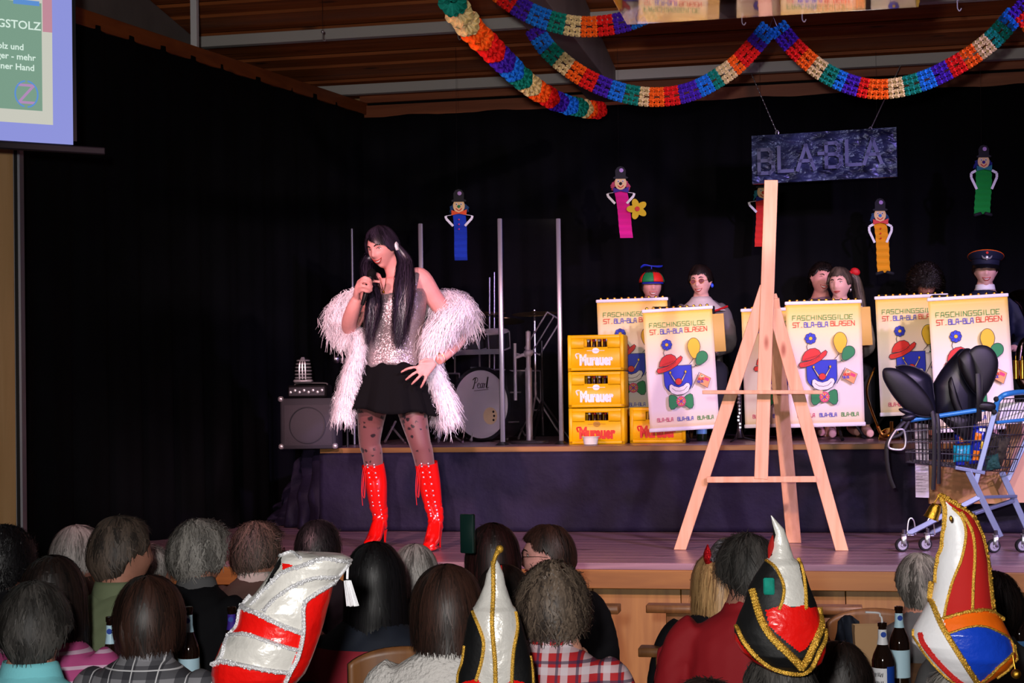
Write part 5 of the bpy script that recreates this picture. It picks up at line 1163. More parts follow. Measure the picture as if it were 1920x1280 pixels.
# ------------------------------------------------------------------ beer crates
mat('crate', '#f0b800', .38, spec=.5); mat('crate_d', '#b88400', .5); mat('c_white', '#f4f4f6', .4); mat('c_red', '#d8241c', .4) if 'c_red' not in MT else None
mat('beerglass', '#3a1c08', .08, trans=.5, ior=1.5); mat('capred', '#b01c1c', .35, .4); mat('capwhite', '#d8d8d8', .35, .3)
def crate(label, px, pybot, Y, txt, caps, side=False):
    c = UZ(px, pybot, ZR) if pybot else None
    return c
CW, CD_, CH = .375, .29, .246
c0 = UZ(1118, 838, ZR); Yc = 10.62; xc = UY(1066, 800, Yc).x+CW/2
def make_crate(label, x, Y, z, rot, red, group):
    t = thing('beer_crate', label, 'crate', (x, Y, z), rot, group); h = CH-.006
    mb = MB(); wt = .012
    for sx in (-1, 1): mb.rbox((sx*(CW/2-wt/2), 0, h/2), (wt, CD_, h), .003)
    mb.rbox((0, CD_/2-wt/2, h/2), (CW, wt, h), .003); mb.rbox((0, 0, .008), (CW, CD_, .016), .003)
    # front wall with hand hole
    mb.rbox((0, -CD_/2+wt/2, h*.33), (CW, wt, h*.66), .003); mb.rbox((0, -CD_/2+wt/2, h-.014), (CW, wt, .028), .003)
    for sx in (-1, 1): mb.rbox((sx*(CW/2-.055), -CD_/2+wt/2, h*.76), (.11, wt, h*.30), .003)
    mb.build('shell', 'crate', t)
    for sx in (-1, 1): MB().rbox((sx*(CW/2-.012), -CD_/2-.003, h/2), (.024, .008, h), .003).build('corner_rib', 'crate', t)
    MB().rbox((0, -CD_/2-.003, .012), (CW, .008, .022), .003).build('base_rib', 'crate', t)
    mb = MB()
    text_into(mb, 'Murauer', .080 if red else .074, T(0, -CD_/2-.002, h*.17) @ Matrix.Diagonal((.86, 1, 1.3, 1)), ext=.0015, bold=.0045, shear=.0)
    mb.stube([(-.125, -CD_/2-.003, h*.34), (-.135, -CD_/2-.003, h*.46), (-.11, -CD_/2-.003, h*.48)], .005, 8, 5)
    mb.build('lettering', 'p_red' if red else 'c_white', t, smooth=False)
    mb = MB(); text_into(mb, 'B I E R', .02, T(.0, -CD_/2-.002, h*.05), ext=.001); mb.build('small_lettering', 'crate_d', t, smooth=False)
    mb = MB(); mb.lathe([(.024, 0), (.024, .002)], 20, T(0, -CD_/2-.001, h*.56) @ RX(PI/2) @ Matrix.Diagonal((1, .8, 1, 1))); mb.box((0, -CD_/2-.002, h*.56), (.12, .002, .003)); mb.build('emblem', 'crate_d' if red else 'alu', t)
    for i in range(4):
        for j in range(2):
            bx = -.055+i*.036*1.0; mb = MB(); Mx = T(bx, -CD_/2+.055+j*.07, .02)
            mb.lathe([(.016, .0), (.016, .11), (.010, .15), (.009, .19)], 10, Mx); o = mb.build('bottle', 'beerglass', t); MB().lathe([(.011, .178), (.0115, .195), (.009, .2)], 10, Mx).build('bottle_cap', 'capred' if (i+j) % 2 else 'capwhite', o)
    return t
for k, lb in enumerate(('lowest yellow beer crate of the front stack, with red lettering', 'middle yellow beer crate of the front stack', 'topmost yellow beer crate of the front stack')):
    make_crate(lb, xc, Yc+CD_/2, ZR+.001+k*CH, .03, k == 0, 'yellow beer crates stacked beside the drum shield')
for k, lb in enumerate(('lowest yellow crate of the rear stack peeping out left', 'middle yellow crate of the rear stack peeping out left', 'topmost yellow crate of the rear stack')):
    make_crate(lb, xc-.055, Yc+CD_*1.5+.03, ZR+.001+k*CH, .03, True, 'yellow beer crates in the rear stack')
make_crate('single yellow crate lying low right of the stacks, behind the far left poster', xc+.39, Yc+CD_/2+.16, ZR+.001, .03, True, 'yellow beer crates stacked beside the drum shield')
b = UZ(1107, 834, ZR); o = MB().lathe([(.035, .001), (.045, .004), (.052, .05), (.062, .052), (.062, .056), (.046, .054), (.038, .012), (0.001, .01)], 28).build('bowl', 'white', None); o.location = (b.x, 10.5, ZR); tag(o, 'small white plastic bowl in front of the yellow crates', 'bowl')
# ------------------------------------------------------------------ bottles on the platform, clarinet
mat('wineglass', '#1c2a18', .1, trans=.3); mat('label_w', '#e8e2d8', .6); mat('label_b', '#6aa0d8', .5); mat('wood_black', '#141012', .25)
def wine(px, py, lab, m2, label):
    b = UY(px, py, 11.15); t = thing('bottle', label, 'bottle', (b.x, b.y, ZR)); MB().lathe([(.034, .001), (.037, .006), (.037, .17), (.030, .20), (.014, .225), (.013, .29), (.015, .29), (.015, .30)], 22).build('glass', m2, t)
    MB().lathe([(.0378, .05), (.0378, .145)], 22, cap=False).build('label', lab, t); MB().lathe([(.016, .275), (.016, .304)], 14).build('cap', 'wineglass', t)
wine(1241, 835, 'label_w', 'wineglass', 'dark bottle with pale label standing under the foremost poster')
wine(1316, 833, 'label_b', 'wineglass', 'small dark bottle between chair legs left of the easel')
b = UZ(1387, 829, ZR); ct = thing('clarinet', 'black clarinet with chrome keys standing upright left of the easel legs', 'clarinet', b)
mb = MB(); mb.lathe([(.010, .56), (.009, .50), (.013, .47), (.014, .10), (.018, .07), (.034, .0+.03)], 16, T(0, 0, 0)); mb.build('tube', 'wood_black', ct)
mb = MB(); r = random.Random(2)
for i in range(16): z = .10+i*.024; mb.lathe([(.008, 0), (.008, .004)], 8, T(r.uniform(-.006, .006), -.016, z) @ RX(PI/2)); mb.tube([(.014, -.006, z), (.014, -.006, z+.03)], .003, 5)
[mb.lathe([(.0155, z), (.0155, z+.01)], 16, cap=False) for z in (.07, .26, .46)]; mb.build('keys', 'steel', ct)
mb = MB(); [mb.tube([(0, 0, .04), (.11*math.cos(a), .11*math.sin(a), .008)], .006, 6) for a in (0, 2.1, 4.2)]; mb.build('peg_stand', 'black', ct)
# ------------------------------------------------------------------ musicians
mat('skin_light', '#f4bcae', .5, var=.1, vscale=14); mat('m_green', '#1f5a34', .8); mat('m_grey', '#6c6668', .85, var=.1); mat('m_pinkshirt', '#9a7c94', .8); mat('m_cream', '#d8ccc8', .8); mat('m_navy', '#141a34', .7); mat('m_black', '#101016', .8); mat('red', '#c8141c', .6)
base = dict(base_z=ZR, face=True, hs=.98, body_vox=.0105)
def stool(t, hc, lb):
    s_ = thing('stool', lb, 'stool', (hc.x, hc.y+.05, ZR)); h = hc.z-.76-ZR-.115
    MB().lathe([(.15, h-.03), (.165, h-.022), (.165, h-.005), (.15, h)], 26).build('seat', 'chairwood', s_, label=None)
    for i in range(4): a = i*PI/2+.7; MB().tube([(.10*math.cos(a), .10*math.sin(a), h-.03), (.17*math.cos(a), .17*math.sin(a), .002)], .015, 8).build('leg', 'chairwood', s_)
t, Hm, hc = seated('person', 'smiling musician in a red and green propeller cap, behind the far left poster', 1222, 536, 12.0, TH, .05, (.02, 0), dict(m_='h_dark', th=.006, side=-.03, back=-.07, n=500, line=.07), 'm_green', 'skin_pink', smile=1, **base); stool(t, hc, 'wooden stool under the musician in the propeller cap')
mb = MB(); n = 8
cp = thing('propeller_cap', 'red and green panelled cap with a blue propeller', 'cap', world_of(t) @ Hm @ V((0, 0, .035)), TH+.05)
for k in range(6):
    mb = MB(); mb.grid(lambda u, v: (.094*math.sin((k+u)*PI/3)*math.cos(v*PI/2*.98), -.112*math.cos((k+u)*PI/3)*math.cos(v*PI/2*.98), -.01+.092*math.sin(v*PI/2)), 8, 8); mb.build('cap_panel', ['p_red', 'p_dgreen'][k % 2], cp, solid=.003)
mb = MB(); mb.grid(lambda u, v: ((.09)*math.sin((u-.5)*2.2), -.10*math.cos((u-.5)*2.2)-.04*v*math.cos((u-.5)*2.6), -.012-.012*v), 14, 4); mb.build('brim', 'p_blue', cp, solid=.004)
mb = MB(); mb.tube([(0, 0, .09), (0, 0, .115)], .004); mb.stube([(-.08, 0, .106), (-.05, .012, .122), (0, 0, .115), (.05, -.012, .108), (.08, 0, .112)], [(.004, .012), (.004, .014), (.005, .005), (.004, .014), (.004, .012)], 16, 8); mb.build('propeller', 'p_blue', cp)
t, Hm, hc = seated('person', 'woman with tinted glasses and dark tied-back hair in grey costume with white collar', 1314, 528, 11.75, TH-.15, -.25, (.10, -.05), dict(m_='h_dark', th=.009, side=.0, back=-.05, n=1200, line=.062, taper=.3, mess=.002), 'm_grey', 'skin_light', smile=.95, s=.93, shoulders=.18, **base); stool(t, hc, 'wooden stool under the woman with tinted glasses')
def glasses(t, Hm, tint, m_, s=.98, big=1.0):
    mb = MB(); lb_ = MB(); Mx = Hm @ Matrix.Scale(s, 4)
    for sx in (-1, 1):
        P_ = [Mx @ V((sx*.033+.021*big*math.cos(a), -.101+.004*abs(math.cos(a)), .006+.017*big*math.sin(a))) for a in [2*PI*i/18 for i in range(19)]]; mb.tube(P_, .0014, 5)
        lb_.add(P_[:-1], [tuple(range(18))]); mb.tube([Mx @ V((sx*.054, -.098, .010)), Mx @ V((sx*.078, -.03, .012)), Mx @ V((sx*.080, .008, .008))], .0013, 5)
    mb.tube([Mx @ V((-.012, -.104, .008)), Mx @ V((.012, -.104, .008))], .0014, 5); g = mb.build('glasses', m_, t); lb_.build('lenses', tint, g)
mat('tint', '#8a4a50', .1, alpha=.75); mat('tint_dark', '#0c0c14', .08); mat('earblue', '#2a50e0', .3)
glasses(t, Hm, 'tint', 'gold')
mb = MB(); mb.ball(Hm @ V((.082, .004, -.035)), (.012, .012, .016)); mb.build('earring', 'earblue', t)
mb = MB(); H_ = hc.z-ZR
mb.grid(lambda u, v: (lerp(.066, .185, v)*math.cos(PI+u*PI)*1.0, .03-lerp(.085, .165, v)*abs(math.sin(PI+u*PI)), H_-.112-.105*v**.8), 24, 6); mb.build('sailor_collar', 'm_cream', t, solid=.006)
mb = MB(); [mb.stube([(sx*.0, -.15, H_-.225), (sx*.05, -.16, H_-.20), (sx*.055, -.16, H_-.25), (0, -.15, H_-.225)], .012, 12, 6) for sx in (-1, 1)]; mb.stube([(-.165, -.05, H_-.195), (-.10, -.12, H_-.222), (0, -.145, H_-.23), (.10, -.12, H_-.222), (.19, -.0, H_-.185)], .008, 16, 6); mb.build('red_ribbon', 'red', t)
mb = MB(); mb.ball(Hm @ V((0, .115, .02)), (.035, .035, .04)); mb.build('hair_bun', 'h_dark', t)
t, Hm, hc = seated('person', 'smiling short-haired man leaning his head beside the ponytailed woman', 1540, 524, 12.15, TH, .15, (.04, .16), dict(m_='h_dark', th=.012, side=.02, back=-.06, n=1300, line=.066, mess=.010, slen=(.1, .25)), 'm_pinkshirt', 'skin_pink', smile=1, **base); stool(t, hc, 'wooden stool under the smiling short-haired man')
t, Hm, hc = seated('person', 'young woman with a long ponytail and red hair bow, looking left', 1575, 533, 11.7, TH-.1, -.42, (.03, -.03), dict(m_='h_ashbrown', th=.010, side=.0, back=-.05, n=1400, line=.064, taper=.3, mess=.002), 'm_cream', 'skin_light', smile=.3, s=.92, shoulders=.175, **base); stool(t, hc, 'wooden stool under the ponytailed woman')
Wm = world_of(t); a = Wm @ Hm @ V((.05, .10, .05))
strand_bundle(t, 'ponytail', 'h_ashbrown', [tuple(a)+(.02,), tuple(U(1602, 520, 11.72))+(.035,), tuple(U(1611, 555, 11.75))+(.04,), tuple(U(1618, 600, 11.75))+(.028,)], 700, 8, .0028)
mb = MB()
for sx in (-1, 1): mb.ball(a+V((sx*.035-.0, -.05, .03+sx*.008)), (.036, .018, .028), 12, 8, RY(sx*.5))
mb.ball(a+V((0, -.055, .03)), (.014, .014, .014)); mb.build('hair_bow', 'red', t, world=True)
mb = MB(); mb.ball(Hm @ V((.079, .0, -.045)), (.006, .006, .010)); mb.build('earring', 'chrome', t)
t, Hm, hc = seated('person', 'dark curly-haired musician bending down behind the poster near the saddles', 1736, 532, 11.9, TH, 0, (.55, 0), dict(m_='h_dark', th=.030, side=-.04, back=-.08, n=2600, line=.05, mess=.016, curl=.018, ridge=.006), 'm_black', 'skin_dark', smile=.2, **base); stool(t, hc, 'wooden stool under the curly-haired musician')
t, Hm, hc = seated('person', 'smiling musician in a navy officer uniform with peaked cap', 1848, 508, 11.3, TH, -.22, (.04, .0), dict(m_='h_brown', th=.007, side=.0, back=-.06, n=500, line=.06), 'm_navy', 'skin_light', smile=1, shoulders=.225, **base); stool(t, hc, 'wooden stool under the officer')
Hz = hc.z-ZR; mb = MB(); mb.grid(lambda u, v: (.062*math.cos(u*2*PI)*(1+.12*(1-v)), .02+.062*math.sin(u*2*PI)*(1+.12*(1-v)), Hz-.135+.04*v), 24, 3, closed=True); mb.build('white_collar', 'white', t, solid=.004)
oc = thing('peaked_cap', 'navy peaked officer cap with silver badge and orange piping', 'cap', world_of(t) @ Hm @ V((0, 0, .045)), TH-.22); oc.rotation_euler = (-.03, .05, TH-.22)
MB().grid(lambda u, v: (.090*math.cos(u*2*PI)*(1+.05*v), .108*math.sin(u*2*PI)*(1+.05*v), -.01+.038*v), 36, 3, closed=True).build('band', 'm_navy', oc, solid=.003)
def crown(u, v):
    a = u*2*PI; f = math.sin(a); r = lerp(1.0, 1.30, v)
    return (.094*r*math.cos(a), .112*r*f*(1.0), .028+.030*v+.034*v*(-f*.9)+.0)
MB().grid(crown, 40, 6, closed=True).build('crown', 'm_navy', oc, solid=.003)
mb = MB(); vs = [(0, 0, .072)]+[tuple(crown(i/40, 1)) for i in range(40)]; mb.add(vs, [(0, 1+i, 1+(i+1) % 40) for i in range(40)]); mb.build('crown_top', 'm_navy', oc)
MB().tube([crown(i/40, 1) for i in range(41)], .003, 6).build('piping', 'g_orange', oc)
MB().grid(lambda u, v: (.092*math.sin((u-.5)*2.6), -.108*math.cos((u-.5)*2.6)*1.0-.055*v*max(0, math.cos((u-.5)*2.9)), -.008-.030*v), 20, 5).build('visor', 'black', oc, solid=.003)
mb = MB(); mb.ball((0, -.124, .036), (.012, .005, .016)); [mb.stube([(0, -.127, .032), (sx*.022, -.124, .034), (sx*.034, -.118, .052)], [.006, .007, .003], 8, 6) for sx in (-1, 1)]; mb.build('badge', 'chrome', oc)
mb = MB(); mb.lathe([(.009, 0), (.009, .003)], 14, T(0, -.140, .070) @ RX(PI/2+.3)); mb.build('cockade', 'p_red', oc)
# tuba at the right edge, trombone tubes
mat('brass', '#c8963c', .2, 1)
mat('tuba_metal', '#3c3230', .18, 1); p = UY(1940, 560, 10.9); tb = thing('tuba', 'dark shining tuba at the right edge beside the officer', 'tuba', (p.x, 10.95, ZR))
zt2 = p.z-ZR; mb = MB(); mb.lathe([(.02, -.40), (.035, -.25), (.06, -.12), (.10, -.03), (.155, .02), (.16, .025), (.15, .02)], 32, T(0, 0, zt2) @ RX(.35), cap=False); mb.build('bell', 'tuba_metal', tb, solid=.003)
mb = MB(); mb.stube([(0, .05, zt2-.3), (.06, 0, zt2-.5), (.0, -.05, zt2-.62), (-.10, -.03, zt2-.5), (-.08, 0, zt2-.3), (-.02, -.03, zt2-.25)], [.035, .045, .045, .035, .025, .02], 40, 12); mb.build('body_tube', 'tuba_metal', tb)
for i in range(3): MB().lathe([(.017, 0), (.017, .12), (.004, .125), (.004, .15), (.014, .15)], 14, T(-.13+i*.04, -.09, zt2-.52)).build('valve', 'brass', tb)
for i, (pts, lb) in enumerate(((((1646, 800), (1655, 815), (1670, 812), (1672, 790)), 'brass instrument loops glinting on the platform under the posters'),)):
    t = thing('trombone', lb, 'instrument', UZ(1655, 833, ZR)); mb = MB(); q = [UY(a, b, 10.9) for a, b in pts]; mb.stube(q, .012, 20, 8); mb.stube([UY(1640, 690, 11.3), UY(1625, 735, 11.1), UY(1646, 800, 10.9)], .008, 14, 8); mb.build('slide_tube', 'brass', t, world=True)
    mb = MB(); mb.lathe([(.01, .2), (.02, .1), (.07, 0), (.072, 0)], 20, Matrix.Translation(UY(1668, 822, 11.0)) @ RX(PI/2), cap=False); mb.build('bell', 'brass', t, world=True, solid=.002)
# ------------------------------------------------------------------ shopping cart with saddles
mat('cartblue', '#2f7cc0', .35, .2); mat('cartgrey', '#7e8cac', .4, .4); mat('leather', '#0c0b0f', .5, spec=.4, var=.4, vscale=12); mat('leather2', '#10111e', .42, spec=.5); mat('cardboard', '#b08458', .85); mat('pinkboard', '#c89c80', .8); mat('paper', '#cfcfe0', .7)
mat('turq', '#189ab8', .3); mat('foilblue', '#1a2a9c', .22, .2); mat('foilorange', '#e07818', .3); mat('foilyellow', '#e8c030', .3); mat('clothgreen', '#14403a', .85); mat('camo', '#3a3428', .9, c2='#17130c', vscale=30)
DC = 9.12
def Q(px, py, off=0): return U(px, py, DC+off)
ct = thing('shopping_cart', 'blue and grey wire shopping cart on the stage, loaded with saddles', 'cart', UZ(1800, 1030, ZS))
N_, F_ = 0, .34
MB().tube([Q(1690, 790), Q(1858, 765)], .014, 10).build('rim_bar', 'cartblue', ct, world=True)
MB().tube([Q(1712, 786, F_), Q(1885, 760, F_)], .012, 10).build('rim_bar', 'cartblue', ct, world=True)
MB().stube([Q(1866, 771), Q(1869, 755, -.01), Q(1877, 744, -.02), Q(1890, 738, -.02), Q(1920, 735, .1), Q(1955, 740, .34)], .016, 24, 12).build('push_handle', 'cartblue', ct, world=True)
MB().tube([Q(1868, 792), Q(1968, 782, .1)], .010, 8).build('seat_bar', 'cartblue', ct, world=True)
def panel(nm, a, b, c, d, nu, nv, r=.0022):
    """wire panel: corners a,b top; d,c bottom"""
    mb = MB()
    for i in range(nu+1): u = i/nu; mb.tube([a.lerp(b, u), d.lerp(c, u)], r, 4)
    for j in range(nv+1): v = j/nv; mb.tube([a.lerp(d, v), b.lerp(c, v)], r*1.5, 5)
    mb.build(nm, 'wire', ct, world=True, kind='stuff')
nTL, nTR, nBR, nBL = Q(1692, 790), Q(1860, 768), Q(1846, 882), Q(1699, 866)
fTL, fTR, fBR, fBL = Q(1714, 785, F_), Q(1892, 762, F_), Q(1893, 876, F_), Q(1716, 862, F_)
panel('near_side_wires', nTL, nTR, nBR, nBL, 24, 4); panel('far_side_wires', fTL, fTR, fBR, fBL, 24, 4); panel('front_wires', nTL, fTL, fBL, nBL, 9, 4); panel('bottom_wires', nBL, nBR, fBR, fBL, 18, 5)
panel('rear_gate_wires', Q(1870, 748, -.01), Q(1955, 745, .3), Q(1900, 884, .3), Q(1838, 882, .0), 14, 6)
def gbar(a, b, w_=.03, nm='frame_tube', m_='cartgrey'): mb = MB(); mb.bar(a, b, w_, w_*.7); mb.build(nm, m_, ct, world=True, bevel=.003)
gbar(Q(1866, 768), Q(1829, 905), .03); gbar(Q(1940, 790, F_), Q(1889, 900, F_), .03)
gbar(Q(1790, 876), Q(1846, 886), .03); gbar(Q(1815, 882), Q(1876, 1006), .036, 'rear_leg'); gbar(Q(1878, 884, F_), Q(1930, 1000, F_), .036, 'rear_leg')
gbar(Q(1702, 1001), Q(1836, 932), .03, 'lower_rail'); gbar(Q(1836, 932), Q(1904, 930, F_*.9), .026, 'lower_rail'); gbar(Q(1740, 1002, F_*.6), Q(1826, 962, F_*.6), .028, 'lower_rail'); gbar(Q(1826, 962, F_*.6), Q(1900, 938, F_*.9), .026, 'lower_rail')
mb = MB(); mb.rbox(Q(1704, 1002), (.06, .08, .012), .004); mb.rbox(Q(1742, 1003, F_*.5), (.06, .08, .012), .004); mb.build('bracket', 'steel', ct, world=True)
for px, off in ((1708, .0), (1744, F_*.5)):
    MB().stube([Q(px-7, 1002, off), Q(px-5, 978, off), Q(px, 971, off), Q(px+6, 978, off), Q(px+9, 1002, off)], .004, 20, 6).build('hoop', 'chrome', ct, world=True)
for px, py, off in ((1691, 1023, 0), (1735, 1021, .12), (1863, 1025, -.1), (1916, 1024, .05)):
    c = UZ(px, py+11, ZS); c.z = ZS+.037
    mb = MB(); Mx = Matrix.Translation(c) @ RZ(.3) @ RX(PI/2); mb.lathe([(.022, -.012), (.034, -.013), (.037, -.008), (.037, .008), (.034, .013), (.022, .012)], 28, Mx, cap=True); wl = mb.build('wheel', 'rubber', ct, world=True)
    mb = MB(); mb.lathe([(.026, -.0145), (.026, -.0125)], 24, Mx); mb.lathe([(.026, .0125), (.026, .0145)], 24, Mx); mb.lathe([(.009, -.022), (.009, .022)], 12, Mx); mb.build('hub', 'alu', wl, world=True)
    mb = MB()
    for sg in (-1, 1): mb.rbox(c+V((.012, sg*.019, .025)), (.028, .004, .06), .002)
    mb.rbox(c+V((.012, 0, .058)), (.034, .046, .010), .004); mb.tube([c+V((.014, 0, .06)), c+V((.014, 0, .085))], .010, 8); mb.build('caster_fork', 'steel', ct, world=True)
for k, (px, py) in enumerate(((1864, 772), (1868, 748))): mb = MB(); mb.ball(Q(px, py, -.02), .016); mb.build('rubber_knob', 'rubber', ct, world=True)
# saddles
def pad(mb, px, py, off, la, lb, th, ang, n=(28, 18), power=1):
    """flattened pad: la,lb half lengths in px, ang image angle of the long axis (deg, up positive)"""
    c = Q(px, py, off); k = DC/F; a = math.radians(ang); x = rt*math.cos(a)+up*math.sin(a); z = -rt*math.sin(a)+up*math.cos(a)
    y = z.cross(x); Mx = Matrix((x, y, z)).transposed().to_4x4(); mb.ball(c, (la*k, th, lb*k), n[0], n[1], Mx)
s1 = thing('saddle', 'black riding saddle with raised flap lying on the left end of the cart', 'saddle', Q(1705, 790, .12))
def leaf(nm, pts, off, th, m_, par, tilt=0, rim=True):
    """padded leather piece from its outline: closed cushion with a rolled rim"""
    P_ = [(1620+x/3.047, 640+y/3.047) for x, y in pts]; P_ = spline(P_+[P_[0]], 49)[:-1]; n = len(P_); cx = sum(p[0] for p in P_)/n; cy = sum(p[1] for p in P_)/n; mb = MB(); vs = []
    rings = [0.0, .25, .5, .7, .85, .95, 1.0]
    def pt(p, s_, sg): 
        dth = th*math.sqrt(max(0, 1-s_**2.6)); x = lerp(cx, p[0], s_); y = lerp(cy, p[1], s_); return Q(x, y, off+tilt*(y-cy)*.003+sg*dth)
    M_ = []
    for sg in (-1, 1):
        for s_ in rings: M_.append([pt(p, s_, sg) for p in P_])
    seq_ = M_[:7]+M_[7:13][::-1]; fs = []
    for r_ in seq_: vs += r_
    for j in range(len(seq_)-1):
        for i in range(n): k = (i+1) % n; fs.append((j*n+i, j*n+k, j*n+n+k, j*n+n+i))
    mb.add(vs, fs); o = mb.build(nm, m_, par, world=True)
    if rim: q = [pt(p, .985, -1) for p in P_]; mb = MB(); mb.tube(q+[q[0]], .0035, 5); mb.build('piping', 'leather2', o, world=True)
    return o
leaf('seat', [(180,140),(230,132),(290,145),(350,175),(385,210),(400,300),(410,410),(330,400),(260,250),(200,180)], .12, .09, 'leather2', s1)
leaf('flap', [(105,170),(120,152),(180,155),(240,185),(300,235),(360,300),(395,360),(405,425),(330,430),(250,400),(190,340),(140,270),(110,210)], -.02, .025, 'leather', s1)
mb = MB(); pad(mb, 1700, 772, -.03, 16, 5, .02, -20); pad(mb, 1704, 782, -.04, 14, 7, .02, 10); mb.build('buckle_guard', 'leather2', s1, world=True)
def strap(pts, nm, par, w_=.022, m_='leather'): mb = MB(); mb.stube(pts, [(w_/2, .003)]*len(pts), 26, 6, side=rt); mb.build(nm, m_, par, world=True)
strap([Q(1700, 785, -.03), Q(1684, 802, -.05), Q(1666, 826, -.05), Q(1662, 850, -.05), Q(1667, 890, -.05), Q(1676, 915, -.05)], 'girth_strap', s1, .024)
strap([Q(1708, 782, -.03), Q(1690, 812, -.06), Q(1668, 822, -.06), Q(1662, 838, -.06)], 'girth_strap', s1, .02)
mb = MB(); mb.stube([Q(1680, 806, -.06), Q(1694, 806, -.06), Q(1698, 828, -.06), Q(1692, 842, -.06), Q(1668, 840, -.06), Q(1668, 826, -.06), Q(1680, 806, -.06)], .006, 30, 8); mb.build('stirrup', 'chrome', s1, world=True)
s2 = thing('saddle', 'larger black saddle standing upright in the middle of the cart', 'saddle', Q(1800, 790, .15))
leaf('seat', [(395,240),(440,165),(510,80),(560,40),(600,80),(650,200),(665,330),(655,430),(600,565),(540,525),(450,450),(400,410)], .14, .10, 'leather2', s2)
leaf('underside_panel', [(430,420),(520,400),(620,430),(625,480),(600,572),(540,530),(470,470)], .05, .05, 'leather', s2)
leaf('knee_roll', [(535,80),(575,42),(615,50),(640,120),(655,220),(650,300),(620,285),(575,220),(545,150)], .02, .045, 'leather', s2)
leaf('flap', [(600,55),(640,25),(700,25),(745,60),(765,120),(755,190),(720,270),(680,330),(670,400),(650,380),(645,300),(630,180)], .00, .022, 'leather', s2)
leaf('skirt_flap', [(640,350),(680,343),(730,348),(762,365),(740,400),(690,395),(650,385)], -.01, .02, 'leather', s2, 0, False)
leaf('gullet_fold', [(480,230),(500,200),(520,260),(560,380),(600,470),(585,490),(530,420),(490,320)], .03, .03, 'leather', s2, 0, False)
strap([Q(1834, 700, -.02), Q(1836, 745, -.03), Q(1836, 790, .0)], 'billet_strap', s2, .03)
strap([Q(1748, 770, -.03), Q(1752, 800, -.05), Q(1752, 860, -.05), Q(1750, 918, -.05)], 'stirrup_leather', s2, .026); strap([Q(1757, 775, -.03), Q(1760, 800, -.045), Q(1761, 860, -.045), Q(1760, 907, -.045)], 'stirrup_leather', s2, .022)
# things in and around the cart
def pillow(name, label, cat, px, py, off, w_, h_, th, m_, ang=0, extra=None):
    k = DC/F; c = Q(px, py, off); t = thing(name, label, cat, c, TH); a = math.radians(ang); mb = MB()
    def f(u, v, sg):
        x, z = (u-.5)*2, (v-.5)*2; e = max(0, (1-abs(x)**3)*(1-abs(z)**3))**.5; X, Z_ = x*w_*k/2*(1-.06*(1-abs(z))), z*h_*k/2*(1-.06*(1-abs(x)))
        cr = .15*noise.noise(V((x*4, z*4, px)))*th
        return (X*math.cos(a)-Z_*math.sin(a), sg*(th*e/2+cr*e), X*math.sin(a)+Z_*math.cos(a))
    mb.grid(lambda u, v: f(u, v, -1), 14, 14); mb.grid(lambda u, v: f(1-u, v, 1), 14, 14); mb.build('wrapper', m_, t)
    for (x0, z0, x1, z1, mm) in (extra or []):
        q = MB(); q.grid(lambda u, v: (lambda p: (p[0], p[1]-.002, p[2]))(f(lerp(x0, x1, u), lerp(z0, z1, v), -1)), 8, 8); q.build('printed_patch', mm, t)
    return t
pillow('snack_packet', 'turquoise packet in the cart basket', 'packet', 1804, 850, .05, 34, 32, .06, 'turq')
pillow('snack_packet', 'blue packet with orange print above the turquoise one', 'packet', 1805, 822, .08, 30, 20, .05, 'foilblue', 5, [(.2, .2, .8, .75, 'foilorange')])
pillow('snack_packet', 'tall blue and orange snack packet leaning in the basket', 'packet', 1836, 834, .05, 32, 76, .07, 'foilblue', -8, [(.1, .1, .5, .35, 'foilorange'), (.45, .4, .95, .6, 'foilyellow'), (.1, .6, .5, .8, 'foilorange'), (.3, .86, .7, .95, 'p_white')])
pillow('snack_packet', 'small blue packet at the basket bottom below the turquoise one', 'packet', 1800, 869, .05, 18, 8, .04, 'foilblue')
pillow('cloth_bundle', 'dark green cloth bundle at the right of the basket bottom', 'cloth', 1855, 868, .10, 40, 30, .10, 'clothgreen', 10)
pillow('cloth_bundle', 'brown camouflage cloth bundle above the green cloth in the cart', 'cloth', 1866, 840, .16, 46, 56, .12, 'camo', -20)
def board(name, label, cat, px, pts, off, th, m_, text=False):
    c = Q(*pts[0], off); t = thing(name, label, cat, c, 0); P_ = [Q(x, y, off)-c for x, y in pts]; n = len(P_); b_ = [p+fwd*th for p in P_]; mb = MB()
    mb.add(P_+b_, [tuple(range(n))[::-1], tuple(range(n, 2*n))]+[(i, (i+1) % n, (i+1) % n+n, i+n) for i in range(n)]); mb.build('board', m_, t, smooth=False)
    if text:
        mb = MB()
        for i in range(22):
            y = lerp(pts[0][1], pts[2][1], .06+.9*i/22); mb.tube([Q(pts[0][0]+2, y, off-.003)-c, Q(pts[0][0]+2+rnd.uniform(12, 21), y, off-.003)-c], .0008, 3)
        mb.build('print_lines', 'wire', t)
    return t
board('paper_sheet', 'tall white printed sheet hanging behind the front of the cart', 'paper', 0, [(1715, 793), (1740, 795), (1742, 933), (1717, 932)], .40, .004, 'paper', True)
board('cardboard', 'brown cardboard panel behind the cart frame', 'cardboard', 0, [(1743, 862), (1896, 862), (1886, 944), (1743, 944)], .46, .03, 'cardboard')
board('cardboard', 'pinkish cardboard panel at the right edge behind the cart legs', 'cardboard', 0, [(1890, 790), (1960, 790), (1960, 942), (1882, 942)], .50, .03, 'pinkboard')
board('paper_box', 'white box standing in the rear of the cart basket at the right edge', 'box', 0, [(1876, 756), (1960, 752), (1960, 792), (1872, 795)], .22, .1, 'white')
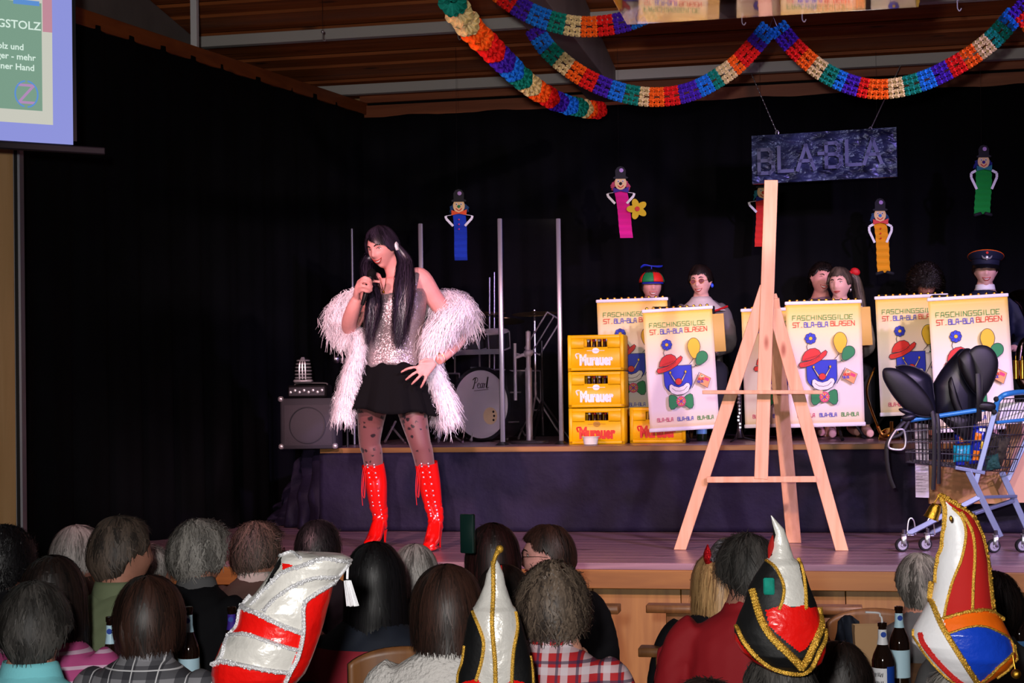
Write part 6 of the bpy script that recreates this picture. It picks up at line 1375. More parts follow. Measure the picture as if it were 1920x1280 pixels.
# ------------------------------------------------------------------ audience
mat('a_turq', '#7fd4de', .85, bump=.3, bscale=200, dbump=.002); mat('a_green', '#6f7a5c', .85); mat('a_black', '#0e0e12', .85, spec=.2); mat('a_brown', '#4a3c34', .85); mat('a_navy', '#101828', .8); mat('a_red', '#a01420', .75); mat('a_knit', '#d8d4d0', .95, bump=1, bscale=70, dbump=.012)
mat('a_grey', '#5a5a5c', .85); mat('a_white', '#b8b4ac', .85); mat('a_dark', '#141418', .85, spec=.2)
plaid('a_plaid', '#8c8c92', [(0, .075, .5, .1, '#2a2a32', .75), (2, .075, .5, .3, '#2a2a32', .7), (0, .075, .05, .0, '#dcdce0', .9), (2, .075, .05, .0, '#dcdce0', .9)], 1)
plaid('a_plaidred', '#b81c24', [(0, .06, .35, .1, '#d8d4dc', .6), (2, .06, .35, .3, '#d8d4dc', .6), (0, .06, .14, .62, '#1c2848', .75), (2, .06, .14, .8, '#1c2848', .75)], 1)
plaid('a_stripe', '#b84a86', [(2, .042, .24, .1, '#d8b8d0', .9)], 1)
plaid('a_navyred', '#101828', [(2, 9, .0130, -.0900, '#8c1428', 1)], 1)
TGT = V((-2.35, 9.1, 1.9))
def aud(label, hx, hy, D, hairkw, shirt, dyaw=0, body=None, absyaw=None, **k):
    hy += .026*F/D; p = U(hx, hy, D); d = TGT-p; a = math.atan2(d.x, -d.y) if absyaw is None else absyaw; b = PI+(0 if body is None else body)
    hk = dict(seed=int(hx), n=900); hk.update(hairkw)
    kw = dict(body_vox=.015, hs=.96, shrug=.03, neck_h=.075); kw.update(k)
    return seated('person', label, hx, hy, D, b, a+dyaw-b, kw.pop('tilt', (0, 0)), hk, shirt, k.get('skin', 'skin_old'), **{q: v for q, v in kw.items() if q != 'skin'})
bob = dict(th=.022, side=-.11, back=-.12, taper=.06, n=1500, mess=.006)
short = dict(th=.010, side=.01, back=-.092, taper=.36, n=1300, mess=.006, slen=(.12, .3))
curly = dict(th=.022, side=-.05, back=-.085, taper=.25, n=1700, mess=.012, curl=.010, ridge=.006)
longh = dict(th=.020, side=-.26, back=-.30, taper=-.02, n=1800, mess=.006, w_=.003)
aud('dark curly-haired person at the far left edge', 8, 1045, 5.9, dict(curly, m_='h_black'), 'a_dark')
aud('grey-haired woman with a woven braid at the far left', 147, 1032, 6.9, dict(bob, m_='h_silver', th=.016, back=-.07, side=-.06, ridge=.008), 'a_brown', -.3, s=.95)
t, Hm, hc = aud('balding man in a grey-green shirt, head turned right', 230, 1028, 5.6, dict(short, m_='h_salt', th=.009, bald=.26, n=1500), 'a_green', -.65, body=-.25, s=1.12, shoulders=.23, collar='a_green', hs=1.06)
aud('elderly person beside the balding man, hand at the face', 277, 1068, 6.45, dict(short, m_='h_silver'), 'a_white', -.5)
aud('woman with long dark hair in a pink striped shirt', 100, 1105, 5.0, dict(longh, m_='h_dark', th=.016), 'a_stripe', .1, s=1.05)
t, Hm, hc = aud('short grey-haired man in a turquoise sweater', 66, 1165, 4.4, dict(short, m_='h_greydark', th=.012, side=.0, n=2200), 'a_turq', .12, s=1.06, shoulders=.24, hs=1.0, tilt=(.1, 0), collar='a_turq')
t, Hm, hc = aud('brown bob-haired woman in a grey plaid shirt', 281, 1146, 4.85, dict(bob, m_='h_brown', th=.020, back=-.095, side=-.085, taper=.15, n=1900), 'a_plaid', -.1, collar='a_plaid', s=1.0)
mb = MB(); mb.ball(Hm @ V((.082, .0, -.04)), .004); mb.build('earring', 'chrome', t)
aud('person with wavy grey hair in a black jacket', 377, 1030, 6.15, dict(curly, m_='h_grey', curl=.006), 'a_black', -.85, body=-.3, collar='a_grey')
t, Hm, hc = aud('short-haired person in a brown vest with white collar', 486, 1026, 6.75, dict(curly, m_='h_salt', th=.014, curl=.004), 'a_brown', -.95, body=-.3, collar='a_white')
glasses(t, Hm, 'tint', 'black', 1.0)
aud('black-haired person near the performer, behind the red and white hat', 598, 1020, 7.2, dict(short, m_='h_black', th=.018, side=-.03), 'a_dark', -.3)
aud('woman with long black hair in a navy jacket with a red band', 704, 1076, 5.5, dict(longh, m_='h_black', th=.022), 'a_navyred', -.1, s=1.1, shoulders=.23)
aud('white-grey haired person just left of the brown bob', 778, 1068, 6.5, dict(bob, m_='h_silver', th=.014, back=-.07, side=-.05), 'a_dark', .1)
aud('woman with a thick brown bob in a white knitted sweater', 838, 1130, 4.8, dict(bob, m_='h_brown', th=.028, back=-.115, side=-.105, n=2200), 'a_knit', .05, collar='a_knit', s=1.04)
aud('person with long dark red-brown hair holding a green folder', 924, 1035, 6.0, dict(longh, m_='h_redbrown', th=.020), 'a_dark', 0, s=1.05)
aud('dark-haired person behind the narrow white hat', 944, 1118, 5.45, dict(bob, m_='h_dark', th=.018, back=-.08, side=-.07), 'a_dark', .05)
t, Hm, hc = aud('woman in profile with dark glasses and swept-back brown hair', 1025, 1033, 6.45, dict(short, m_='h_brown', th=.016, side=.035, back=-.08, n=1300, mess=.004, slen=(.3, .6), face_w=1.05), 'a_black', 0, absyaw=-1.42, body=.3, face=True, smile=.8, skin='skin_pink', shoulders=.2, body_vox=.010)
glasses(t, Hm, 'tint_dark', 'black', 1.0, 1.15)
mb = MB(); mb.ball(Hm @ V((.082, .0, -.045)), .007); mb.build('earring', 'red', t)
t, Hm, hc = aud('person with wavy ash-brown hair in a red plaid shirt, hand at the neck', 1037, 1125, 4.9, dict(curly, m_='h_ashbrown', th=.024, curl=.007, n=2200, w_=.003), 'a_plaidred', -.2, collar='a_plaidred', s=1.0)
# the hand laid on the neck
Wm = world_of(t); mb = MB(); wr_ = U(1085, 1225, 4.85); kn = [U(1062, 1212, 4.83), U(1066, 1205, 4.83), U(1071, 1200, 4.83), U(1077, 1197, 4.83)]
hand_into(mb, wr_, kn, [U(1046, 1203, 4.83), U(1052, 1194, 4.83), U(1060, 1187, 4.83), U(1071, 1184, 4.84)], [U(1080, 1232, 4.83), U(1068, 1236, 4.82), U(1058, 1240, 4.82), U(1052, 1240, 4.82)]); mb.stube([wr_, U(1098, 1262, 4.9), U(1102, 1310, 4.8)], [.028, .036, .045], 12, 12)
me = remeshed(mb, .005, 2); o = link_mesh('raised_hand', me, 'skin_old', t); Wi = Wm.inverted(); [setattr(v, 'co', Wi @ v.co) for v in me.vertices]
t, Hm, hc = aud('blonde woman wearing red sequined devil horns, sitting by the stage', 1345, 1085, 6.2, dict(longh, m_='h_blond', th=.014, side=-.16, back=-.18), 'a_dark', 0, s=.95)
hb = thing('devil_horn_headband', 'glittering headband with red sequined devil horns', 'headband', world_of(t) @ Hm @ V((0, -.01, .12)), Hm.to_euler().z+PI)
mat('seq_red', '#c0101c', .2, .7, bump=1, bscale=260, dbump=.006); mat('seq_silver', '#8a8a90', .2, .9, bump=1, bscale=220, dbump=.008, var=.9, vscale=200)
for px, py, q0, q1 in ((1323, 1048, (1333, 1056), (1327, 1020)), (1392, 1016, (1384, 1040), (1394, 1010))):
    MB().stube([U(*q0, 6.15), U((q0[0]+q1[0])/2-3, (q0[1]+q1[1])/2+2, 6.14), U(*q1, 6.14)], [.022, .018, .002], 14, 12).build('horn', 'seq_red', hb, world=True)
mb = MB(); a, b = U(1334, 1052, 6.14), U(1384, 1040, 6.14); mb.stube([a, (a+b)/2+V((0, 0, .05)), b], [(.03, .02)]*3, 16, 10); mb.build('band', 'seq_silver', hb, world=True)
t, Hm, hc = aud('person with swept dark hair in a red top beside the black jester hat', 1400, 1060, 5.7, dict(short, m_='h_greydark', th=.020, side=-.03, n=1800, mess=.014, slen=(.2, .5)), 'a_red', .1, s=1.12, shoulders=.22)
hk = world_of(t); mb = MB(); mb.ball(hk @ Hm @ V((-.09, -.02, -.10)), (.03, .02, .045)); [mb.ball(hk @ Hm @ V((-.09+.02*math.cos(a), -.02, -.10+.03*math.sin(a))), .016) for a in range(6)]; o = mb.build('flower_clip', 'm_coral' if 'm_coral' in MT else 'p_red', t, world=True)
aud('close-cropped grey-haired man left of the tall red hat', 1724, 1088, 6.1, dict(short, m_='h_grey', th=.006, n=1500, mess=.004), 'a_grey', -.5, hs=1.0)
aud('dark-haired person half hidden right of the black jester hat', 1568, 1262, 4.9, dict(short, m_='h_dark', th=.014), 'a_dark', .6, hs=.9, skin='skin')
aud('dark-haired person in a grey shirt behind the tall red hat', 1858, 1128, 5.5, dict(short, m_='h_dark', th=.014), 'a_grey', .1)
aud('out-of-focus dark-haired person at the bottom edge, only the crown showing', 1325, 1372, 3.2, dict(short, m_='h_dark', th=.014), 'a_dark')
# green folder held up, cane chairs, stools
mat('darkgreen', '#0e2a26', .4); b = U(877, 1000, 5.75); o = MB().rbox((0, 0, 0), (.055, .02, .14), .003).build('green_folder', 'darkgreen'); o.location = b; o.rotation_euler = (0, 0, -.3); tag(o, 'dark green menu folder held up beside the red-brown hair', 'folder')
def chair(name, label, px, py, D, rz, w_=.30, roundb=False):
    c = U(px, py, D); t = thing(name, label, 'chair', (c.x, c.y, 0), rz); h = c.z
    if roundb: MB().grid(lambda u, v: (.19*math.sin((u-.5)*2.4), -.10*math.cos((u-.5)*2.4)+.08, h-.14+.14*v*(1-.35*abs(u-.5)**2*4)), 18, 6).build('backrest', 'chairwood', t, solid=.018)
    else: MB().rbox((0, 0, h-.016), (w_, .09, .034), .003).build('top_rail', 'chairwood', t); MB().rbox((0, .01, (h+.42)/2), (.13, .024, h-.46), .004).build('back_slat', 'chairwood', t)
    MB().rbox((0, .20, .445), (.40, .40, .03), .02).build('seat', 'chairwood', t)
    for sx in (-1, 1):
        for y in (.03, .36): MB().tube([(sx*.16, y, .43), (sx*.18, y+(.02 if y > .1 else -.02), .002)], [.017, .013], 8).build('leg', 'chairwood', t)
    if roundb: [MB().tube([(sx*.14, .03, h-.13), (sx*.15, .04, .44)], .012, 8).build('back_post', 'chairwood', t) for sx in (-1, 1)]
    return t
chair('wooden_chair', 'empty wooden chair with flat top rail at the stage front, left of the blonde woman', 1277, 1133, 7.0, PI, .30)
chair('wooden_chair', 'wooden chair with red jackets over it', 1262, 1213, 6.15, PI, .26)
chair('wooden_chair', 'wooden chair right of the black jester hat, under the stage edge', 1550, 1135, 6.9, PI, .30)
chair('wooden_chair', 'wooden chair behind the woman in profile', 1103, 1133, 6.6, PI, .26)
chair('wooden_chair', 'round-backed wooden chair between navy jacket and white sweater', 763, 1213, 5.0, PI, .3, True)
chair('wooden_chair', 'round-backed wooden chair above the paper bag', 1640, 1141, 6.1, PI, .3, True)
mat('jacket_red', '#a81828', .8)
def drape(name, label, px0, px1, py0, py1, D, m_, seed):
    a, b = U(px0, py0, D), U(px1, py0, D); z1 = U(px0, py1, D).z; c = (a+b)/2; W_ = (b-a).length; H_ = c.z-z1
    o = MB().grid(lambda u, v: ((u-.5)*W_*(.55+.6*v**.6), -.05-.07*v**.5+.035*math.sin(u*17+seed)*v+.03*noise.noise(V((u*5, v*4, seed))), .02*math.sin(u*PI)-H_*max(0, v-.06)), 44, 22).build(name, m_, solid=.012); o.location = c; o.rotation_euler = (0, 0, TH); tag(o, label, 'jacket'); return o
drape('jacket', 'red jacket hanging over the chair, left piece', 1222, 1285, 1212, 1330, 5.85, 'jacket_red', 1); drape('jacket', 'red jacket hanging over the chair, right piece', 1262, 1318, 1198, 1330, 5.95, 'jacket_red', 4)
drape('jacket', 'black jacket over the chair left of the paper bag', 1555, 1612, 1162, 1290, 5.7, 'a_navy', 2)
# tables with bottles
def table(label, x0, x1, y0, y1):
    t = thing('table', label, 'table', ((x0+x1)/2, (y0+y1)/2, 0)); w_, d_ = x1-x0, y1-y0
    MB().rbox((0, 0, .745), (w_, d_, .03), .01).build('tabletop', 'tablewood', t)
    for sx in (-1, 1):
        for sy in (-1, 1): MB().rbox((sx*(w_/2-.06), sy*(d_/2-.06), .366), (.05, .05, .728), .006).build('leg', 'tablewood', t)
mat('bglass', '#1a0e08', .06, spec=.8, coat=.5); mat('clearglass', '#a8b0b4', .05, alpha=.55, spec=.8); mat('lab_blue', '#4a86c8', .5); mat('lab_lblue', '#b8dcec', .5); mat('lab_white', '#dcdce0', .5); mat('cap_silver', '#c8ccd0', .3, .8); mat('lab_dkblue', '#1440a0', .5)
def beer(label, px, py, D, lab, m_='bglass', neck=None, straw=False, z=.762, lab2=None, panel=None):
    p = U(px, py, D); t = thing('beer_bottle', label, 'bottle', (p.x, p.y, z), TH); h = p.z-z
    s_ = h/.265
    MB().lathe([(r*1, zz*s_) for r, zz in [(.030, .0), (.0345, .004), (.035, .01), (.035, .145), (.030, .165), (.0165, .195), (.0135, .215), (.0128, .250), (.0148, .252), (.0148, .264), (.012, .265)]], 24).build('glass', m_, t)
    MB().lathe([(.0355, .035*s_), (.0355, .125*s_)], 24, cap=False).build('body_label', lab, t)
    MB().lathe([(.0180, .196*s_), (.0145, .215*s_), (.0138, .243*s_)], 20, cap=False).build('neck_label', neck or lab, t)
    if lab2: MB().lathe([(.0358, .035*s_), (.0358, .080*s_)], 24, cap=False).build('label_band', lab2, t)
    if panel:
        MB().grid(lambda u, v: (.0359*math.sin(.12+u*1.5), -.0359*math.cos(.12+u*1.5), (.03+.10*v)*s_), 12, 2).build('blue_panel', panel, t)
        mb = MB(); rr = random.Random(9)
        for k in range(9):
            a0 = -1.0+.28*(k % 3)+rr.uniform(-.05, .05); z0 = (.105-.026*(k//3))*s_; q = []
            for j in range(6): aa = a0+.05*j; q.append((.0365*math.sin(aa), -.0365*math.cos(aa), z0+.008*math.sin(j*2.3+k)))
            mb.stube(q, .0007, 14, 4)
        mb.build('script_marks', 'logo_black', t, kind='stuff')
    mb = MB(); mb.lathe([(.009, -.0), (.009, .001)], 12, T(0, -.0150, .228*s_) @ RX(PI/2)); mb.build('neck_emblem', 'lab_dkblue', t)
    if straw: MB().stube([(0, 0, .15*s_), (0, 0, h), (-.006, 0, h+.020), (-.012, -.003, h+.030), (-.055, -.01, h+.034)], .0032, 24, 8).build('straw', 'lab_white', t)
    return t
beer('beer bottle with blue and white neck label left of the brown bob', 207, 1155, 5.08, 'lab_white', neck='lab_lblue', lab2='lab_blue')
beer('beer bottle right of the brown bob, in front of the black jacket', 353, 1137, 5.35, 'lab_lblue')
beer('beer bottle with purple label above the red and white hat', 434, 1137, 5.5, 'lab_white', neck='p_purple_' if 'p_purple_' in MT else 'c_purple')
beer('dark beer bottle with a white drinking straw', 1654, 1166, 5.12, 'lab_white', neck='lab_white', straw=True, panel='lab_dkblue')
beer('brown bottle with pale blue labels right of the straw bottle', 1685, 1136, 5.45, 'lab_lblue', neck='lab_lblue')
beer('brown beer bottle at the right edge with blue neck label', 1884, 1093, 6.0, 'lab_white', neck='lab_dkblue')
beer('brown beer bottle without cap at the far right edge', 1910, 1120, 5.6, 'lab_blue', neck='bglass')
mat('glasstumbler', '#c8d0d4', .04, alpha=.35)
ta, tb_ = U(210, 1155, 5.2), U(446, 1137, 5.5); table('wooden table at the left carrying beer bottles', ta.x-.08, tb_.x+.12, min(ta.y, tb_.y)-.10, max(ta.y, tb_.y)+.15)
ta, tb_ = U(1654, 1166, 5.12), U(1910, 1120, 5.6); table('wooden table at the right carrying bottles and a paper bag', ta.x-.16, tb_.x+.15, ta.y-.1, tb_.y+.5)
mat('kraft', '#b08a64', .9); p = U(1630, 1172, 5.25); t = thing('paper_bag', 'brown paper bag standing open behind the straw bottle', 'bag', (p.x, p.y+.02, .762), TH); h = p.z-.762; mb = MB()
mb.grid(lambda u, v: ([(-.05, -.03), (.05, -.03), (.05, .03), (-.05, .03)][int(u*4+1e-6) % 4][0]*(1+.05*math.sin(v*9+u*7)), [(-.05, -.03), (.05, -.03), (.05, .03), (-.05, .03)][int(u*4+1e-6) % 4][1]*(1-.3*v), h*v), 4, 10, closed=True); mb.build('bag', 'kraft', t, smooth=False, solid=.002)
mb = MB(); mb.box((.038, -.034, h*.25), (.03, .002, .06)); mb.build('sticker', 'lab_white', t)
# ------------------------------------------------------------------ carnival guild hats
mat('satin_red', '#e01410', .28, bump=.5, bscale=14, dbump=.02); mat('satin_silver', '#d4d2cc', .30, .15, bump=.6, bscale=13, dbump=.02); mat('satin_white', '#e4e4e8', .4, bump=.35, bscale=14, dbump=.015); mat('satin_blue', '#1440c0', .28, bump=.5, bscale=14, dbump=.02)
mat('satin_orange', '#f06a10', .35, bump=.3, bscale=20, dbump=.01); mat('velvet', '#08080a', .6, bump=.3, bscale=30, dbump=.01); mat('felt_red', '#b81410', .8)
HM_ = ['satin_red', 'satin_silver', 'satin_white', 'satin_blue', 'satin_orange', 'velvet', 'felt_red']
PN = {'satin_red': 'red_panel', 'satin_silver': 'silver_panel', 'satin_white': 'white_panel', 'satin_blue': 'blue_panel', 'satin_orange': 'orange_band', 'velvet': 'black_panel', 'felt_red': 'red_felt_panel'}
def inpoly(x, y, P):
    c = False; j = len(P)-1
    for i in range(len(P)):
        if (P[i][1] > y) != (P[j][1] > y) and x < (P[j][0]-P[i][0])*(y-P[i][1])/(P[j][1]-P[i][1])+P[i][0]: c = not c
        j = i
    return c
def crown_hat(label, D, base, rows, base_mat, panels, trims, depth=.075, facets=128, nrow=190, lean=0):
    k = D/F; cx, cy = base; o = U(cx, cy, D); t = thing('carnival_hat', label, 'hat', o)
    ys = [r[0] for r in rows]; y0, y1 = ys[0], ys[-1]
    def LR(y):
        for a, b in zip(rows, rows[1:]):
            if a[0] <= y <= b[0]: u = (y-a[0])/(b[0]-a[0]); return lerp(a[1], b[1], u), lerp(a[2], b[2], u)
        return rows[-1][1:]
    def dep(y, w): return min(depth, w*k*.85)*(1.0)
    def surf(px, py, out=0, back=False):
        l, r = LR(max(y0, min(y1, py))); c = (l+r)/2; w = max(.5, (r-l)/2); q = max(-1, min(1, (px-c)/w)); d = dep(py, w)*math.sqrt(max(0, 1-q*q))+out
        return U(px, py, D)-fwd*(d if not back else -d)+fwd*lean*(y1-py)*k
    V_ = []; cells = {}
    for j in range(nrow+1):
        y = lerp(y0, y1, (j/nrow)); l, r = LR(y); c = (l+r)/2; w = max(.4, (r-l)/2)
        for i in range(facets):
            a = 2*PI*i/facets; px = c+w*math.cos(a); V_.append(surf(px, y, 0, math.sin(a) < 0))
    for j in range(nrow):
        y = lerp(y0, y1, (j+.5)/nrow); l, r = LR(y); c = (l+r)/2; w = (r-l)/2
        for i in range(facets):
            a = 2*PI*(i+.5)/facets; px = c+w*math.cos(a); m_ = base_mat
            for P_, mm in panels:
                if inpoly(px, y, P_): m_ = mm
            i2 = (i+1) % facets; cells.setdefault(m_, []).append((j*facets+i, j*facets+i2, (j+1)*facets+i2, (j+1)*facets+i))
    for m_, fs in cells.items():
        used = {}; vs = []; nf = []
        for f in fs:
            q = []
            for i in f:
                if i not in used: used[i] = len(vs); vs.append(V_[i])
                q.append(used[i])
            nf.append(tuple(q))
        mb = MB(); mb.add(vs, nf); mb.build(PN[m_], m_, t, world=True)
    for pts, r, m_ in trims:
        n = max(8, int(sum(math.hypot(b[0]-a[0], b[1]-a[1]) for a, b in zip(pts, pts[1:]))/1.6)); P_ = spline([tuple(p) for p in pts], n)
        q = [surf(x, y, r*.5) for x, y in P_]; mb = MB(); r *= .92; mb.tube(q, [r*(1+.12*math.sin(i*2.1)) for i in range(n)], 7, flat=.7)
        ra = random.Random(3)
        for i in range(0, n, 1): mb.ball(q[i]-fwd*r*.45+V((ra.uniform(-1, 1), 0, ra.uniform(-1, 1)))*r*.6, r*.36, 6, 4)
        mb.build('braid_trim' if m_ != 'felt_red' else 'red_edging', m_, t, world=True)
    return t, surf
def c4(*P): return [(1100+x/3.879, 950+y/3.879) for x, y in P]
def c5(*P): return [(1500+x/3.369, 900+y/3.369) for x, y in P]
def c2(*P): return [(300+x/3.879, 950+y/3.879) for x, y in P]
def c3(*P): return [(660+x/3.84, 950+y/3.84) for x, y in P]
# black, red and white jester hat
tu, su = crown_hat('black, red and white jester hat with gold braid, right of centre', 3.85, (1462, 1255),
    [(966, 1445, 1447), (975, 1447, 1455), (991, 1449.5, 1470), (1020, 1449, 1480), (1045, 1440, 1488), (1056, 1431, 1503), (1080, 1415, 1512), (1100, 1404, 1518), (1130, 1396, 1530), (1155, 1385, 1537), (1180, 1377, 1546), (1200, 1378, 1549), (1220, 1389, 1547), (1240, 1412, 1540), (1255, 1440, 1522), (1266, 1472, 1490)],
    'velvet', [(c4((1335, 60), (1370, 200), (1340, 350), (1300, 375), (1380, 480), (1410, 560), (1390, 690), (1545, 695), (1560, 600), (1530, 400), (1470, 180), (1380, 60)), 'satin_silver'),
     (c4((1270, 722), (1395, 675), (1460, 700), (1545, 685), (1600, 710))+c5((98, 790), (115, 870), (60, 960), (0, 1030))+c4((1500, 1010), (1400, 930), (1290, 830)), 'satin_red'),
     (c4((1060, 880), (1110, 980), (1200, 1090), (1330, 1165), (1480, 1205), (1629, 1190))+c5((100, 1090), (150, 1020), (170, 1000))+[(1552, 1205), (1540, 1250), (1500, 1270), (1440, 1262), (1380, 1225)], 'satin_red')],
    [(c4((1305, 385), (1350, 420), (1385, 490), (1403, 560), (1392, 640), (1362, 712)), .0050, 'gold_cord'), (c4((1540, 370), (1562, 480), (1568, 600), (1562, 712)), .0050, 'gold_cord'),
     (c4((1192, 590), (1212, 700), (1240, 800), (1300, 900), (1400, 1000), (1490, 1090), (1525, 1130)), .0105, 'gold_cord'), ([(1493, 1240), (1502, 1225)]+c5((30, 1050), (80, 960), (120, 890), (118, 800)), .0100, 'gold_cord'),
     (c4((1085, 860), (1120, 950), (1200, 1050), (1320, 1140), (1470, 1185), (1580, 1175))+c5((90, 1060), (140, 990), (155, 930)), .0070, 'gold_cord')], .085)
mb = MB(); mb.rbox(su(1434, 1092, .012), (.026, .008, .040), .006); mb.build('pin_badge', 'g_teal', tu, world=True)
mb = MB(); P_ = [su(1452, y, .0)+V((-.006, 0, 0)) for y in (1000, 1020, 1042)]; mb.stube([U(1449, 1003, 3.85), U(1446, 1025, 3.85), U(1442, 1046, 3.85)], [(.002, .01), (.008, .02), (.003, .01)], 12, 8); mb.build('red_lining', 'felt_red', tu, world=True)
# tall red, blue and white hat
tw, sw = crown_hat('tall red hat with blue front, orange bands, gold zigzag braid and bells, far right', 3.65, (1805, 1250),
    [(923, 1760, 1762), (930, 1762, 1774), (945, 1765, 1792), (965, 1767, 1822), (998, 1766, 1838), (1015, 1764, 1843), (1050, 1755, 1850), (1093, 1752, 1855), (1125, 1743, 1858), (1140, 1735, 1861), (1160, 1724, 1877), (1180, 1713, 1887), (1205, 1711, 1899), (1230, 1733, 1903), (1250, 1750, 1889), (1268, 1768, 1866), (1282, 1788, 1845)],
    'felt_red', [(c5((875, 90), (930, 150), (985, 200), (1018, 290), (1000, 420), (935, 600), (865, 840), (800, 850), (830, 640), (840, 450), (880, 300), (880, 150)), 'satin_white'),
     (c5((700, 800), (790, 730), (860, 760), (868, 940), (930, 1050), (1000, 1150), (1110, 1300), (700, 1300), (650, 1000), (690, 925)), 'satin_white'),
     (c5((862, 842), (1000, 800), (1150, 798), (1300, 880), (1340, 960), (1370, 1080), (1360, 1110), (1310, 1060), (1290, 980), (1120, 893), (1000, 890), (872, 935)), 'satin_orange'),
     (c5((872, 932), (1000, 888), (1120, 890), (1290, 980), (1305, 1062), (1200, 1130), (1160, 1180), (1100, 1265), (1000, 1150), (930, 1050)), 'satin_blue'),
     (c5((1305, 1060), (1345, 1130), (1250, 1220), (1180, 1300), (1090, 1300), (1110, 1240), (1180, 1140)), 'satin_orange')],
    [(c5((878, 90), (905, 190), (890, 390), (862, 500), (850, 640)), .0065, 'gold_cord'), (c5((885, 90), (960, 140), (1080, 220), (1140, 330), (1175, 480), (1185, 640), (1200, 800)), .0085, 'gold_cord'),
     (c5((950, 170), (1000, 230), (1018, 320), (990, 460), (930, 620), (868, 835)), .0038, 'gold_cord'), (c5((1000, 195), (1055, 300), (1070, 420), (1055, 600), (1040, 790)), .0042, 'gold_cord'),
     (c5((858, 845), (1000, 803), (1150, 800), (1285, 875)), .0062, 'gold_cord'), (c5((872, 932), (1000, 890), (1120, 893), (1288, 980), (1310, 1062)), .0040, 'gold_cord'),
     (c5((825, 640), (820, 760), (850, 900), (920, 1030), (1000, 1150), (1095, 1270)), .0075, 'gold_cord'), (c5((715, 940), (722, 1010), (800, 1120), (900, 1225), (985, 1285)), .0040, 'gold_cord'),
     (c5((735, 950), (752, 1020), (838, 1125), (935, 1222), (1015, 1280)), .0075, 'felt_red'), (c5((1300, 1066), (1200, 1130), (1105, 1270)), .0042, 'gold_cord'), (c5((1340, 1030), (1350, 1100), (1300, 1165), (1225, 1235)), .0045, 'gold_cord')], .090)
bp_ = U(1751, 958, 3.62); mb = MB(); mb.lathe([(.003, .018), (.010, .016), (.014, .006), (.016, -.012), (.018, -.018), (.001, -.017)], 20, Matrix.Translation(bp_) @ RY(.4)); mb.tube([bp_+V((0, 0, .016)), U(1760, 930, 3.62)], .0015, 5); mb.build('bell', 'gold', tw, world=True)
for px, py in ((1905, 1263),): bq = U(px, py, 3.55); mb = MB(); mb.ball(bq, .011, 16, 12); mb.tube([bq, U(1899, 1228, 3.56)], .0018, 5); mb.build('bell', 'gold', tw, world=True)
mb = MB(); mb.ball(U(1783, 972, 3.56), (.004, .004, .007)); mb.build('gem', 'gold', tw, world=True)
# red and silver hat leaning right
tj, sj = crown_hat('red and silver satin hat with sequin braid and a tassel, tilted to the right', 3.7, (480, 1270),
    [(1033, 535, 560), (1040, 527, 645), (1046, 522, 658), (1060, 517, 654), (1080, 502, 637), (1095, 491, 625), (1110, 480, 622), (1127, 462, 618), (1140, 450, 614), (1165, 446, 608), (1185, 436, 602), (1205, 416, 595), (1225, 408, 588), (1245, 399, 580), (1262, 397, 572), (1280, 399, 556), (1300, 410, 540)],
    'satin_red', [(c2((590, 712), (740, 735), (900, 805), (1060, 880), (1075, 700), (1110, 640), (1260, 575), (1420, 380), (1400, 300), (1080, 300), (850, 300), (820, 420), (640, 640)), 'satin_silver'),
     (c2((490, 932), (640, 885), (800, 918), (1030, 1000), (960, 1160), (700, 1105), (500, 1085), (400, 1130), (440, 1050)), 'satin_silver'),
     (c2((855, 400), (895, 350), (900, 400), (800, 560), (770, 570)), 'velvet'), (c2((905, 390), (1000, 398), (918, 450)), 'satin_red')],
    [(c2((590, 712), (740, 735), (900, 805), (1060, 880)), .0085, 'silver_trim'), (c2((490, 932), (640, 887), (800, 918), (1030, 1000)), .0070, 'silver_trim'), (c2((400, 1128), (500, 1085), (700, 1105), (960, 1160)), .0085, 'silver_trim'),
     (c2((1265, 545), (1110, 635), (1075, 700), (1070, 880), (1032, 1050), (972, 1170), (915, 1290)), .0075, 'silver_trim'), (c2((1385, 385), (1200, 355), (1060, 400), (920, 450), (790, 570), (690, 680)), .0075, 'silver_trim'), (c2((1300, 495), (1150, 490), (1000, 545), (860, 640), (790, 720)), .0070, 'silver_trim'),
     (c2((1385, 400), (1300, 505), (1265, 560)), .0055, 'silver_trim'), (c2((880, 350), (960, 322), (1050, 350)), .0065, 'silver_trim'), (c2((660, 640), (600, 720), (570, 850), (500, 935), (480, 1050), (400, 1130)), .0060, 'silver_trim')], .10)
p = U(652, 1062, 3.68); mb = MB(); mb.tube([p, U(651, 1085, 3.68)], .003, 6); 
for i in range(40): a = rnd.uniform(0, 6.28); r = rnd.uniform(0, .008); q0 = U(651, 1088, 3.68)+V((r*math.cos(a), r*math.sin(a), 0)); mb.tube([q0, q0+V((.012+.006*math.cos(a), .006*math.sin(a), -.058))], .0014, 4)
mb.build('tassel', 'satin_white', tj, world=True)
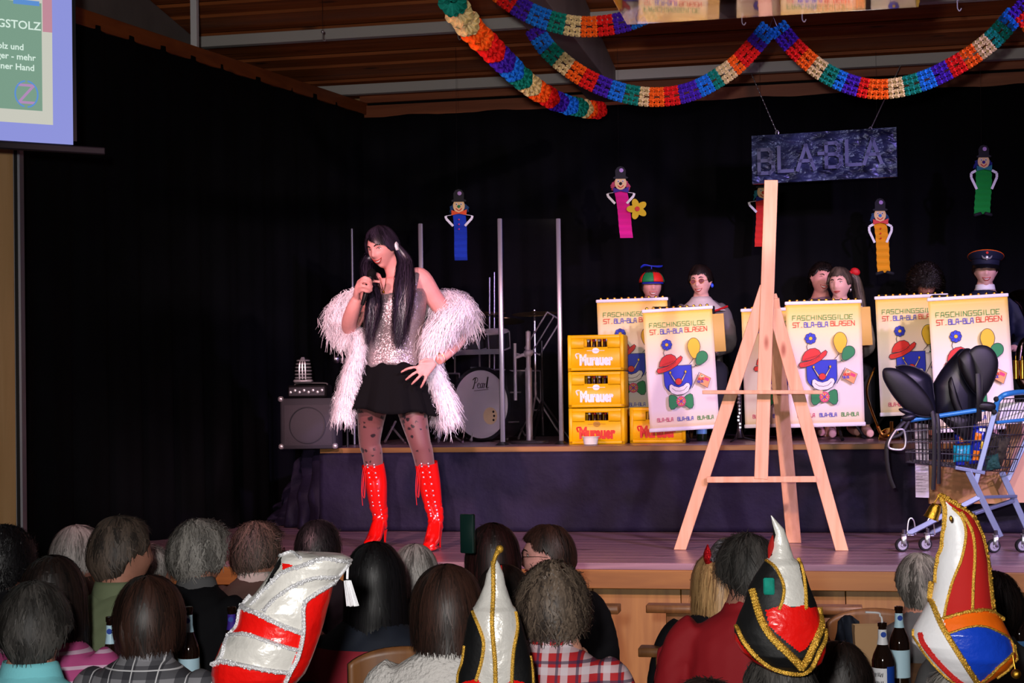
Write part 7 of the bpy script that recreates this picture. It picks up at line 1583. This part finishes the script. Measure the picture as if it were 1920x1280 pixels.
# narrow white and black hat with gold braid seen from behind
tp, s_p = crown_hat('narrow white and black peaked hat with a gold cord tip, bottom centre', 4.35, (930, 1260),
    [(1030, 934, 936), (1050, 924, 932), (1056, 922, 936), (1075, 912, 944), (1096, 908, 948), (1120, 898, 956), (1135, 890, 962), (1142, 884, 969), (1160, 877, 976), (1185, 873, 983), (1210, 868, 990), (1230, 866, 994), (1255, 860, 1000), (1275, 856, 1005), (1300, 862, 1000)],
    'velvet', [(c3((1010, 340), (1060, 340), (1110, 560), (1190, 760), (1200, 850), (1165, 1050), (1155, 1230), (1090, 1262), (980, 1300), (905, 1215), (950, 1050), (945, 900), (880, 745), (860, 700), (960, 480)), 'satin_silver'),
     (c3((740, 1400), (800, 1240), (905, 1205), (980, 1290), (1090, 1260), (1150, 1210), (1240, 1235), (1330, 1400)), 'satin_red')],
    [(c3((1015, 390), (1018, 600), (1010, 800), (1020, 950), (1032, 1100), (1035, 1290)), .0068, 'gold_cord'), (c3((868, 742), (920, 850), (950, 950), (935, 1080), (895, 1220)), .0055, 'gold_cord'), (c3((1178, 745), (1192, 850), (1165, 1000), (1155, 1120), (1150, 1240)), .0055, 'gold_cord'),
     (c3((810, 990), (795, 1100), (765, 1200), (760, 1300)), .0050, 'gold_cord'), (c3((1285, 1070), (1300, 1180), (1305, 1300)), .0050, 'gold_cord')], .07)
mb = MB(); mb.stube([U(925, 1056, 4.33), U(929, 1042, 4.33), U(936, 1030, 4.33)], [.006, .006, .009], 10, 8); mb.ball(U(937, 1029, 4.33), .011); mb.build('cord_tip', 'gold_cord', tp, world=True)
mb = MB(); mb.stube([U(938, 1068, 4.4), U(937, 1060, 4.4), U(935, 1075, 4.4)], [.006, .005, .004], 6, 6); mb.build('red_lining', 'felt_red', tp, world=True)
# the wearers beneath the hats
cap_ = dict(short, th=.006, side=-.02, back=-.09, n=900)
aud('person wearing the black jester hat, seen from behind', 1462, 1290, 3.95, dict(cap_, m_='h_greydark'), 'a_dark', .1)
aud('person wearing the tall red and blue hat, seen from behind', 1800, 1330, 3.75, dict(cap_, m_='h_grey'), 'a_grey', .1)
aud('person wearing the red and silver hat, head tilted right', 470, 1345, 3.8, dict(cap_, m_='h_dark'), 'a_dark', 0)
aud('person wearing the narrow white and black hat', 930, 1320, 4.4, dict(cap_, m_='h_dark'), 'a_dark', 0)
